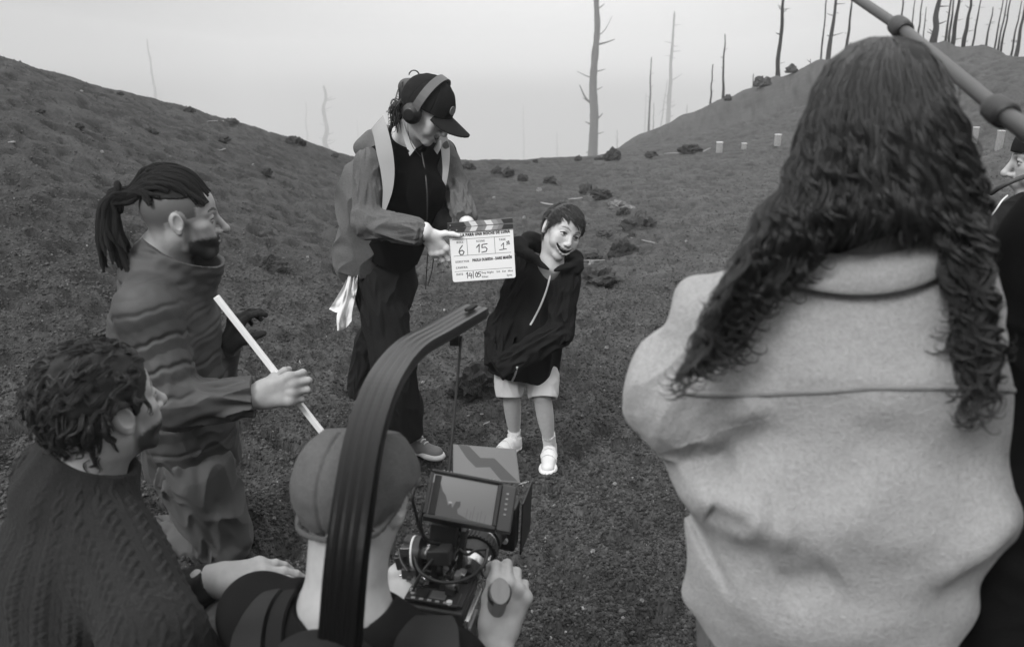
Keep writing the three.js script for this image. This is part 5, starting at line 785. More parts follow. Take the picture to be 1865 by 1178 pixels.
  // ---- support rig worn on the back: vest, ribbed arm over the head, cord down to the camera
  const vp = at(600, 1250, 1.2), vest = thing('support_vest', 'dark padded camera support vest over the operator shoulders', 'vest', vp), vm = cloth(0.016, { bump: 0.0012, rough: 0.8 }), pad = cloth(0.024, { bump: 0.001, rough: 0.75 });
  const VV = (n, g, m) => part(n, toLocal(g, vp), m, vest), over = (l, r, lift) => { const a = l.map((q) => hit(C, ...q, lift)), b = r.map((q) => hit(C, ...q, lift)), k = a.map((v, i) => v && b[i] ? i : -1).filter((i) => i >= 0); return [k.map((i) => a[i]), k.map((i) => b[i])]; };
  const strap = (n, l, r, lift, th, m) => { const [a, b] = over(l, r, lift); if (a.length > 1) VV(n, ribbon(smooth3(a), smooth3(b), th), m); };
  strap('shoulder_pad', [[484, 1082], [462, 1100], [442, 1126], [428, 1155], [420, 1200]], [[514, 1076], [498, 1096], [486, 1122], [480, 1155], [478, 1200]], 0.012, 0.014, pad); strap('webbing', [[518, 1076], [502, 1096], [492, 1122], [486, 1155], [484, 1200]], [[540, 1074], [528, 1094], [518, 1122], [514, 1155], [514, 1200]], 0.009, 0.006, vm);
  strap('shoulder_pad', [[755, 1122], [738, 1140], [722, 1165], [712, 1200]], [[822, 1122], [832, 1140], [836, 1165], [838, 1200]], 0.014, 0.014, pad); strap('webbing', [[826, 1130], [838, 1150], [848, 1200]], [[862, 1135], [880, 1152], [892, 1200]], 0.01, 0.006, vm);
  const bp = [at(600, 1230, 1.12), at(602, 1420, 1.16)]; { const B = new Field().cone(bp[0], bp[1], 0.06, 0.09, { sq: { n: rt, s: 1.6 } }).cone(bp[1], hip, 0.08, 0.08, { k: 0.03 }); VV('back_plate', meshField(B, boxOf([...bp, hip], 0.2).lo, boxOf([...bp, hip], 0.2).hi, 0.01, { uvs: 0.12 }), vm); VV('belt', new THREE.TorusGeometry(0.19, 0.035, 8, 32).rotateX(Math.PI / 2).scale(1.05, 1, 0.85).translate(hip.x, hip.y, hip.z), vm); }
  const ap = at(640, 900, 1.3), arm = thing('camera_suspension_rig', 'black ribbed support beam curving over the operator and the camera', 'camera support', ap), line = new THREE.CatmullRomCurve3([at(608, 1300, 1.12), at(618, 1178, 1.11), at(630, 1030, 1.12), at(643, 925, 1.15), at(664, 800, 1.22), at(690, 718, 1.31), at(718, 668, 1.42), at(752, 632, 1.53), at(800, 605, 1.67), at(868, 566, 1.86)]);
  const paintedSheen = new Uint8Array(128 * 4).fill(255); for (let i = 0; i < 128; i++) paintedSheen[i * 4 + 3] = 255 * lerp(0.10, 1, sstep(0.2, 0.55, i / 127));   // sky reflection painted in as specular strength: weak below, full above
  const wt = new THREE.DataTexture(paintedSheen, 1, 128); wt.magFilter = THREE.LinearFilter; wt.needsUpdate = true; const beamM = new THREE.MeshPhysicalMaterial({ color: grey(0.004), roughness: 0.3, specularIntensity: 1, specularIntensityMap: wt });
  { const n = 70, prof = [], hw = 0.0295, hh = 0.012; for (let i = 0; i <= 12; i++) { const u = i / 12; prof.push([lerp(-hw, hw, u), hh + (i % 3 === 1 || i % 3 === 2 ? 0.0008 : -0.0008) * (i > 0 && i < 12 ? 1 : 0)]); } prof.push([hw + 0.002, hh * 0.5], [hw + 0.002, -hh * 0.5], [hw, -hh], [hw * 0.3, -hh - 0.001], [-hw * 0.3, -hh - 0.001], [-hw, -hh], [-hw - 0.002, -hh * 0.5], [-hw - 0.002, hh * 0.5]);
    const pos = [], idx = [], uv = [], m = prof.length; for (let i = 0; i <= n; i++) { const t = i / n, p = line.getPointAt(t), d = line.getTangentAt(t), side = rt.clone().lerp(V(0.94, -0.1, 0.33), 0.7).addScaledVector(d, -d.dot(rt.clone().lerp(V(0.94, -0.1, 0.33), 0.7))).normalize(), up2 = side.clone().cross(d).normalize(), e = t > 0.993 ? 0.95 : 1; if (up2.dot(V(0, 0.3, 1)) < 0) up2.negate(); for (const [a, b] of prof) { const q = p.clone().addScaledVector(side, a * e).addScaledVector(up2, b * e); pos.push(q.x, q.y, q.z); uv.push(0.5, t); } }
    for (let i = 0; i < n; i++) for (let j = 0; j < m; j++) { const a = i * m + j, b = i * m + (j + 1) % m; idx.push(a, b, a + m, b, b + m, a + m); } const e0 = pos.length / 3; for (const [i, s] of [[0, 1], [n, -1]]) { const c = line.getPointAt(i / n), k = pos.length / 3; pos.push(c.x, c.y, c.z); uv.push(0.5, i / n); for (let j = 0; j < m; j++) s > 0 ? idx.push(k, i * m + (j + 1) % m, i * m + j) : idx.push(k, i * m + j, i * m + (j + 1) % m); }
    part('beam', toLocal(flat(buffer(pos, null, idx, uv)), ap), beamM, arm);
    const tip = at(858, 568, 1.815), slot = rbox(0.013, 0.008, 0.05, 0.003).applyMatrix4(frame(line.getTangentAt(0.95), V(0, 1, 0.3), 0, tip.clone().add(V(0, 0.011, 0.004)))); part('slot', toLocal(slot, ap), mat(0.004, 0.9), arm);
    const pul = new THREE.CylinderGeometry(0.018, 0.018, 0.02, 18).rotateZ(Math.PI / 2).translate(...at(828, 616, 1.76).toArray()); part('pulley', toLocal(pul, ap), mat(0.012, 0.5), arm); }
  const ca = at(840, 612, 1.765), cbm = at(809, 944, 1.72), cp = ca.clone().lerp(cbm, 0.5), cord = thing('suspension_cord', 'thin dark cord from the support arm down to the camera', 'cord', cp); part('cord', toLocal(tube([ca, ca.clone().lerp(cbm, 0.5).add(V(0.001, 0, 0)), cbm], 0.0032, 6), cp), mat(0.02, 0.7), cord); part('hook', toLocal(new THREE.SphereGeometry(0.006, 10, 8).translate(cbm.x, cbm.y, cbm.z), cp), mat(0.02, 0.4), cord);
}
// ---------------------------------------------------------------- the long haired woman in the pale jacket, close by with her back to us
{
  const base = at(1560, 1700, 1.35); base.y = ground(base.x, base.z);
  const o = thing('person', 'woman with long dark curly hair in a pale wool jacket seen from behind', 'person', base), P = (name, g, m, par = o) => part(name, toLocal(g, base), m, par);
  const H = 0.232, hd = frame(dirOf(184 * deg, -4 * deg), V(0, 1, 0), 3 * deg, at(1597, 236, 1.12)), nb = at(1578, 470, 1.12), S = new Field(), ho = { skin: 0.3, jaw: 0.92, scalp: 0.01 };
  const head = addHead(S, hd, H, ho); head.hf = headField(ho).p; S.cone(head.world(0, -0.2, -0.12), nb, 0.056, 0.062, { k: 0.03 });
  const fw = dirOf(170 * deg, 0), rt = V(-fw.z, 0, fw.x), shR = at(1850, 565, 1.1), shL = at(1318, 605, 1.14), chest = at(1562, 680, 1.14), belly = at(1530, 900, 1.16), hip = at(1480, 1120, 1.2), elL = at(1243, 715, 1.16), wrL = at(1330, 830, 1.42), elR = at(1975, 760, 1.08), wrR = at(1800, 860, 1.4);
  S.cone(nb, chest, 0.05, 0.08).cone(chest, belly, 0.08, 0.08).cone(belly, hip, 0.08, 0.08).cone(shL, elL, 0.04, 0.035).cone(elL, wrL, 0.035, 0.025).cone(shR, elR, 0.04, 0.035).cone(elR, wrR, 0.035, 0.025).cone(nb, shL, 0.04, 0.03).cone(nb, shR, 0.04, 0.03);
  const kL = hip.clone().add(V(-0.08, -0.42, 0.0)), kR = hip.clone().add(V(0.1, -0.42, 0.0)), aL = V(kL.x, base.y + 0.08, kL.z + 0.03), aR = V(kR.x, base.y + 0.08, kR.z + 0.03); S.cone(hip, kL, 0.07, 0.05).cone(kL, aL, 0.045, 0.035).cone(hip, kR, 0.07, 0.05).cone(kR, aR, 0.045, 0.035);
  const hl = addHand(S, handM(V(0.5, 0.2, -0.8), V(0.2, 0.9, 0), wrL, -1), 0.175, { side: -1 }), hr = addHand(S, handM(V(-0.5, 0.2, -0.8), V(-0.2, 0.9, 0), wrR, 1), 0.175, {});
  P('body', skinMesh(S, [{ ...boxOf([V().setFromMatrixPosition(hd), nb], 0.15), h: 0.004 }, { ...boxOf([...hl.tips, ...hl.thumb, wrL], 0.03), h: 0.0035 }, { ...boxOf([...hr.tips, ...hr.thumb, wrR], 0.03), h: 0.0035 }], { ...boxOf([nb, hip, shL, shR, elL, elR, wrL, wrR, aL, aR], 0.1), h: 0.015 }, head.color), skinMat);
  // jacket: boxy wool, yoke seam, folded collar, deep folds at the left waist
  const J = new Field(), jm = new THREE.MeshPhysicalMaterial({ color: grey(0.35), roughness: 1, bumpMap: tiled(napT, 1), bumpScale: 0.0022, map: tiled(napC, 1), sheen: 0.5, sheenColor: grey(0.6), sheenRoughness: 0.7, specularIntensity: 0.2 }), sq = (s) => ({ n: rt, s });
  const pxOf = (x, y, z) => { const X = x, Y = y - EYE.y, Z = z, D = -SP * Y - CP * Z, U = CP * Y - SP * Z; return [932.5 + FPX * X / D, 589 - FPX * U / D]; };
  // wrinkles as ridges: each [from, to, half width, height], laid on the cloth in metres
  const wr = [[at(1265, 850, 1.05), at(1415, 745, 1.0), 0.028, 0.022], [at(1250, 905, 1.06), at(1400, 820, 1.0), 0.03, -0.004], [at(1262, 870, 1.05), at(1380, 905, 1.0), 0.022, -0.02], [at(1255, 930, 1.06), at(1430, 985, 1.0), 0.035, 0.02], [at(1300, 965, 1.05), at(1390, 1005, 1.0), 0.02, -0.014], [at(1330, 1010, 1.03), at(1480, 1010, 1.0), 0.035, 0.012], [at(1440, 1120, 1.04), at(1560, 1090, 1.0), 0.035, -0.016], [at(1700, 1080, 1.02), at(1850, 900, 1.05), 0.03, 0.012], [at(1255, 960, 1.06), at(1360, 1150, 1.05), 0.009, -0.008]];
  const yokeY = at(1500, 712, 1.0).y, surf = (t, ex, ey, x, y, z) => {
    let h = 0.008 * N3(x * 4, y * 5, z * 4) + 0.004 * N3(x * 9, y * 10, z * 9);
    for (const [a, b, w, q] of wr) { const dx = b.x - a.x, dy = b.y - a.y, l2 = dx * dx + dy * dy, u = clamp(((x - a.x) * dx + (y - a.y) * dy) / l2, 0, 1), d = HYP(x - a.x - dx * u, y - a.y - dy * u), e = Math.min(1, Math.min(u, 1 - u) * 4 + 0.25); h += q * e * Math.exp(-d * d / (w * w)); }
    
    return h;
  };
  wr.forEach((w) => w[0]); const up0 = at(1560, 560, 1.14), lowc = at(1505, 1060, 1.2), hemc = at(1482, 1450, 1.33);
  J.cone(up0, chest, 0.088, 0.115, { k: 0.06, sq: sq(1.75), disp: surf }).cone(chest, belly, 0.118, 0.128, { k: 0.06, sq: sq(1.72), disp: surf }).cone(belly, lowc, 0.13, 0.122, { k: 0.06, sq: sq(1.62), disp: surf }).cone(lowc, hemc, 0.122, 0.112, { k: 0.04, sq: sq(1.62), disp: surf, flatB: true });
  const sf = folds(0.008, 6, 0.7, 3); J.cone(shL, elL, 0.07, 0.075, { k: 0.055, disp: sf }).cone(elL, wrL, 0.08, 0.05, { k: 0.04, disp: sf, flatB: true }).cone(shR, elR, 0.076, 0.08, { k: 0.06 }).cone(elR, wrR, 0.08, 0.05, { k: 0.04, flatB: true }).cone(nb.clone().add(V(0, -0.07, 0.01)), shL.clone().add(V(0.02, 0.005, 0)), 0.07, 0.066, { k: 0.06 }).cone(nb.clone().add(V(0, -0.07, 0.01)), shR.clone().add(V(-0.02, 0.005, 0)), 0.07, 0.075, { k: 0.06 });
  { const hx = at(1495, 1345, 1.1); J.fn((x, y, z) => (y - hx.y - 2.9 * (x - hx.x) ** 2) * 0.8, hx, 0.5, { sub: true, k: 0.012 }); }
  J.cone(at(1268, 575, 1.12), at(1264, 538, 1.15), 0.03, 0.026, { k: 0.03 });
  const jb = boxOf([nb, hip, shL, shR, elL, elR, wrL, wrR, hemc], 0.2), jacket = P('wool_jacket', meshField(J, jb.lo, jb.hi, 0.0048, { uvs: 0.11 }), jm);
  { // collar: folded band standing off the neck, its edge lying on the yoke
    const hitJ = (px, py) => { const r = ray(px, py); let d = 0.8; for (let i = 0; i < 400; i++) { const p = r.clone().multiplyScalar(d).add(EYE), v = evalList(J.p, p.x, p.y, p.z); if (v < 0.001) return d; d += Math.max(0.0006, v * 0.5); if (d > 1.5) break; } return 1.1; };
    const lo = [[1392, 492], [1430, 512], [1480, 527], [1535, 535], [1590, 536], [1645, 529], [1700, 511], [1752, 476]], up = [[1432, 440], [1462, 456], [1500, 466], [1545, 471], [1590, 472], [1640, 466], [1682, 450], [1712, 424]], dl = lo.map((q) => hitJ(...q) - 0.022), D = dl.map((v, i) => (dl[Math.max(0, i - 1)] + v + dl[Math.min(7, i + 1)]) / 3), A = lo.map((q, i) => at(...q, D[i])), B = up.map((q, i) => at(...q, D[i] + 0.012)), mid = A.map((p, i) => p.clone().lerp(B[i], 0.55).addScaledVector(V(0, 0.2, 1).normalize(), 0.011));
    const rows = [B.map((p, i) => p.clone().addScaledVector(V(0, -0.5, -1).normalize(), 0.05)), B.map((p) => p.clone().addScaledVector(V(0, 0.3, -1).normalize(), 0.012)), B, mid, A, A.map((p) => p.clone().addScaledVector(V(0, -0.1, -1).normalize(), 0.012)), mid.map((p) => p.clone().addScaledVector(V(0, 0, -1), 0.02))].map((r) => new THREE.CatmullRomCurve3(r).getPoints(60)), pos = [], idx = [], uv = [], m = 61;
    const sub = []; for (let c = 0; c < m; c++) { const col = new THREE.CatmullRomCurve3(rows.map((r) => r[c])); sub.push(col.getPoints(30)); } const n = 31; for (let r = 0; r < n; r++) for (let c = 0; c < m; c++) { const p = sub[c][r]; pos.push(p.x, p.y, p.z); uv.push(c / m * 3.4, r / n * 1.6); }
    for (let r = 0; r < n - 1; r++) for (let c = 0; c < m - 1; c++) { const a = r * m + c; idx.push(a, a + m, a + 1, a + 1, a + m, a + m + 1); } P('collar', buffer(pos, null, idx, uv), jm, jacket); }
  { const q = []; for (let px = 1236; px <= 1900; px += 18) { const r = ray(px, 716 - 13 * sstep(1480, 1620, px) + 9 * sstep(1650, 1865, px) + 3 * Math.sin(px * 0.02)); let d = 0.8; for (let i = 0; i < 400; i++) { const p = r.clone().multiplyScalar(d).add(EYE), v = evalList(J.p, p.x, p.y, p.z); if (v < 0.0005) { q.push(p); break; } d += Math.max(0.0006, v * 0.5); if (d > 1.6) break; } }
    if (q.length > 3) { const k = smooth3(q); P('yoke_seam', tube(k, 0.0042, 8, 160), jm, jacket); } }
  { const R = new Field(), a = at(1500, 1105, 1.22), b = at(1475, 1300, 1.28); R.cone(a, b, 0.119, 0.112, { sq: sq(1.6), flatB: true, disp: (t, ex, ey) => 0.0026 * Math.sin(Math.atan2(ey, ex) * 86) }); P('ribbed_hem', meshField(R, boxOf([a, b], 0.26).lo, boxOf([a, b], 0.26).hi, 0.004, { uvs: 0.11 }), cloth(0.12), jacket); }
  const T = new Field(); T.cone(hip.clone().add(V(-0.04, -0.06, -0.02)), kL, 0.09, 0.085, { k: 0.03 }).cone(kL, aL, 0.085, 0.07).cone(hip.clone().add(V(0.04, -0.06, -0.02)), kR, 0.09, 0.085, { k: 0.03 }).cone(kR, aR, 0.085, 0.07); const tb = boxOf([hip, kL, kR, aL, aR], 0.14); P('trousers', meshField(T, tb.lo, tb.hi, 0.01, { uvs: 0.12 }), cloth(0.04));
  for (const a of [aL, aR]) shoe(o, V(a.x, base.y, a.z + 0.03).sub(base), fw, 0.25, { upper: mat(0.05, 0.6), sole: mat(0.3, 0.8), laces: 3 });
  // long curly hair, parted over both shoulders: dark mass beneath, locks of strands over it
  const cv = (pts) => (y) => { if (y <= pts[0][0]) return pts[0][1]; for (let i = 0; i < pts.length - 1; i++) if (y < pts[i + 1][0]) { const t = (y - pts[i][0]) / (pts[i + 1][0] - pts[i][0]); return lerp(pts[i][1], pts[i + 1][1], t * t * (3 - 2 * t)); } return pts.at(-1)[1]; };
  const XL = cv([[66, 1590], [84, 1545], [120, 1505], [170, 1480], [250, 1462], [330, 1430], [400, 1385], [470, 1345], [540, 1310], [620, 1272], [700, 1240]]), XR = cv([[66, 1640], [84, 1690], [120, 1718], [170, 1738], [250, 1760], [330, 1782], [400, 1795], [470, 1798], [540, 1800], [620, 1808], [700, 1818], [760, 1806]]);
  const K = new Field(); K.ell(head.world(0, 0.12, -0.06), [0.08, 0.09, 0.096], { k: 0.01 }); K.cone(at(1605, 220, 1.11), at(1592, 372, 1.11), 0.07, 0.068, { k: 0.03, sq: { n: V(1, 0, 0), s: 1.12 } }).cone(at(1545, 350, 1.09), at(1420, 462, 1.06), 0.06, 0.04, { k: 0.06 }).cone(at(1415, 465, 1.05), at(1300, 620, 1.02), 0.03, 0.016, { k: 0.03 }).cone(at(1690, 330, 1.09), at(1768, 490, 1.06), 0.06, 0.02, { k: 0.06 }).cone(at(1768, 490, 1.05), at(1770, 580, 1.02), 0.016, 0.008, { k: 0.03 });
  const hr2 = new THREE.Group(); const R = rng(41), list = [];
  for (let i = 0; i < 560; i++) {
    const u = (i + R()) / 560, layer = R(), side = u < 0.36 ? -1 : u > 0.84 ? 1 : 0;
    const y1 = side < 0 ? lerp(500, 705, Math.pow(R(), 0.6)) - u * 180 : side > 0 ? lerp(520, 760, Math.pow(R(), 0.7)) : lerp(395, 462, R()) + 20 * Math.abs(u - 0.6), y0 = 67 + 22 * R() + (R() < 0.3 ? 60 * R() : 0);
    const n = Math.round((y1 - y0) / 11) + 6, ph = 5 * N3(u * 5, layer * 1.2, 3) + 1.7 * R(), amp = 0.002 + 0.007 * R() * R() + (side ? 0.0025 : 0), wl = 0.15 + 0.05 * N3(u * 4, 7, layer) + 0.05 * R() - (side ? 0.045 : 0), dir = N3(u * 3, 20, layer * 0.7) < 0 ? -1 : 1, pts = [];
    for (let k = 0; k <= n; k++) {
      const t = k / n, y = lerp(y0, y1, t), f0 = lerp(lerp(0.5, u, 0.9), u, sstep(0, 0.3, t));
      let f = f0; if (side < 0) f = lerp(f0, u * 0.95, t); if (side > 0) f = lerp(f0, 1 - (1 - u) * 1.1, t);
      let xl = XL(y), xr = XR(y); if (y > 440) { const k2 = sstep(430, 560, y); if (side < 0) { xr = xl + lerp(xr - xl, lerp(112, 74, sstep(520, 680, y)) / 0.36, k2); } if (side > 0) xl = xr - lerp(xr - xl, 54 / 0.16, k2); }
      const x = lerp(xl, xr, f), bulge = Math.sqrt(Math.max(0, 1 - (2 * f0 - 1) ** 2)), top = y < 235 ? Math.sqrt(Math.max(0.0, 1 - ((235 - y) / 172) ** 2)) : 1, D = 1.12 - (0.02 + 0.135 * (0.7 + 0.3 * bulge)) * top + 0.02 * layer + (y > 380 ? 0.05 * sstep(380, 520, y) * bulge : 0) - (side ? 0.095 * sstep(330, 560, y) * (1 - bulge) : 0);
      const g = Math.min(1, t * 2.2) * (1 + 0.7 * t * t) , a = ph + dir * (y - y0) / 1300 / wl * 6.28 * (1 + 0.3 * t), p = at(x, y, D); p.x += amp * g * Math.cos(a); p.z += amp * g * Math.sin(a); p.y += amp * 0.5 * g * Math.sin(a + 1); pts.push(p);
    }
    if (side && R() < 0.7) { const e = pts.at(-1), s = R() < 0.5 ? -1 : 1; for (let k = 1; k <= 9; k++) pts.push(e.clone().add(V(s * 0.014 * (1 - Math.cos(k * 0.4)), -0.007 * k + 0.0007 * k * k, 0.006 * Math.sin(k * 0.5)))); }
    const w = 0.0035 + 0.0045 * R(), m = 9; for (let j = 0; j < m; j++) { const ox = (R() - 0.5) * 2 * w, oz = (R() - 0.5) * 2 * w, q = R() * 6.28, tw = 0.0012 * R(); const len = Math.max(5, Math.round(pts.length * (0.8 + 0.2 * R()))); list.push({ r: 0.00055 + 0.0005 * R(), pts: pts.slice(0, len).map((p, k) => { const s = 1 - 0.6 * k / pts.length; return V(p.x + ox * s + tw * Math.sin(k * 0.45 + q), p.y + tw * Math.cos(k * 0.4 + q), p.z + oz * s); }) }); }
  }
  for (let i = 0; i < 260; i++) { const u = R(), y0 = 80 + 300 * R(), x = lerp(XL(y0), XR(y0), u < 0.5 ? 0.03 + 0.08 * R() : 0.97 - 0.08 * R()), s = u < 0.5 ? -1 : 1, pts = [], ph = R() * 6; for (let k = 0; k <= 9; k++) { const p = at(x + s * (4 + 20 * R() * 0.2 + k * 1.8), y0 + k * 14, 1.08); p.x += 0.004 * Math.sin(k * 0.9 + ph); pts.push(p); } list.push({ r: 0.00035, pts }); }
  const hm = new THREE.MeshPhysicalMaterial({ color: grey(0.02), roughness: 0.42, specularIntensity: 0.9 }), hair = P('hair', strands(list, 3), hm); P('hair_mass', meshField(K, at(1560, 360, 1.06).addScalar(-0.36), at(1560, 360, 1.06).addScalar(0.36), 0.006), mat(0.008, 0.95), hair);
}
// ---------------------------------------------------------------- the slate
{
  const tl = av(818, 424, 2.86), tr = av(934, 416, 2.88), bl = av(821, 514, 2.85), x = tr.clone().sub(tl), w = x.length(); x.normalize(); const yv = tl.clone().sub(bl), h = yv.length(), z = x.clone().cross(yv).normalize(), y = z.clone().cross(x);
  const c = tl.clone().lerp(tr, 0.5).addScaledVector(y, -h / 2), o = thing('clapperboard', 'white film slate with striped clapper sticks and handwritten take details', 'clapperboard', c), M = basis(x, y, z, V(0, 0, 0));
  // printed face: ruled boxes, printed captions, marker writing
  const cw = 1024, ch = Math.round(1024 * h / w), cv = document.createElement('canvas'); cv.width = cw; cv.height = ch; const g = cv.getContext('2d');
  g.fillStyle = '#f2f2f2'; g.fillRect(0, 0, cw, ch); g.strokeStyle = '#333'; g.lineWidth = 6;
  const ln = (...p) => { g.beginPath(); g.moveTo(p[0] * cw, p[1] * ch); for (let i = 2; i < p.length; i += 2) g.lineTo(p[i] * cw, p[i + 1] * ch); g.stroke(); };
  ln(0.04, 0.145, 0.95, 0.145); ln(0.04, 0.475, 0.95, 0.475); ln(0.04, 0.79, 0.95, 0.79); ln(0.265, 0.145, 0.265, 0.475); ln(0.7, 0.145, 0.7, 0.475);
  g.fillStyle = '#3a3a3a'; const tx = (s, X, Y, px, f = 'bold') => { g.font = `${f} ${px}px sans-serif`; g.fillText(s, X * cw, Y * ch); };
  tx('PROD.', 0.05, 0.115, 44); tx('ROLL', 0.1, 0.225, 46); tx('SCENE', 0.41, 0.225, 46); tx('TAKE', 0.77, 0.225, 46); tx('DIRECTOR', 0.06, 0.615, 46); tx('CAMERA:', 0.06, 0.735, 46); tx('DATE', 0.06, 0.87, 46); tx('Day Night', 0.46, 0.87, 42); tx('Int', 0.70, 0.87, 42); tx('Ext', 0.79, 0.87, 42); tx('Mos', 0.88, 0.87, 42); tx('Filter', 0.46, 0.955, 42); tx('Sync', 0.86, 0.955, 42);
  const pen = (list, lw) => { g.lineWidth = lw; g.lineCap = g.lineJoin = 'round'; g.strokeStyle = '#222'; for (const p of list) { g.beginPath(); g.moveTo(p[0] * cw, p[1] * ch); for (let i = 2; i < p.length - 1; i += 2) g.lineTo(p[i] * cw, p[i + 1] * ch); g.stroke(); } };
  pen([[0.19, 0.27, 0.15, 0.33, 0.13, 0.40, 0.15, 0.455, 0.19, 0.45, 0.21, 0.40, 0.18, 0.365, 0.14, 0.39]], 15);                                   // 6
  pen([[0.41, 0.33, 0.455, 0.27, 0.445, 0.43], [0.58, 0.27, 0.50, 0.28, 0.495, 0.34, 0.55, 0.335, 0.575, 0.37, 0.56, 0.42, 0.49, 0.435]], 15);     // 15
  pen([[0.80, 0.33, 0.84, 0.275, 0.835, 0.40], [0.77, 0.41, 0.88, 0.40], [0.92, 0.245, 0.89, 0.26, 0.90, 0.285, 0.925, 0.27, 0.925, 0.245, 0.93, 0.29], [0.885, 0.31, 0.935, 0.305]], 12);  // 1st, ordinal
  pen([[0.22, 0.85, 0.24, 0.82, 0.235, 0.94], [0.28, 0.83, 0.255, 0.895, 0.31, 0.89], [0.297, 0.85, 0.292, 0.945], [0.33, 0.81, 0.325, 0.94], [0.385, 0.83, 0.365, 0.86, 0.365, 0.91, 0.385, 0.93, 0.398, 0.89, 0.395, 0.85, 0.38, 0.83], [0.45, 0.83, 0.41, 0.835, 0.41, 0.87, 0.44, 0.87, 0.445, 0.91, 0.405, 0.93]], 12);  // 14/05
  g.fillStyle = '#1c1c1c'; const hand = (s, X, Y, px, w2) => { g.save(); g.translate(X * cw, Y * ch); g.rotate(-0.015); g.font = `bold ${px}px sans-serif`; const m = g.measureText(s).width; g.scale(w2 * cw / m, 1); g.fillText(s, 0, 0); g.lineWidth = 5; g.strokeStyle = '#1c1c1c'; g.strokeText(s, 0, 0); g.restore(); };
  hand('LA PARA UNA NOCHE DE LUNA', 0.17, 0.095, 64, 0.78); hand('PAULA OLMEDA - DANI MARÍN', 0.33, 0.61, 62, 0.63);
  const tex = new THREE.CanvasTexture(cv); tex.colorSpace = THREE.SRGBColorSpace;
  const sh = new THREE.Shape(), r = 0.009; sh.moveTo(-w / 2, h / 2); sh.lineTo(-w / 2, -h / 2 + r); sh.quadraticCurveTo(-w / 2, -h / 2, -w / 2 + r, -h / 2); sh.lineTo(w / 2 - r, -h / 2); sh.quadraticCurveTo(w / 2, -h / 2, w / 2, -h / 2 + r); sh.lineTo(w / 2, h / 2); sh.closePath();
  const bd = new THREE.ExtrudeGeometry(sh, { depth: 0.004, bevelEnabled: true, bevelSize: 0.0006, bevelThickness: 0.0006, bevelSegments: 2 }).translate(0, 0, -0.005); part('board', bd.applyMatrix4(M), mat(0.72, 0.35), o);
  const fg = new THREE.ShapeGeometry(sh), p = fg.attributes.position, uv = []; for (let i = 0; i < p.count; i++) uv.push(p.getX(i) / w + 0.5, p.getY(i) / h + 0.5); fg.setAttribute('uv', new THREE.BufferAttribute(new Float32Array(uv), 2)); part('printed_face', fg.translate(0, 0, 0.0006).applyMatrix4(M), new THREE.MeshStandardMaterial({ map: tex, color: grey(0.98), roughness: 0.32 }), o);
  // the two sticks: dark, with slanted bars of white and greys
  const bars = (s) => { const out = []; const tone = [0.22, 0.7, 0.2, 0.24, 0.72, 0.32, 0.22, 0.05], e = [0.235, 0.315, 0.415, 0.5, 0.555, 0.66, 0.745, 0.82, 0.9]; for (let i = 0; i < 7; i++) out.push([e[i], e[i + 1], tone[i]]); return out; };
  const hs = 0.0175; for (const [k, sl] of [[0, 1], [1, -1]]) {
    const st = new THREE.Group(); st.name = 'clapper_stick'; o.add(st); const y0 = h / 2 + 0.001 + k * (hs + 0.0008), tilt = k ? 0.012 : 0, Q = M.clone().multiply(new THREE.Matrix4().makeTranslation(-w / 2, y0, 0)).multiply(new THREE.Matrix4().makeRotationZ(tilt)), sx = 0.018;
    part('bar', rbox(w + 0.006, hs, 0.012, 0.0012).translate(w / 2 - 0.002, hs / 2, 0).applyMatrix4(Q), mat(0.035, 0.45), st);
    for (const [a, b, t] of bars()) { const d = (k ? -1 : 1) * hs * 0.55, S = new THREE.Shape(); S.moveTo(a * w, 0.0004); S.lineTo(b * w, 0.0004); S.lineTo(b * w + d, hs - 0.0004); S.lineTo(a * w + d, hs - 0.0004); S.closePath(); if (k) { /* mirrored slant */ } part('stripe', new THREE.ExtrudeGeometry(S, { depth: 0.0006, bevelEnabled: false }).translate(k ? hs * 0.55 : 0, 0, 0.006).applyMatrix4(Q), mat(t, 0.45), st); }
  }
  for (const [a, b] of [[0.01, 0.010], [0.115, 0.009], [0.02, 0.028]]) part('rivet', new THREE.CylinderGeometry(0.0028, 0.0028, 0.003, 12).rotateX(Math.PI / 2).translate(-w / 2 + a * w + 0.001, h / 2 + b, 0.0075).applyMatrix4(M), mat(0.7, 0.25, { metalness: 0.8 }), o);
}
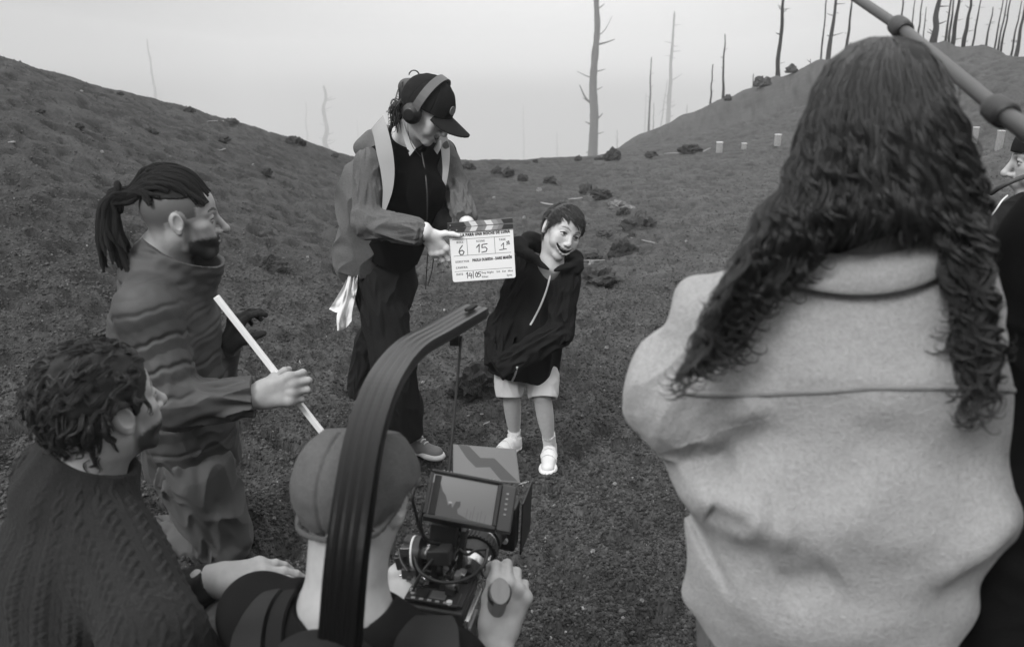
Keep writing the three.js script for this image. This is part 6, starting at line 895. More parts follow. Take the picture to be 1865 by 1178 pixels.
// ---------------------------------------------------------------- the cinema camera: body, lens, filter box, monitor, flag, grip
{
  const c = at(815, 1040, 1.72), o = thing('cinema_camera', 'black cinema camera rig with monitor, cables and filter box hanging on the cord', 'camera', c), P = (n, g, m, par = o, l) => part(n, toLocal(g, c), m, par, l);
  const blk = mat(0.014, 0.45), dk = mat(0.022, 0.6), gl = mat(0.03, 0.22), met = mat(0.6, 0.25, { metalness: 0.8 }), gry = mat(0.24, 0.45), F0 = V(0.17, -0.1, -0.98).normalize(), X0 = F0.clone().cross(V(0, 1, 0)).normalize(), Y0 = X0.clone().cross(F0).normalize();
  const fr = (p, roll = 0) => frame(F0.clone().negate(), V(0, 1, 0), roll, p), box = (n, p, w, h, d, m, roll = 0.0, r = 0.003, par = o) => P(n, rbox(w, h, d, r).applyMatrix4(fr(p, roll)), m, par);
  // body seen from above and behind: rear panel with sockets, display and buttons
  const bp = at(802, 1112, 1.67), body = box('body', bp, 0.128, 0.10, 0.15, dk, -0.06, 0.006), B = fr(bp, -0.06), L = (x, y, z) => V(x, y, z).applyMatrix4(B);
  const add = (n, x, y, z, w, h, d, m, r = 0.0015) => P(n, rbox(w, h, d, r).applyMatrix4(fr(L(x, y, z), -0.06)), m, body);
  add('top_plate', 0, 0.053, -0.005, 0.118, 0.008, 0.13, blk); add('menu_panel', -0.006, 0.059, 0.045, 0.112, 0.006, 0.05, gl); add('menu_screen', 0.004, 0.063, 0.043, 0.034, 0.003, 0.03, mat(0.10, 0.2)); add('menu_recess', -0.03, 0.063, 0.043, 0.024, 0.003, 0.03, mat(0.004, 0.9));
  for (let i = 0; i < 5; i++) add('button', -0.044 + i * 0.017, 0.063, 0.066, 0.009, 0.003, 0.006, gry); for (let i = 0; i < 2; i++) add('button', -0.05, 0.063, 0.036 + 0.014 * i, 0.007, 0.003, 0.007, gry);
  P('dial', new THREE.CylinderGeometry(0.006, 0.006, 0.006, 16).applyMatrix4(fr(L(0.032, 0.064, 0.064), -0.06)), mat(0.6, 0.4), body);
  for (let i = 0; i < 6; i++) add('vent_fin', 0.0655, 0.03 - i * 0.012, 0.02, 0.004, 0.004, 0.1, blk); add('battery_plate', 0, -0.005, 0.082, 0.1, 0.09, 0.014, blk); add('battery', 0, -0.01, 0.1, 0.09, 0.085, 0.035, gl, 0.006); add('battery_label', 0.012, 0.034, 0.1, 0.04, 0.002, 0.02, gry);
  add('side_rail', 0.07, 0.02, 0.0, 0.012, 0.02, 0.13, met); add('side_plate', 0.078, -0.01, 0.03, 0.006, 0.05, 0.07, gry); for (let i = 0; i < 4; i++) P('bolt', new THREE.CylinderGeometry(0.003, 0.003, 0.003, 10).applyMatrix4(fr(L(-0.045 + i * 0.03, 0.059, -0.05), 0)), met, body); add('cheese_plate', 0.0, 0.059, -0.045, 0.1, 0.006, 0.035, blk);
  // top handle and wireless box on it
  const hA = at(800, 1062, 1.66), hB = at(818, 1000, 1.74); P('handle_post', tube([L(-0.01, 0.055, -0.03), hA.clone().add(V(0, 0.04, 0)), at(806, 1010, 1.70)], 0.009, 8), blk); const tb = at(812, 966, 1.7); box('wireless_box', tb, 0.062, 0.048, 0.05, gl, -0.08, 0.004); P('wireless_lid', rbox(0.058, 0.004, 0.046, 0.0015).applyMatrix4(fr(tb.clone().addScaledVector(Y0, 0.027), -0.08)), gry); box('battery_clip', at(808, 1012, 1.69), 0.045, 0.05, 0.035, blk, -0.05); box('label', at(816, 1010, 1.668), 0.02, 0.026, 0.003, mat(0.5, 0.6), -0.1, 0.001); box('clamp', at(842, 1000, 1.7), 0.012, 0.1, 0.03, dk, -0.1);
  // lens: rings along the optical axis, filter box at its front
  const l0 = at(856, 1030, 1.72), l1 = at(886, 962, 1.84), ax = l1.clone().sub(l0), ll = ax.length(), LM = frame(ax, V(0, 1, 0), 0, l0), lens = new THREE.Group(); lens.name = 'lens'; o.add(lens);
  const cyl = (n, a, b, r0, r1, m, seg = 36) => P(n, new THREE.CylinderGeometry(r1, r0, (b - a) * ll, seg).rotateX(Math.PI / 2).translate(0, 0, (a + b) / 2 * ll).applyMatrix4(LM), m, lens);
  cyl('mount', -0.1, 0.06, 0.034, 0.036, met); cyl('barrel', 0.06, 0.3, 0.04, 0.042, blk); cyl('focus_ring', 0.32, 0.5, 0.0465, 0.0465, dk); cyl('barrel', 0.5, 0.62, 0.043, 0.043, gl); cyl('iris_ring', 0.62, 0.76, 0.047, 0.047, dk); cyl('barrel', 0.76, 1.0, 0.044, 0.052, blk); cyl('witness_mark', 0.555, 0.575, 0.0434, 0.0434, met); for (let i = 0; i < 34; i++) { const a = i / 34 * 6.283; P('gear_tooth', new THREE.BoxGeometry(0.003, 0.004, 0.16 * ll).translate(0.0475, 0, 0.41 * ll).applyMatrix4(new THREE.Matrix4().makeRotationZ(a)).applyMatrix4(LM), dk, lens); }
  const mM = frame(ax, V(0, 1, 0), 0.06, l1.clone().addScaledVector(ax.clone().normalize(), 0.03)), mb = P('filter_box', rbox(0.135, 0.125, 0.045, 0.005).applyMatrix4(mM), blk); P('side_flag', rbox(0.004, 0.15, 0.1, 0.001).translate(-0.078, -0.01, 0.05).applyMatrix4(mM), blk, mb); P('knob', new THREE.CylinderGeometry(0.007, 0.007, 0.008, 14).rotateX(Math.PI / 2).translate(-0.045, -0.03, -0.026).applyMatrix4(mM), mat(0.5, 0.4), mb);
  { // top flag with a darker zigzag band
    const a = at(831, 810, 1.96), b = at(946, 819, 1.98), d = at(941, 880, 1.86), x = b.clone().sub(a), z = d.clone().sub(b), w = x.length(), h = z.length(), n = 512, cv = document.createElement('canvas'); cv.width = cv.height = n; const g = cv.getContext('2d'); g.fillStyle = '#6e6e6e'; g.fillRect(0, 0, n, n); g.fillStyle = '#3c3c3c'; g.beginPath(); for (const [i, q] of [[0.06, 0.0], [0.24, 0.02], [0.42, 0.36], [0.64, 0.34], [0.98, 0.98], [0.72, 0.98], [0.56, 0.62], [0.34, 0.66], [0.2, 0.4]].entries()) i ? g.lineTo(q[0] * n, q[1] * n) : g.moveTo(q[0] * n, q[1] * n); g.fill(); g.strokeStyle = 'rgba(0,0,0,0.22)'; g.lineWidth = 2; for (let i = -n; i < n * 2; i += 9) { g.beginPath(); g.moveTo(i, 0); g.lineTo(i + n * 0.5, n); g.stroke(); }
    const t = new THREE.CanvasTexture(cv); t.colorSpace = THREE.SRGBColorSpace; const X = x.clone().normalize(), N = z.clone().cross(X).normalize(), Z = X.clone().cross(N).normalize(), fl = rbox(w, 0.003, h, 0.0012).applyMatrix4(basis(X, N, Z, a.clone().addScaledVector(x, 0.5).addScaledVector(z, 0.5))); P('top_flag', fl, mat(0.1, 0.5)); const fp = new THREE.PlaneGeometry(w * 0.97, h * 0.97).rotateX(-Math.PI / 2).applyMatrix4(basis(X, N, Z, a.clone().addScaledVector(x, 0.5).addScaledVector(z, 0.5).addScaledVector(N, 0.0022))); P('flag_print', fp, new THREE.MeshStandardMaterial({ map: t, color: grey(0.75), roughness: 0.45 })); }
  { // monitor: hooded frame and a lit picture of the scene in front
    const a = at(788, 862, 1.64), b = at(905, 884, 1.65), d = at(779, 938, 1.60), x = b.clone().sub(a), y = a.clone().sub(d), w = x.length(), h = y.length(), X = x.clone().normalize(), N = X.clone().cross(y).normalize(), Y = N.clone().cross(X), m0 = a.clone().addScaledVector(x, 0.5).addScaledVector(y, -0.5), M = basis(X, Y, N, m0), mon = new THREE.Group(); mon.name = 'monitor'; o.add(mon);
    P('housing', rbox(w + 0.014, h + 0.014, 0.026, 0.004).translate(0.002, 0, -0.014).applyMatrix4(M), blk, mon); P('key_panel', rbox(0.034, h + 0.012, 0.022, 0.004).translate(w / 2 + 0.024, 0, -0.012).applyMatrix4(M), gl, mon);
    for (const [u, v, ww, hh] of [[0, h / 2 + 0.004, w + 0.012, 0.006], [0, -h / 2 - 0.004, w + 0.012, 0.008], [-w / 2 - 0.004, 0, 0.008, h], [w / 2 + 0.003, 0, 0.008, h]]) P('bezel', rbox(ww, hh, 0.018, 0.002).translate(u, v, 0.004).applyMatrix4(M), blk, mon);
    P('left_hood', rbox(0.014, h * 0.94, 0.002, 0.0008).translate(-w / 2 + 0.01, 0, 0.003).applyMatrix4(M), mat(0.006, 0.6), mon);
    const cv = document.createElement('canvas'); cv.width = 512; cv.height = 320; const g = cv.getContext('2d'), gr = g.createLinearGradient(0, 0, 90, 320); gr.addColorStop(0, '#6a6a6a'); gr.addColorStop(1, '#4a4a4a'); g.fillStyle = gr; g.fillRect(0, 0, 512, 320); g.fillStyle = '#141414'; g.beginPath(); for (const [i, q] of [[0, 70], [60, 60], [90, 120], [120, 150], [150, 220], [170, 200], [185, 235], [205, 180], [240, 175], [245, 210], [225, 240], [235, 270], [330, 300], [512, 310], [512, 320], [0, 320]].entries()) i ? g.lineTo(...q) : g.moveTo(...q); g.fill(); g.strokeStyle = '#2e2e2e'; g.lineWidth = 4; for (const [u, v] of [[300, 220], [330, 235], [350, 190], [385, 230], [410, 215], [445, 240]]) { g.beginPath(); g.moveTo(u, 305); g.lineTo(u + 4, v); g.stroke(); } g.fillStyle = '#888'; g.fillRect(150, 190, 26, 10);
    const t = new THREE.CanvasTexture(cv); t.colorSpace = THREE.SRGBColorSpace; P('screen', new THREE.PlaneGeometry(w, h).translate(0, 0, 0.0005).applyMatrix4(M), new THREE.MeshStandardMaterial({ color: grey(0.02), roughness: 0.15, emissive: grey(1), emissiveMap: t, emissiveIntensity: 0.8 }), mon);
    for (let i = 0; i < 5; i++) P('key', rbox(0.005, 0.003, 0.002, 0.0005).translate(w / 2 + 0.022, 0.03 - i * 0.011, 0.0).applyMatrix4(M), mat(0.35, 0.5), mon); for (const s of [-0.36, 0.36]) for (let i = 0; i < 4; i++) P('cooling_fin', rbox(0.003, 0.006, 0.02, 0.0008).translate(s * w + i * 0.0075, h / 2 + 0.01, -0.014).applyMatrix4(M), mat(0.25, 0.35), mon);
    P('monitor_arm', tube([m0.clone().addScaledVector(N, -0.03).addScaledVector(Y, -0.03), at(836, 950, 1.68), at(830, 980, 1.71)], 0.008, 8), blk); }
  // follow focus wheel, left hand grip cluster, cables
  { const p = at(764, 1006, 1.66), ff = P('focus_wheel', new THREE.CylinderGeometry(0.034, 0.034, 0.014, 36).rotateZ(Math.PI / 2).applyMatrix4(fr(p, 0.1)), mat(0.02, 0.5)); P('focus_disc', new THREE.CylinderGeometry(0.035, 0.035, 0.004, 36).rotateZ(Math.PI / 2).applyMatrix4(fr(p.clone().addScaledVector(X0, -0.0095), 0.1)), mat(0.65, 0.5), ff); P('hub', new THREE.CylinderGeometry(0.012, 0.015, 0.02, 20).rotateZ(Math.PI / 2).applyMatrix4(fr(p.clone().addScaledVector(X0, 0.014), 0.1)), met, ff); P('gear_box', rbox(0.05, 0.035, 0.04, 0.005).applyMatrix4(fr(p.clone().addScaledVector(X0, 0.045), 0.1)), dk); box('motor', at(786, 1036, 1.67), 0.03, 0.05, 0.03, blk, 0.2);
    const R = rng(5); for (const [px, py, w, h, m] of [[735, 1020, 0.03, 0.03, blk], [742, 1000, 0.026, 0.02, gl], [748, 1040, 0.034, 0.024, dk], [758, 1062, 0.03, 0.03, blk], [770, 1076, 0.02, 0.03, met], [735, 1045, 0.014, 0.012, met], [752, 1022, 0.012, 0.01, met], [776, 1052, 0.02, 0.016, gry], [745, 985, 0.02, 0.016, dk], [728, 1008, 0.014, 0.014, gl]]) box('clamp', at(px, py, 1.66 + 0.03 * R()), w, h, 0.03, m, (R() - 0.5), 0.003); P('rod', tube([at(752, 1060, 1.64), at(842, 985, 1.86)], 0.0075, 10, 4), met); P('rod', tube([at(812, 1086, 1.66), at(884, 1000, 1.86)], 0.0075, 10, 4), met); }
  const cab = (pts, r = 0.0035) => P('cable', tube(pts.map((q) => at(...q)), r, 7), blk);
  cab([[770, 884, 1.64], [756, 888, 1.63], [751, 905, 1.62], [756, 930, 1.63], [770, 975, 1.65], [792, 990, 1.67]]); cab([[772, 915, 1.63], [766, 950, 1.62], [776, 985, 1.64], [800, 990, 1.66]]); cab([[752, 1000, 1.64], [764, 1040, 1.61], [800, 1060, 1.6], [850, 1054, 1.62], [882, 1026, 1.66], [888, 1000, 1.7]], 0.004); cab([[880, 1050, 1.64], [876, 1035, 1.64], [888, 1030, 1.65]], 0.0025); cab([[790, 1016, 1.64], [770, 1040, 1.62], [752, 1075, 1.62], [746, 1110, 1.62]]);
  cab([[836, 1000, 1.66], [852, 1010, 1.66], [862, 1004, 1.67], [884, 1000, 1.7]]); cab([[742, 1040, 1.64], [730, 1020, 1.65], [726, 1000, 1.66]]); box('cable_plug', at(888, 1040, 1.65), 0.012, 0.022, 0.012, gl);
  { const R = rng(15), bits = [[L(-0.05, 0.062, -0.03), 4], [L(0.045, 0.062, 0.02), 4], [at(800, 1030, 1.68), 6], [at(760, 1050, 1.65), 7], [at(845, 1046, 1.7), 6], [at(872, 1010, 1.74), 5], [at(830, 1060, 1.66), 5]]; for (const [p, n] of bits) for (let i = 0; i < n; i++) { const q = p.clone().add(V((R() - 0.5) * 0.05, (R() - 0.5) * 0.03, (R() - 0.5) * 0.05)), t = R(); if (t < 0.45) P('knob', new THREE.CylinderGeometry(0.003 + 0.004 * R(), 0.004 + 0.004 * R(), 0.008 + 0.01 * R(), 14).rotateZ(R() * 3).applyMatrix4(fr(q, R())), [blk, met, gry, dk][R() * 4 | 0]); else box('bracket', q, 0.008 + 0.018 * R(), 0.006 + 0.012 * R(), 0.008 + 0.02 * R(), [blk, gl, gry, met, dk][R() * 5 | 0], (R() - 0.5) * 0.6, 0.0015); } }
  // wooden side grip in the operator's right hand
  { const a = at(911, 1076, 1.505), b = at(897, 1130, 1.66), z = a.clone().sub(b).normalize(), G = new Field(), s = V(1, 0.1, 0).addScaledVector(z, -V(1, 0.1, 0).dot(z)).normalize(), s2 = z.clone().cross(s); G.cone(b, a, 0.019, 0.0195, { flatB: true, sq: { n: s2, s: 1.32 } }); const wood = new THREE.MeshStandardMaterial({ color: grey(0.2), roughness: 0.5, map: tiled(toTexture(noiseTile(128, [[2, 0.3], [40, 0.5]], 3), 128, (v) => 0.8 + v * 0.35), 6, 0.6) }); P('wooden_grip', meshField(G, boxOf([a, b], 0.05).lo, boxOf([a, b], 0.05).hi, 0.0028, { uvs: 0.1 }), wood); G.p.length = 0; P('grip_collar', tube([b.clone().lerp(a, 0.86), b.clone().lerp(a, 0.965)], 0.0235, 18, 2), mat(0.012, 0.6)); P('grip_arm', tube([b, b.clone().addScaledVector(z, -0.03), L(0.07, -0.01, 0)], 0.01, 8), blk); }
}
// ---------------------------------------------------------------- boom pole, the person at the right edge, things on the ground
{
  const a = at(1500, -45, 1.75), b = at(1641, 50, 1.42), c = at(1823, 203, 1.1), d = at(2190, 470, 0.76), m = c, o = thing('boom_pole', 'dark telescopic boom pole with clamp rings crossing the top right corner', 'boom pole', m), P = (n, g, q) => part(n, toLocal(g, m), q, o), pm = mat(0.045, 0.4), ring = mat(0.02, 0.55);
  P('inner_tube', tube([a, b], 0.0092, 18, 2), pm); P('middle_tube', tube([b, c], 0.0108, 18, 2), pm); P('outer_tube', tube([c, d], 0.0128, 18, 2), pm);
  const rg = (p, q, r) => { const z = q.clone().sub(p).normalize(), pts = [[r * 0.75, -0.022], [r * 0.98, -0.02], [r, -0.012], [r * 1.04, 0], [r, 0.012], [r * 0.96, 0.02], [r * 0.75, 0.022]].map((v) => new THREE.Vector2(...v)); return new THREE.LatheGeometry(pts, 24).rotateX(Math.PI / 2).applyMatrix4(frame(z, V(0, 1, 0), 0, p)); };
  P('clamp_ring', rg(b, c, 0.0175), ring); P('clamp_ring', rg(c, d, 0.0195), ring);
}
{ // someone in dark clothes standing at the right edge, mostly out of frame
  const D = 2.35, base = onGround(1905, 1010), o = thing('person', 'person in dark jacket and dark cap in profile at the right edge of the frame', 'person', base), P = (n, g, m, par = o) => part(n, toLocal(g, base), m, par), S = new Field(), H = 0.228;
  const hd = frame(dirOf(-116 * deg, -6 * deg), V(0, 1, 0), 0, at(1910, 290, D)), nb = at(1916, 372, D + 0.02), ho = { skin: 0.36, nose: 1.1, mouth: 0.08, smile: 0.2, brow: 0.05 }, head = addHead(S, hd, H, ho); head.hf = headField(ho).p;
  const shL = at(1850, 415, D - 0.1), shR = at(1960, 410, D + 0.12), hip = at(1905, 720, D + 0.05), kn = at(1890, 880, D + 0.1), k2 = at(1930, 880, D + 0.2); const a1 = V(kn.x, base.y + 0.08, kn.z), a2 = V(k2.x, base.y + 0.08, k2.z), el = at(1862, 570, D - 0.12), wr = at(1905, 640, D - 0.3);
  S.cone(head.world(0, -0.24, -0.12), nb, 0.055, 0.06, { k: 0.03 }).cone(nb, hip, 0.06, 0.1).cone(hip, kn, 0.08, 0.05).cone(kn, a1, 0.05, 0.035).cone(hip, k2, 0.08, 0.05).cone(k2, a2, 0.05, 0.035).cone(shL, el, 0.04, 0.035).cone(el, wr, 0.035, 0.026); const hh = addHand(S, handM(V(0.6, 0.4, -0.3), V(0, 0.8, 0.4), wr, -1), 0.185, { side: -1 });
  P('body', skinMesh(S, [{ ...boxOf([V().setFromMatrixPosition(hd), nb], 0.15), h: 0.0032 }, { ...boxOf([wr, ...hh.tips, ...hh.thumb], 0.03), h: 0.0035 }], { ...boxOf([nb, hip, kn, a1, a2, el, wr, shR], 0.1), h: 0.016 }, head.color), skinMat);
  const J = new Field(), dm = cloth(0.014); J.cone(at(1898, 430, D + 0.02), at(1904, 560, D + 0.03), 0.14, 0.16, { k: 0.06, sq: { n: V(0.5, 0, -0.86), s: 1.2 }, disp: folds(0.008, 7, 0.8, 5) }).cone(at(1904, 560, D + 0.03), hip, 0.16, 0.165, { flatB: true, k: 0.04 }).cone(shL, el, 0.075, 0.068, { k: 0.05, disp: folds(0.008, 8, 0.8, 6) }).cone(el, wr, 0.066, 0.048, { flatB: true }).cone(nb.clone().add(V(0, -0.06, 0)), nb.clone().add(V(-0.004, 0.03, 0)), 0.088, 0.082, { flatB: true, k: 0.03 }).cone(nb, nb.clone().add(V(-0.006, 0.1, 0)), 0.066, 0.07, { sub: true, k: 0.01 });
  const jb = boxOf([nb, hip, shL, shR, el, wr], 0.22); P('jacket', meshField(J, jb.lo, jb.hi, 0.007, { uvs: 0.12 }), dm);
  const T = new Field(); T.cone(hip, kn, 0.12, 0.09, { k: 0.03 }).cone(kn, a1, 0.09, 0.075).cone(hip, k2, 0.12, 0.09, { k: 0.03 }).cone(k2, a2, 0.09, 0.075); P('trousers', meshField(T, boxOf([hip, kn, a1, a2, k2], 0.16).lo, boxOf([hip, kn, a1, a2, k2], 0.16).hi, 0.01, { uvs: 0.12 }), cloth(0.02));
  for (const a of [a1, a2]) shoe(o, V(a.x + 0.06, base.y, a.z).sub(base), V(-0.8, 0, 0.3), 0.27, { upper: mat(0.04, 0.6), sole: mat(0.05, 0.8) });
  const K = new Field(); K.fn((x, y, z) => { const p = head.local(x, y, z), e = HYP(p.x / 0.38, (p.y - 0.12) / 0.45, (p.z + 0.04) / 0.47); return Math.max((e - 1) * 0.38, (p.z > 0 ? 0.13 : lerp(0.13, -0.25, sstep(0, -0.3, p.z))) - p.y) * H; }, head.world(0, 0.1, 0), H * 0.6, {}); P('cap', meshField(K, head.world(0, 0.1, 0).addScalar(-0.16), head.world(0, 0.1, 0).addScalar(0.16), 0.004, { uvs: 0.1 }), dm);
  P('cord', tube([at(1836, 356, D - 0.2), at(1824, 368, D - 0.24), at(1812, 386, D - 0.24), at(1798, 402, D - 0.22)], 0.0022, 6), mat(0.6, 0.6)); P('strap', tube([at(1866, 322, D - 0.1), at(1845, 330, D - 0.12), at(1824, 340, D - 0.1), at(1806, 352, D - 0.06)], 0.008, 6), mat(0.04, 0.6));
}
{ // close at the right edge: the dark sleeve and coat side of the sound recordist who holds the pole
  const base = at(1990, 1500, 1.3); base.y = ground(base.x, base.z);
  const o = thing('person', 'boom operator in black coat cut off by the lower right frame edge', 'person', base), P = (n, g, m) => part(n, toLocal(g, base), m, o), D = 1.15, sh = at(1985, 420, 0.98), nb = at(2080, 330, 1.0), hip = at(1990, 1180, 1.15), kn = V(hip.x, base.y + 0.5, hip.z), an = V(hip.x + 0.02, base.y + 0.08, hip.z), el = at(2040, 800, 1.0), wr = at(2170, 470, 0.82), J = new Field(), S = new Field(), H = 0.23, hd = frame(dirOf(-150 * deg, 0), V(0, 1, 0), 0, at(2100, 150, 1.02)), head = addHead(S, hd, H, { skin: 0.36 });
  S.cone(head.world(0, -0.24, -0.12), nb, 0.055, 0.06).cone(nb, hip, 0.06, 0.1).cone(sh, el, 0.045, 0.04).cone(el, wr, 0.04, 0.028).cone(hip, kn, 0.08, 0.055).cone(kn, an, 0.05, 0.035).cone(hip.clone().add(V(0.18, 0, 0)), kn.clone().add(V(0.2, 0, 0.05)), 0.08, 0.055).cone(kn.clone().add(V(0.2, 0, 0.05)), an.clone().add(V(0.2, 0, 0.1)), 0.05, 0.035); const hh = addHand(S, handM(V(-0.5, 0.6, -0.6), V(-0.6, -0.4, 0.5), wr), 0.19, { curl: [[0.9, 1.3, 0.8], [0.9, 1.3, 0.8], [0.9, 1.3, 0.8], [0.9, 1.3, 0.8]] });
  P('body', skinMesh(S, [{ ...boxOf([wr, ...hh.tips, ...hh.thumb], 0.03), h: 0.004 }, { ...boxOf([V().setFromMatrixPosition(hd)], 0.17), h: 0.005 }], { ...boxOf([nb, hip, kn, an, el, wr, an.clone().add(V(0.2, 0, 0.1))], 0.12), h: 0.02 }, head.color), skinMat);
  J.cone(at(2060, 520, 1.02), hip, 0.16, 0.15, { k: 0.05, disp: folds(0.008, 7, 0.7, 2) }).cone(at(1965, 1010, 1.12), at(1968, 1240, 1.16), 0.105, 0.13, { k: 0.06, disp: folds(0.006, 7, 0.7, 2) }).cone(sh, el, 0.08, 0.07, { k: 0.05 }).cone(el, wr, 0.068, 0.05, { flatB: true }).cone(hip, kn, 0.155, 0.14, { flatB: true, k: 0.04 });
  const jb = boxOf([nb, hip, kn, el, wr, sh], 0.22); P('coat', meshField(J, jb.lo, jb.hi, 0.009, { uvs: 0.12 }), cloth(0.008, { rough: 1, sheen: 0.02 })); const T = new Field().cone(kn.clone().add(V(0, 0.1, 0)), an, 0.085, 0.07).cone(kn.clone().add(V(0.2, 0.1, 0.05)), an.clone().add(V(0.2, 0, 0.1)), 0.085, 0.07); P('trousers', meshField(T, boxOf([kn, an, an.clone().add(V(0.2, 0, 0.1))], 0.2).lo, boxOf([kn, an, an.clone().add(V(0.2, 0, 0.1))], 0.2).hi, 0.012, { uvs: 0.12 }), cloth(0.012));
  for (const a of [an, an.clone().add(V(0.2, 0, 0.1))]) shoe(o, V(a.x, base.y, a.z + 0.05).sub(base), V(-0.2, 0, -1), 0.27, { upper: mat(0.03, 0.6), sole: mat(0.05, 0.8) }); P('cap', new THREE.SphereGeometry(0.1, 24, 12, 0, 6.2832, 0, 1.5).scale(1, 1, 1.15).translate(...head.world(0, 0.1, -0.05).toArray()), cloth(0.02));
}
// ---- rocks of black lava, bits of pale wood and litter, marker posts
const rockF = noiseTile(256, [[8, 0.4], [24, 0.5], [64, 0.5], [128, 0.4]], 91), rockT = toTexture(rockF, 256, (v) => 0.5 + v * 0.9), rockC = toTexture(rockF, 256, (v) => 0.85 + v * 0.7);
const rockM = (v) => new THREE.MeshStandardMaterial({ color: grey(v), roughness: 1, bumpMap: tiled(rockT, 1), bumpScale: 0.02, map: tiled(rockC, 1) });
const rockDark = rockM(0.026), rockMid = rockM(0.05), rockPale = rockM(0.2);
let rockSeed = 300;
function rock(px, py, w, h, label, m = rockDark, group) {   // foot of the rock at px,py; size in photo pixels
  const p = onGround(px, py), D = p.clone().sub(EYE).dot(V(0, -SP, -CP)), s = w * D / FPX / 1.8, v = h * D / FPX / 2 / CP, o = rockSeed++, R = rng(o), g = new THREE.IcosahedronGeometry(1, w > 24 ? 5 : 3), q = g.attributes.position, uv = [], sx = 1 + 0.2 * R(), pt = V();
  for (let i = 0; i < q.count; i++) { pt.fromBufferAttribute(q, i); const n = 1 + 0.3 * N3(pt.x * 1.3 + o, pt.y * 1.3, pt.z * 1.3) + 0.17 * N3(pt.x * 3.2, pt.y * 3.2 + o, pt.z * 3.2) - 0.13 * Math.abs(N3(pt.x * 6, pt.y * 6, pt.z * 6 + o)); q.setXYZ(i, pt.x * n * s * sx, Math.max(-0.3, pt.y * n) * v * 1.65, pt.z * n * s * 0.9); uv.push((pt.x + pt.z * 0.6) * s * 3, (pt.y + pt.z * 0.6) * s * 3); }
  g.setAttribute('uv', new THREE.BufferAttribute(new Float32Array(uv), 2)); g.computeVertexNormals();
  const k = new THREE.Mesh(g, m); k.name = numbered('rock'); k.position.copy(p); k.position.y += v * 0.42; k.rotation.y = R() * 0.6; k.castShadow = k.receiveShadow = true; scene.add(k); return tag(k, label, 'rock', group);
}
rock(495, 488, 40, 30, 'dark lava boulder on the slope right of the kneeling man'); rock(487, 424, 28, 22, 'small heap shaped rock above the boulder right of the kneeling man', rockMid);
rock(868, 716, 74, 50, 'large dark clod of lava behind the boy by the hanging cord'); rock(1135, 458, 42, 30, 'rounded lava rock right of the boy'); rock(1163, 418, 46, 30, 'knobbly lava rock at the near end of the rock row', rockMid); rock(1136, 388, 20, 18, 'dark rock in the row above the knobbly one'); rock(1125, 376, 26, 12, 'flat pale rock in the curving row', rockPale); rock(1146, 380, 22, 14, 'pale lumpy rock in the curving row', rockPale); rock(1098, 362, 26, 14, 'dark rock in the middle of the curving row'); rock(1085, 356, 18, 12, 'small dark rock before the middle of the row'); rock(1067, 351, 18, 17, 'tall pale topped rock in the row', rockMid); rock(1001, 335, 20, 12, 'dark rock alone above the boy'); rock(952, 326, 17, 12, 'small round rock right of the pair on the crest'); rock(926, 320, 20, 13, 'right rock of the pair below the crest'); rock(904, 317, 16, 14, 'left rock of the pair below the crest'); rock(853, 309, 20, 12, 'rock by the shoulder of the woman with the slate'); rock(880, 317, 12, 6, 'flat small rock left of the pair below the crest');
rock(1115, 291, 26, 18, 'square dark rock where the saddle meets the hill'); rock(1053, 293, 12, 8, 'small rock on the saddle crest left of the square one'); rock(1186, 285, 20, 9, 'flat dark rock on the path at the foot of the hill'); rock(1257, 280, 32, 14, 'long dark rock pile on the path at the foot of the hill'); rock(1090, 291, 14, 6, 'flat stone left of the square dark rock'); rock(975, 297, 8, 6, 'tiny stone on the saddle crest');
rock(1388, 160, 26, 16, 'boulder beside the short broken stem on the hill crest', rockMid); rock(1441, 137, 20, 13, 'boulder on the crest right of the knobbly trunk', rockMid); rock(1326, 184, 14, 10, 'small rock at the foot of the sharp straight trunk', rockMid);
rock(1087, 512, 60, 34, 'clump of pale and dark lava right of the boy', rockMid); rock(1078, 462, 32, 14, 'low dark rock right of the boy face'); rock(1150, 432, 14, 10, 'pebble sized dark rock between the knobbly and the rounded one'); rock(1102, 430, 22, 9, 'low pale stone right of the boy hair', rockMid);
rock(537, 262, 32, 20, 'block shaped rock on the crest of the left slope'); rock(345, 206, 16, 9, 'rounded stone on the crest of the left slope'); rock(218, 172, 10, 6, 'tiny stone high on the crest of the left slope'); rock(420, 226, 22, 10, 'wedge shaped rock lying on the left crest', rockMid); rock(272, 236, 20, 11, 'dark stone below the crest of the left slope'); rock(408, 254, 18, 9, 'dark flat stone left of the wedge shaped rock'); rock(145, 236, 14, 9, 'dark stone on the upper left slope'); rock(72, 202, 14, 7, 'flat stone near the top left of the slope'); rock(485, 316, 18, 12, 'dark stone above the boulder of the slope'); rock(175, 596, 34, 14, 'low stone above the head of the man in the sweater', rockMid); rock(610, 290, 12, 7, 'stone on the crest left of the woman with the slate');
rock(665, 252, 10, 6, 'stone beside the woman with the slate on the crest'); rock(840, 390, 10, 8, 'small dark stone behind the slate');
const woodM = new THREE.MeshStandardMaterial({ color: grey(0.3), roughness: 0.8, map: tiled(toTexture(barkF, 256, (v) => 0.85 + v * 0.4), 1, 2) });
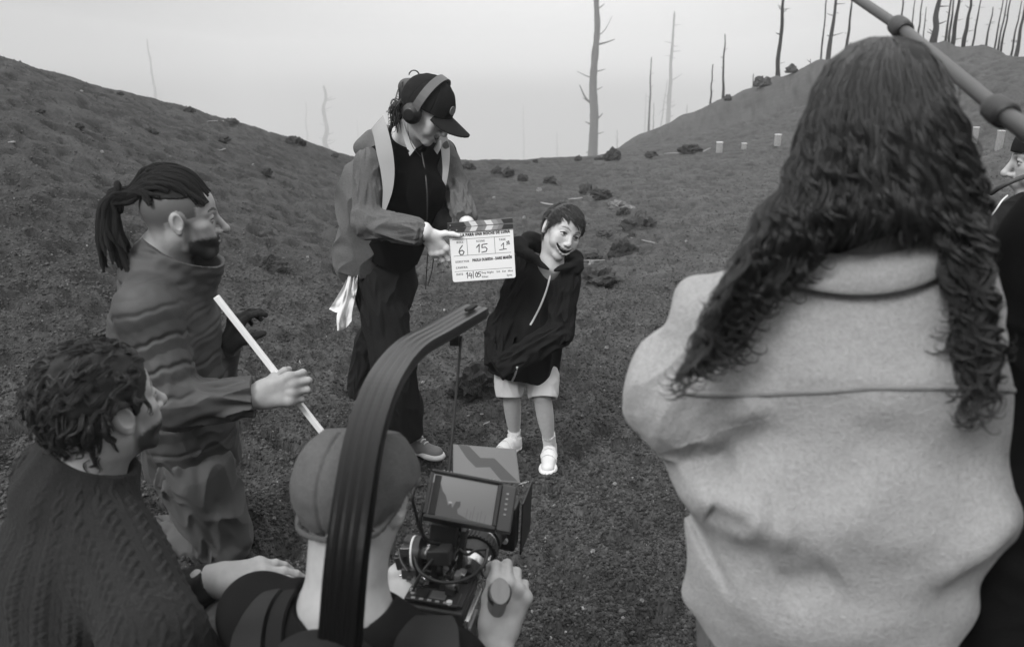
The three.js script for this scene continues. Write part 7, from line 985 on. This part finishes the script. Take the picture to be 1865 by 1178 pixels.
function chip(px, py, dx, dy, w, label, group) {   // a splinter of pale wood from px,py to px+dx,py+dy
  const a = onGround(px, py), b = onGround(px + dx, py + dy), m = a.clone().lerp(b, 0.5), r = 0.7 * w * m.clone().sub(EYE).length() / FPX / 2, R = rng(px * 7 + py); m.y += r; const c = m.clone().lerp(a, 0.4).add(V((R() - 0.5) * r * 3, r * R(), 0)); a.y += r; b.y += r * (1 + R());
  const k = new THREE.Mesh(tube([a, c, m, b].map((q) => q.clone().sub(m)), (t) => r * (0.55 + 0.5 * Math.sin(t * 3)), 5, 8), woodM); k.name = numbered('wood_splinter'); k.position.copy(m); k.castShadow = k.receiveShadow = true; scene.add(k); return tag(k, label, 'wood splinter', group);
}
chip(952, 888, 6, -42, 7, 'pale forked stick standing as a mark in front of the boy shoes'); chip(945, 886, 18, -4, 6, 'short pale splinter at the foot of the marking stick'); chip(745, 556, 50, -10, 3, 'thin curved pale twig on the ground right of the woman legs'); chip(985, 372, 24, 5, 5, 'pale splinter left above the boy head'); chip(1035, 364, 26, 0, 4, 'flat pale splinter above the boy head'); chip(378, 222, 40, -2, 4, 'pale splinter near the crest of the left slope'); chip(470, 778, 28, 4, 3, 'pale straw on the ground below the hand with the stick'); chip(545, 655, 5, 14, 3, 'tiny upright pale chip right of the white stick'); chip(1062, 468, 40, 3, 3, 'pale twig right of the boy chin'); chip(1148, 435, 50, 0, 3, 'thin pale twig by the rounded lava rock'); chip(1210, 283, 46, -3, 3, 'white strip along the path at the foot of the hill'); chip(1275, 276, 20, -6, 3, 'white strip end right of the long rock pile'); chip(14, 258, 12, -2, 5, 'pale chip at the far left of the slope'); chip(398, 272, 12, 0, 3, 'pale chip below the wedge shaped rock'); chip(850, 752, 30, -6, 6, 'pale root piece right of the hanging cord'); chip(880, 768, 12, -1, 5, 'pale chip left of the boy legs'); chip(700, 560, 6, 8, 2, 'pale speck left of the curved twig');
const paleM = rockM(0.3); for (const [px, py, s, l] of [[1012, 443 - 60, 7, 'pale pebble right above the boy hair'], [995, 478, 8, null]].slice(0, 1)) rock(px, py, s, s, l, paleM);
const PG = 'pale pebbles strewn on the ash'; for (const [px, py, s] of [[1077, 478, 9], [982, 346, 8], [955, 400, 6], [460, 296, 5], [185, 279, 6], [148, 165, 4], [505, 700, 7], [660, 640, 5], [900, 366, 5], [1180, 770, 5], [1230, 690, 5], [1105, 640, 6], [770, 690, 6], [330, 560, 5], [560, 470, 4], [1010, 930, 7], [1080, 1010, 8], [1170, 1080, 8], [1120, 880, 6], [500, 960, 7], [1060, 760, 5], [1135, 1122, 7], [1830, 960, 7], [1250, 440, 4]]) rock(px, py, s, s * 0.8, 'pale pebble lying on the dark ash', paleM, PG);
const pgm = rockM(0.5), MP = [[1310, 279, 10, 17, 'pale marker post on the path left of the other one'], [1416, 267, 10, 19, 'pale marker post beside the long black hair'], [1774, 262, 9, 26, 'grey marker post right of the black hair'], [1820, 268, 10, 34, 'tallest pale marker post near the right edge'], [1355, 274, 8, 10, 'low pale stump between two marker posts']];
for (const [px, py, w, h, l] of MP) { const p = onGround(px, py), D = p.clone().sub(EYE).dot(V(0, -SP, -CP)), W = w * D / FPX, Hh = h * D / FPX / CP, o = thing('marker_post', l, 'post', p); part('post', rbox(W, Hh, W * 0.8, W * 0.08).translate(0, Hh / 2 - 0.01, 0), pgm, o); part('post_top', rbox(W * 1.08, W * 0.2, W * 0.88, W * 0.06).translate(0, Hh, 0), mat(0.55, 0.8), o); }
renderer.render(scene, camera);
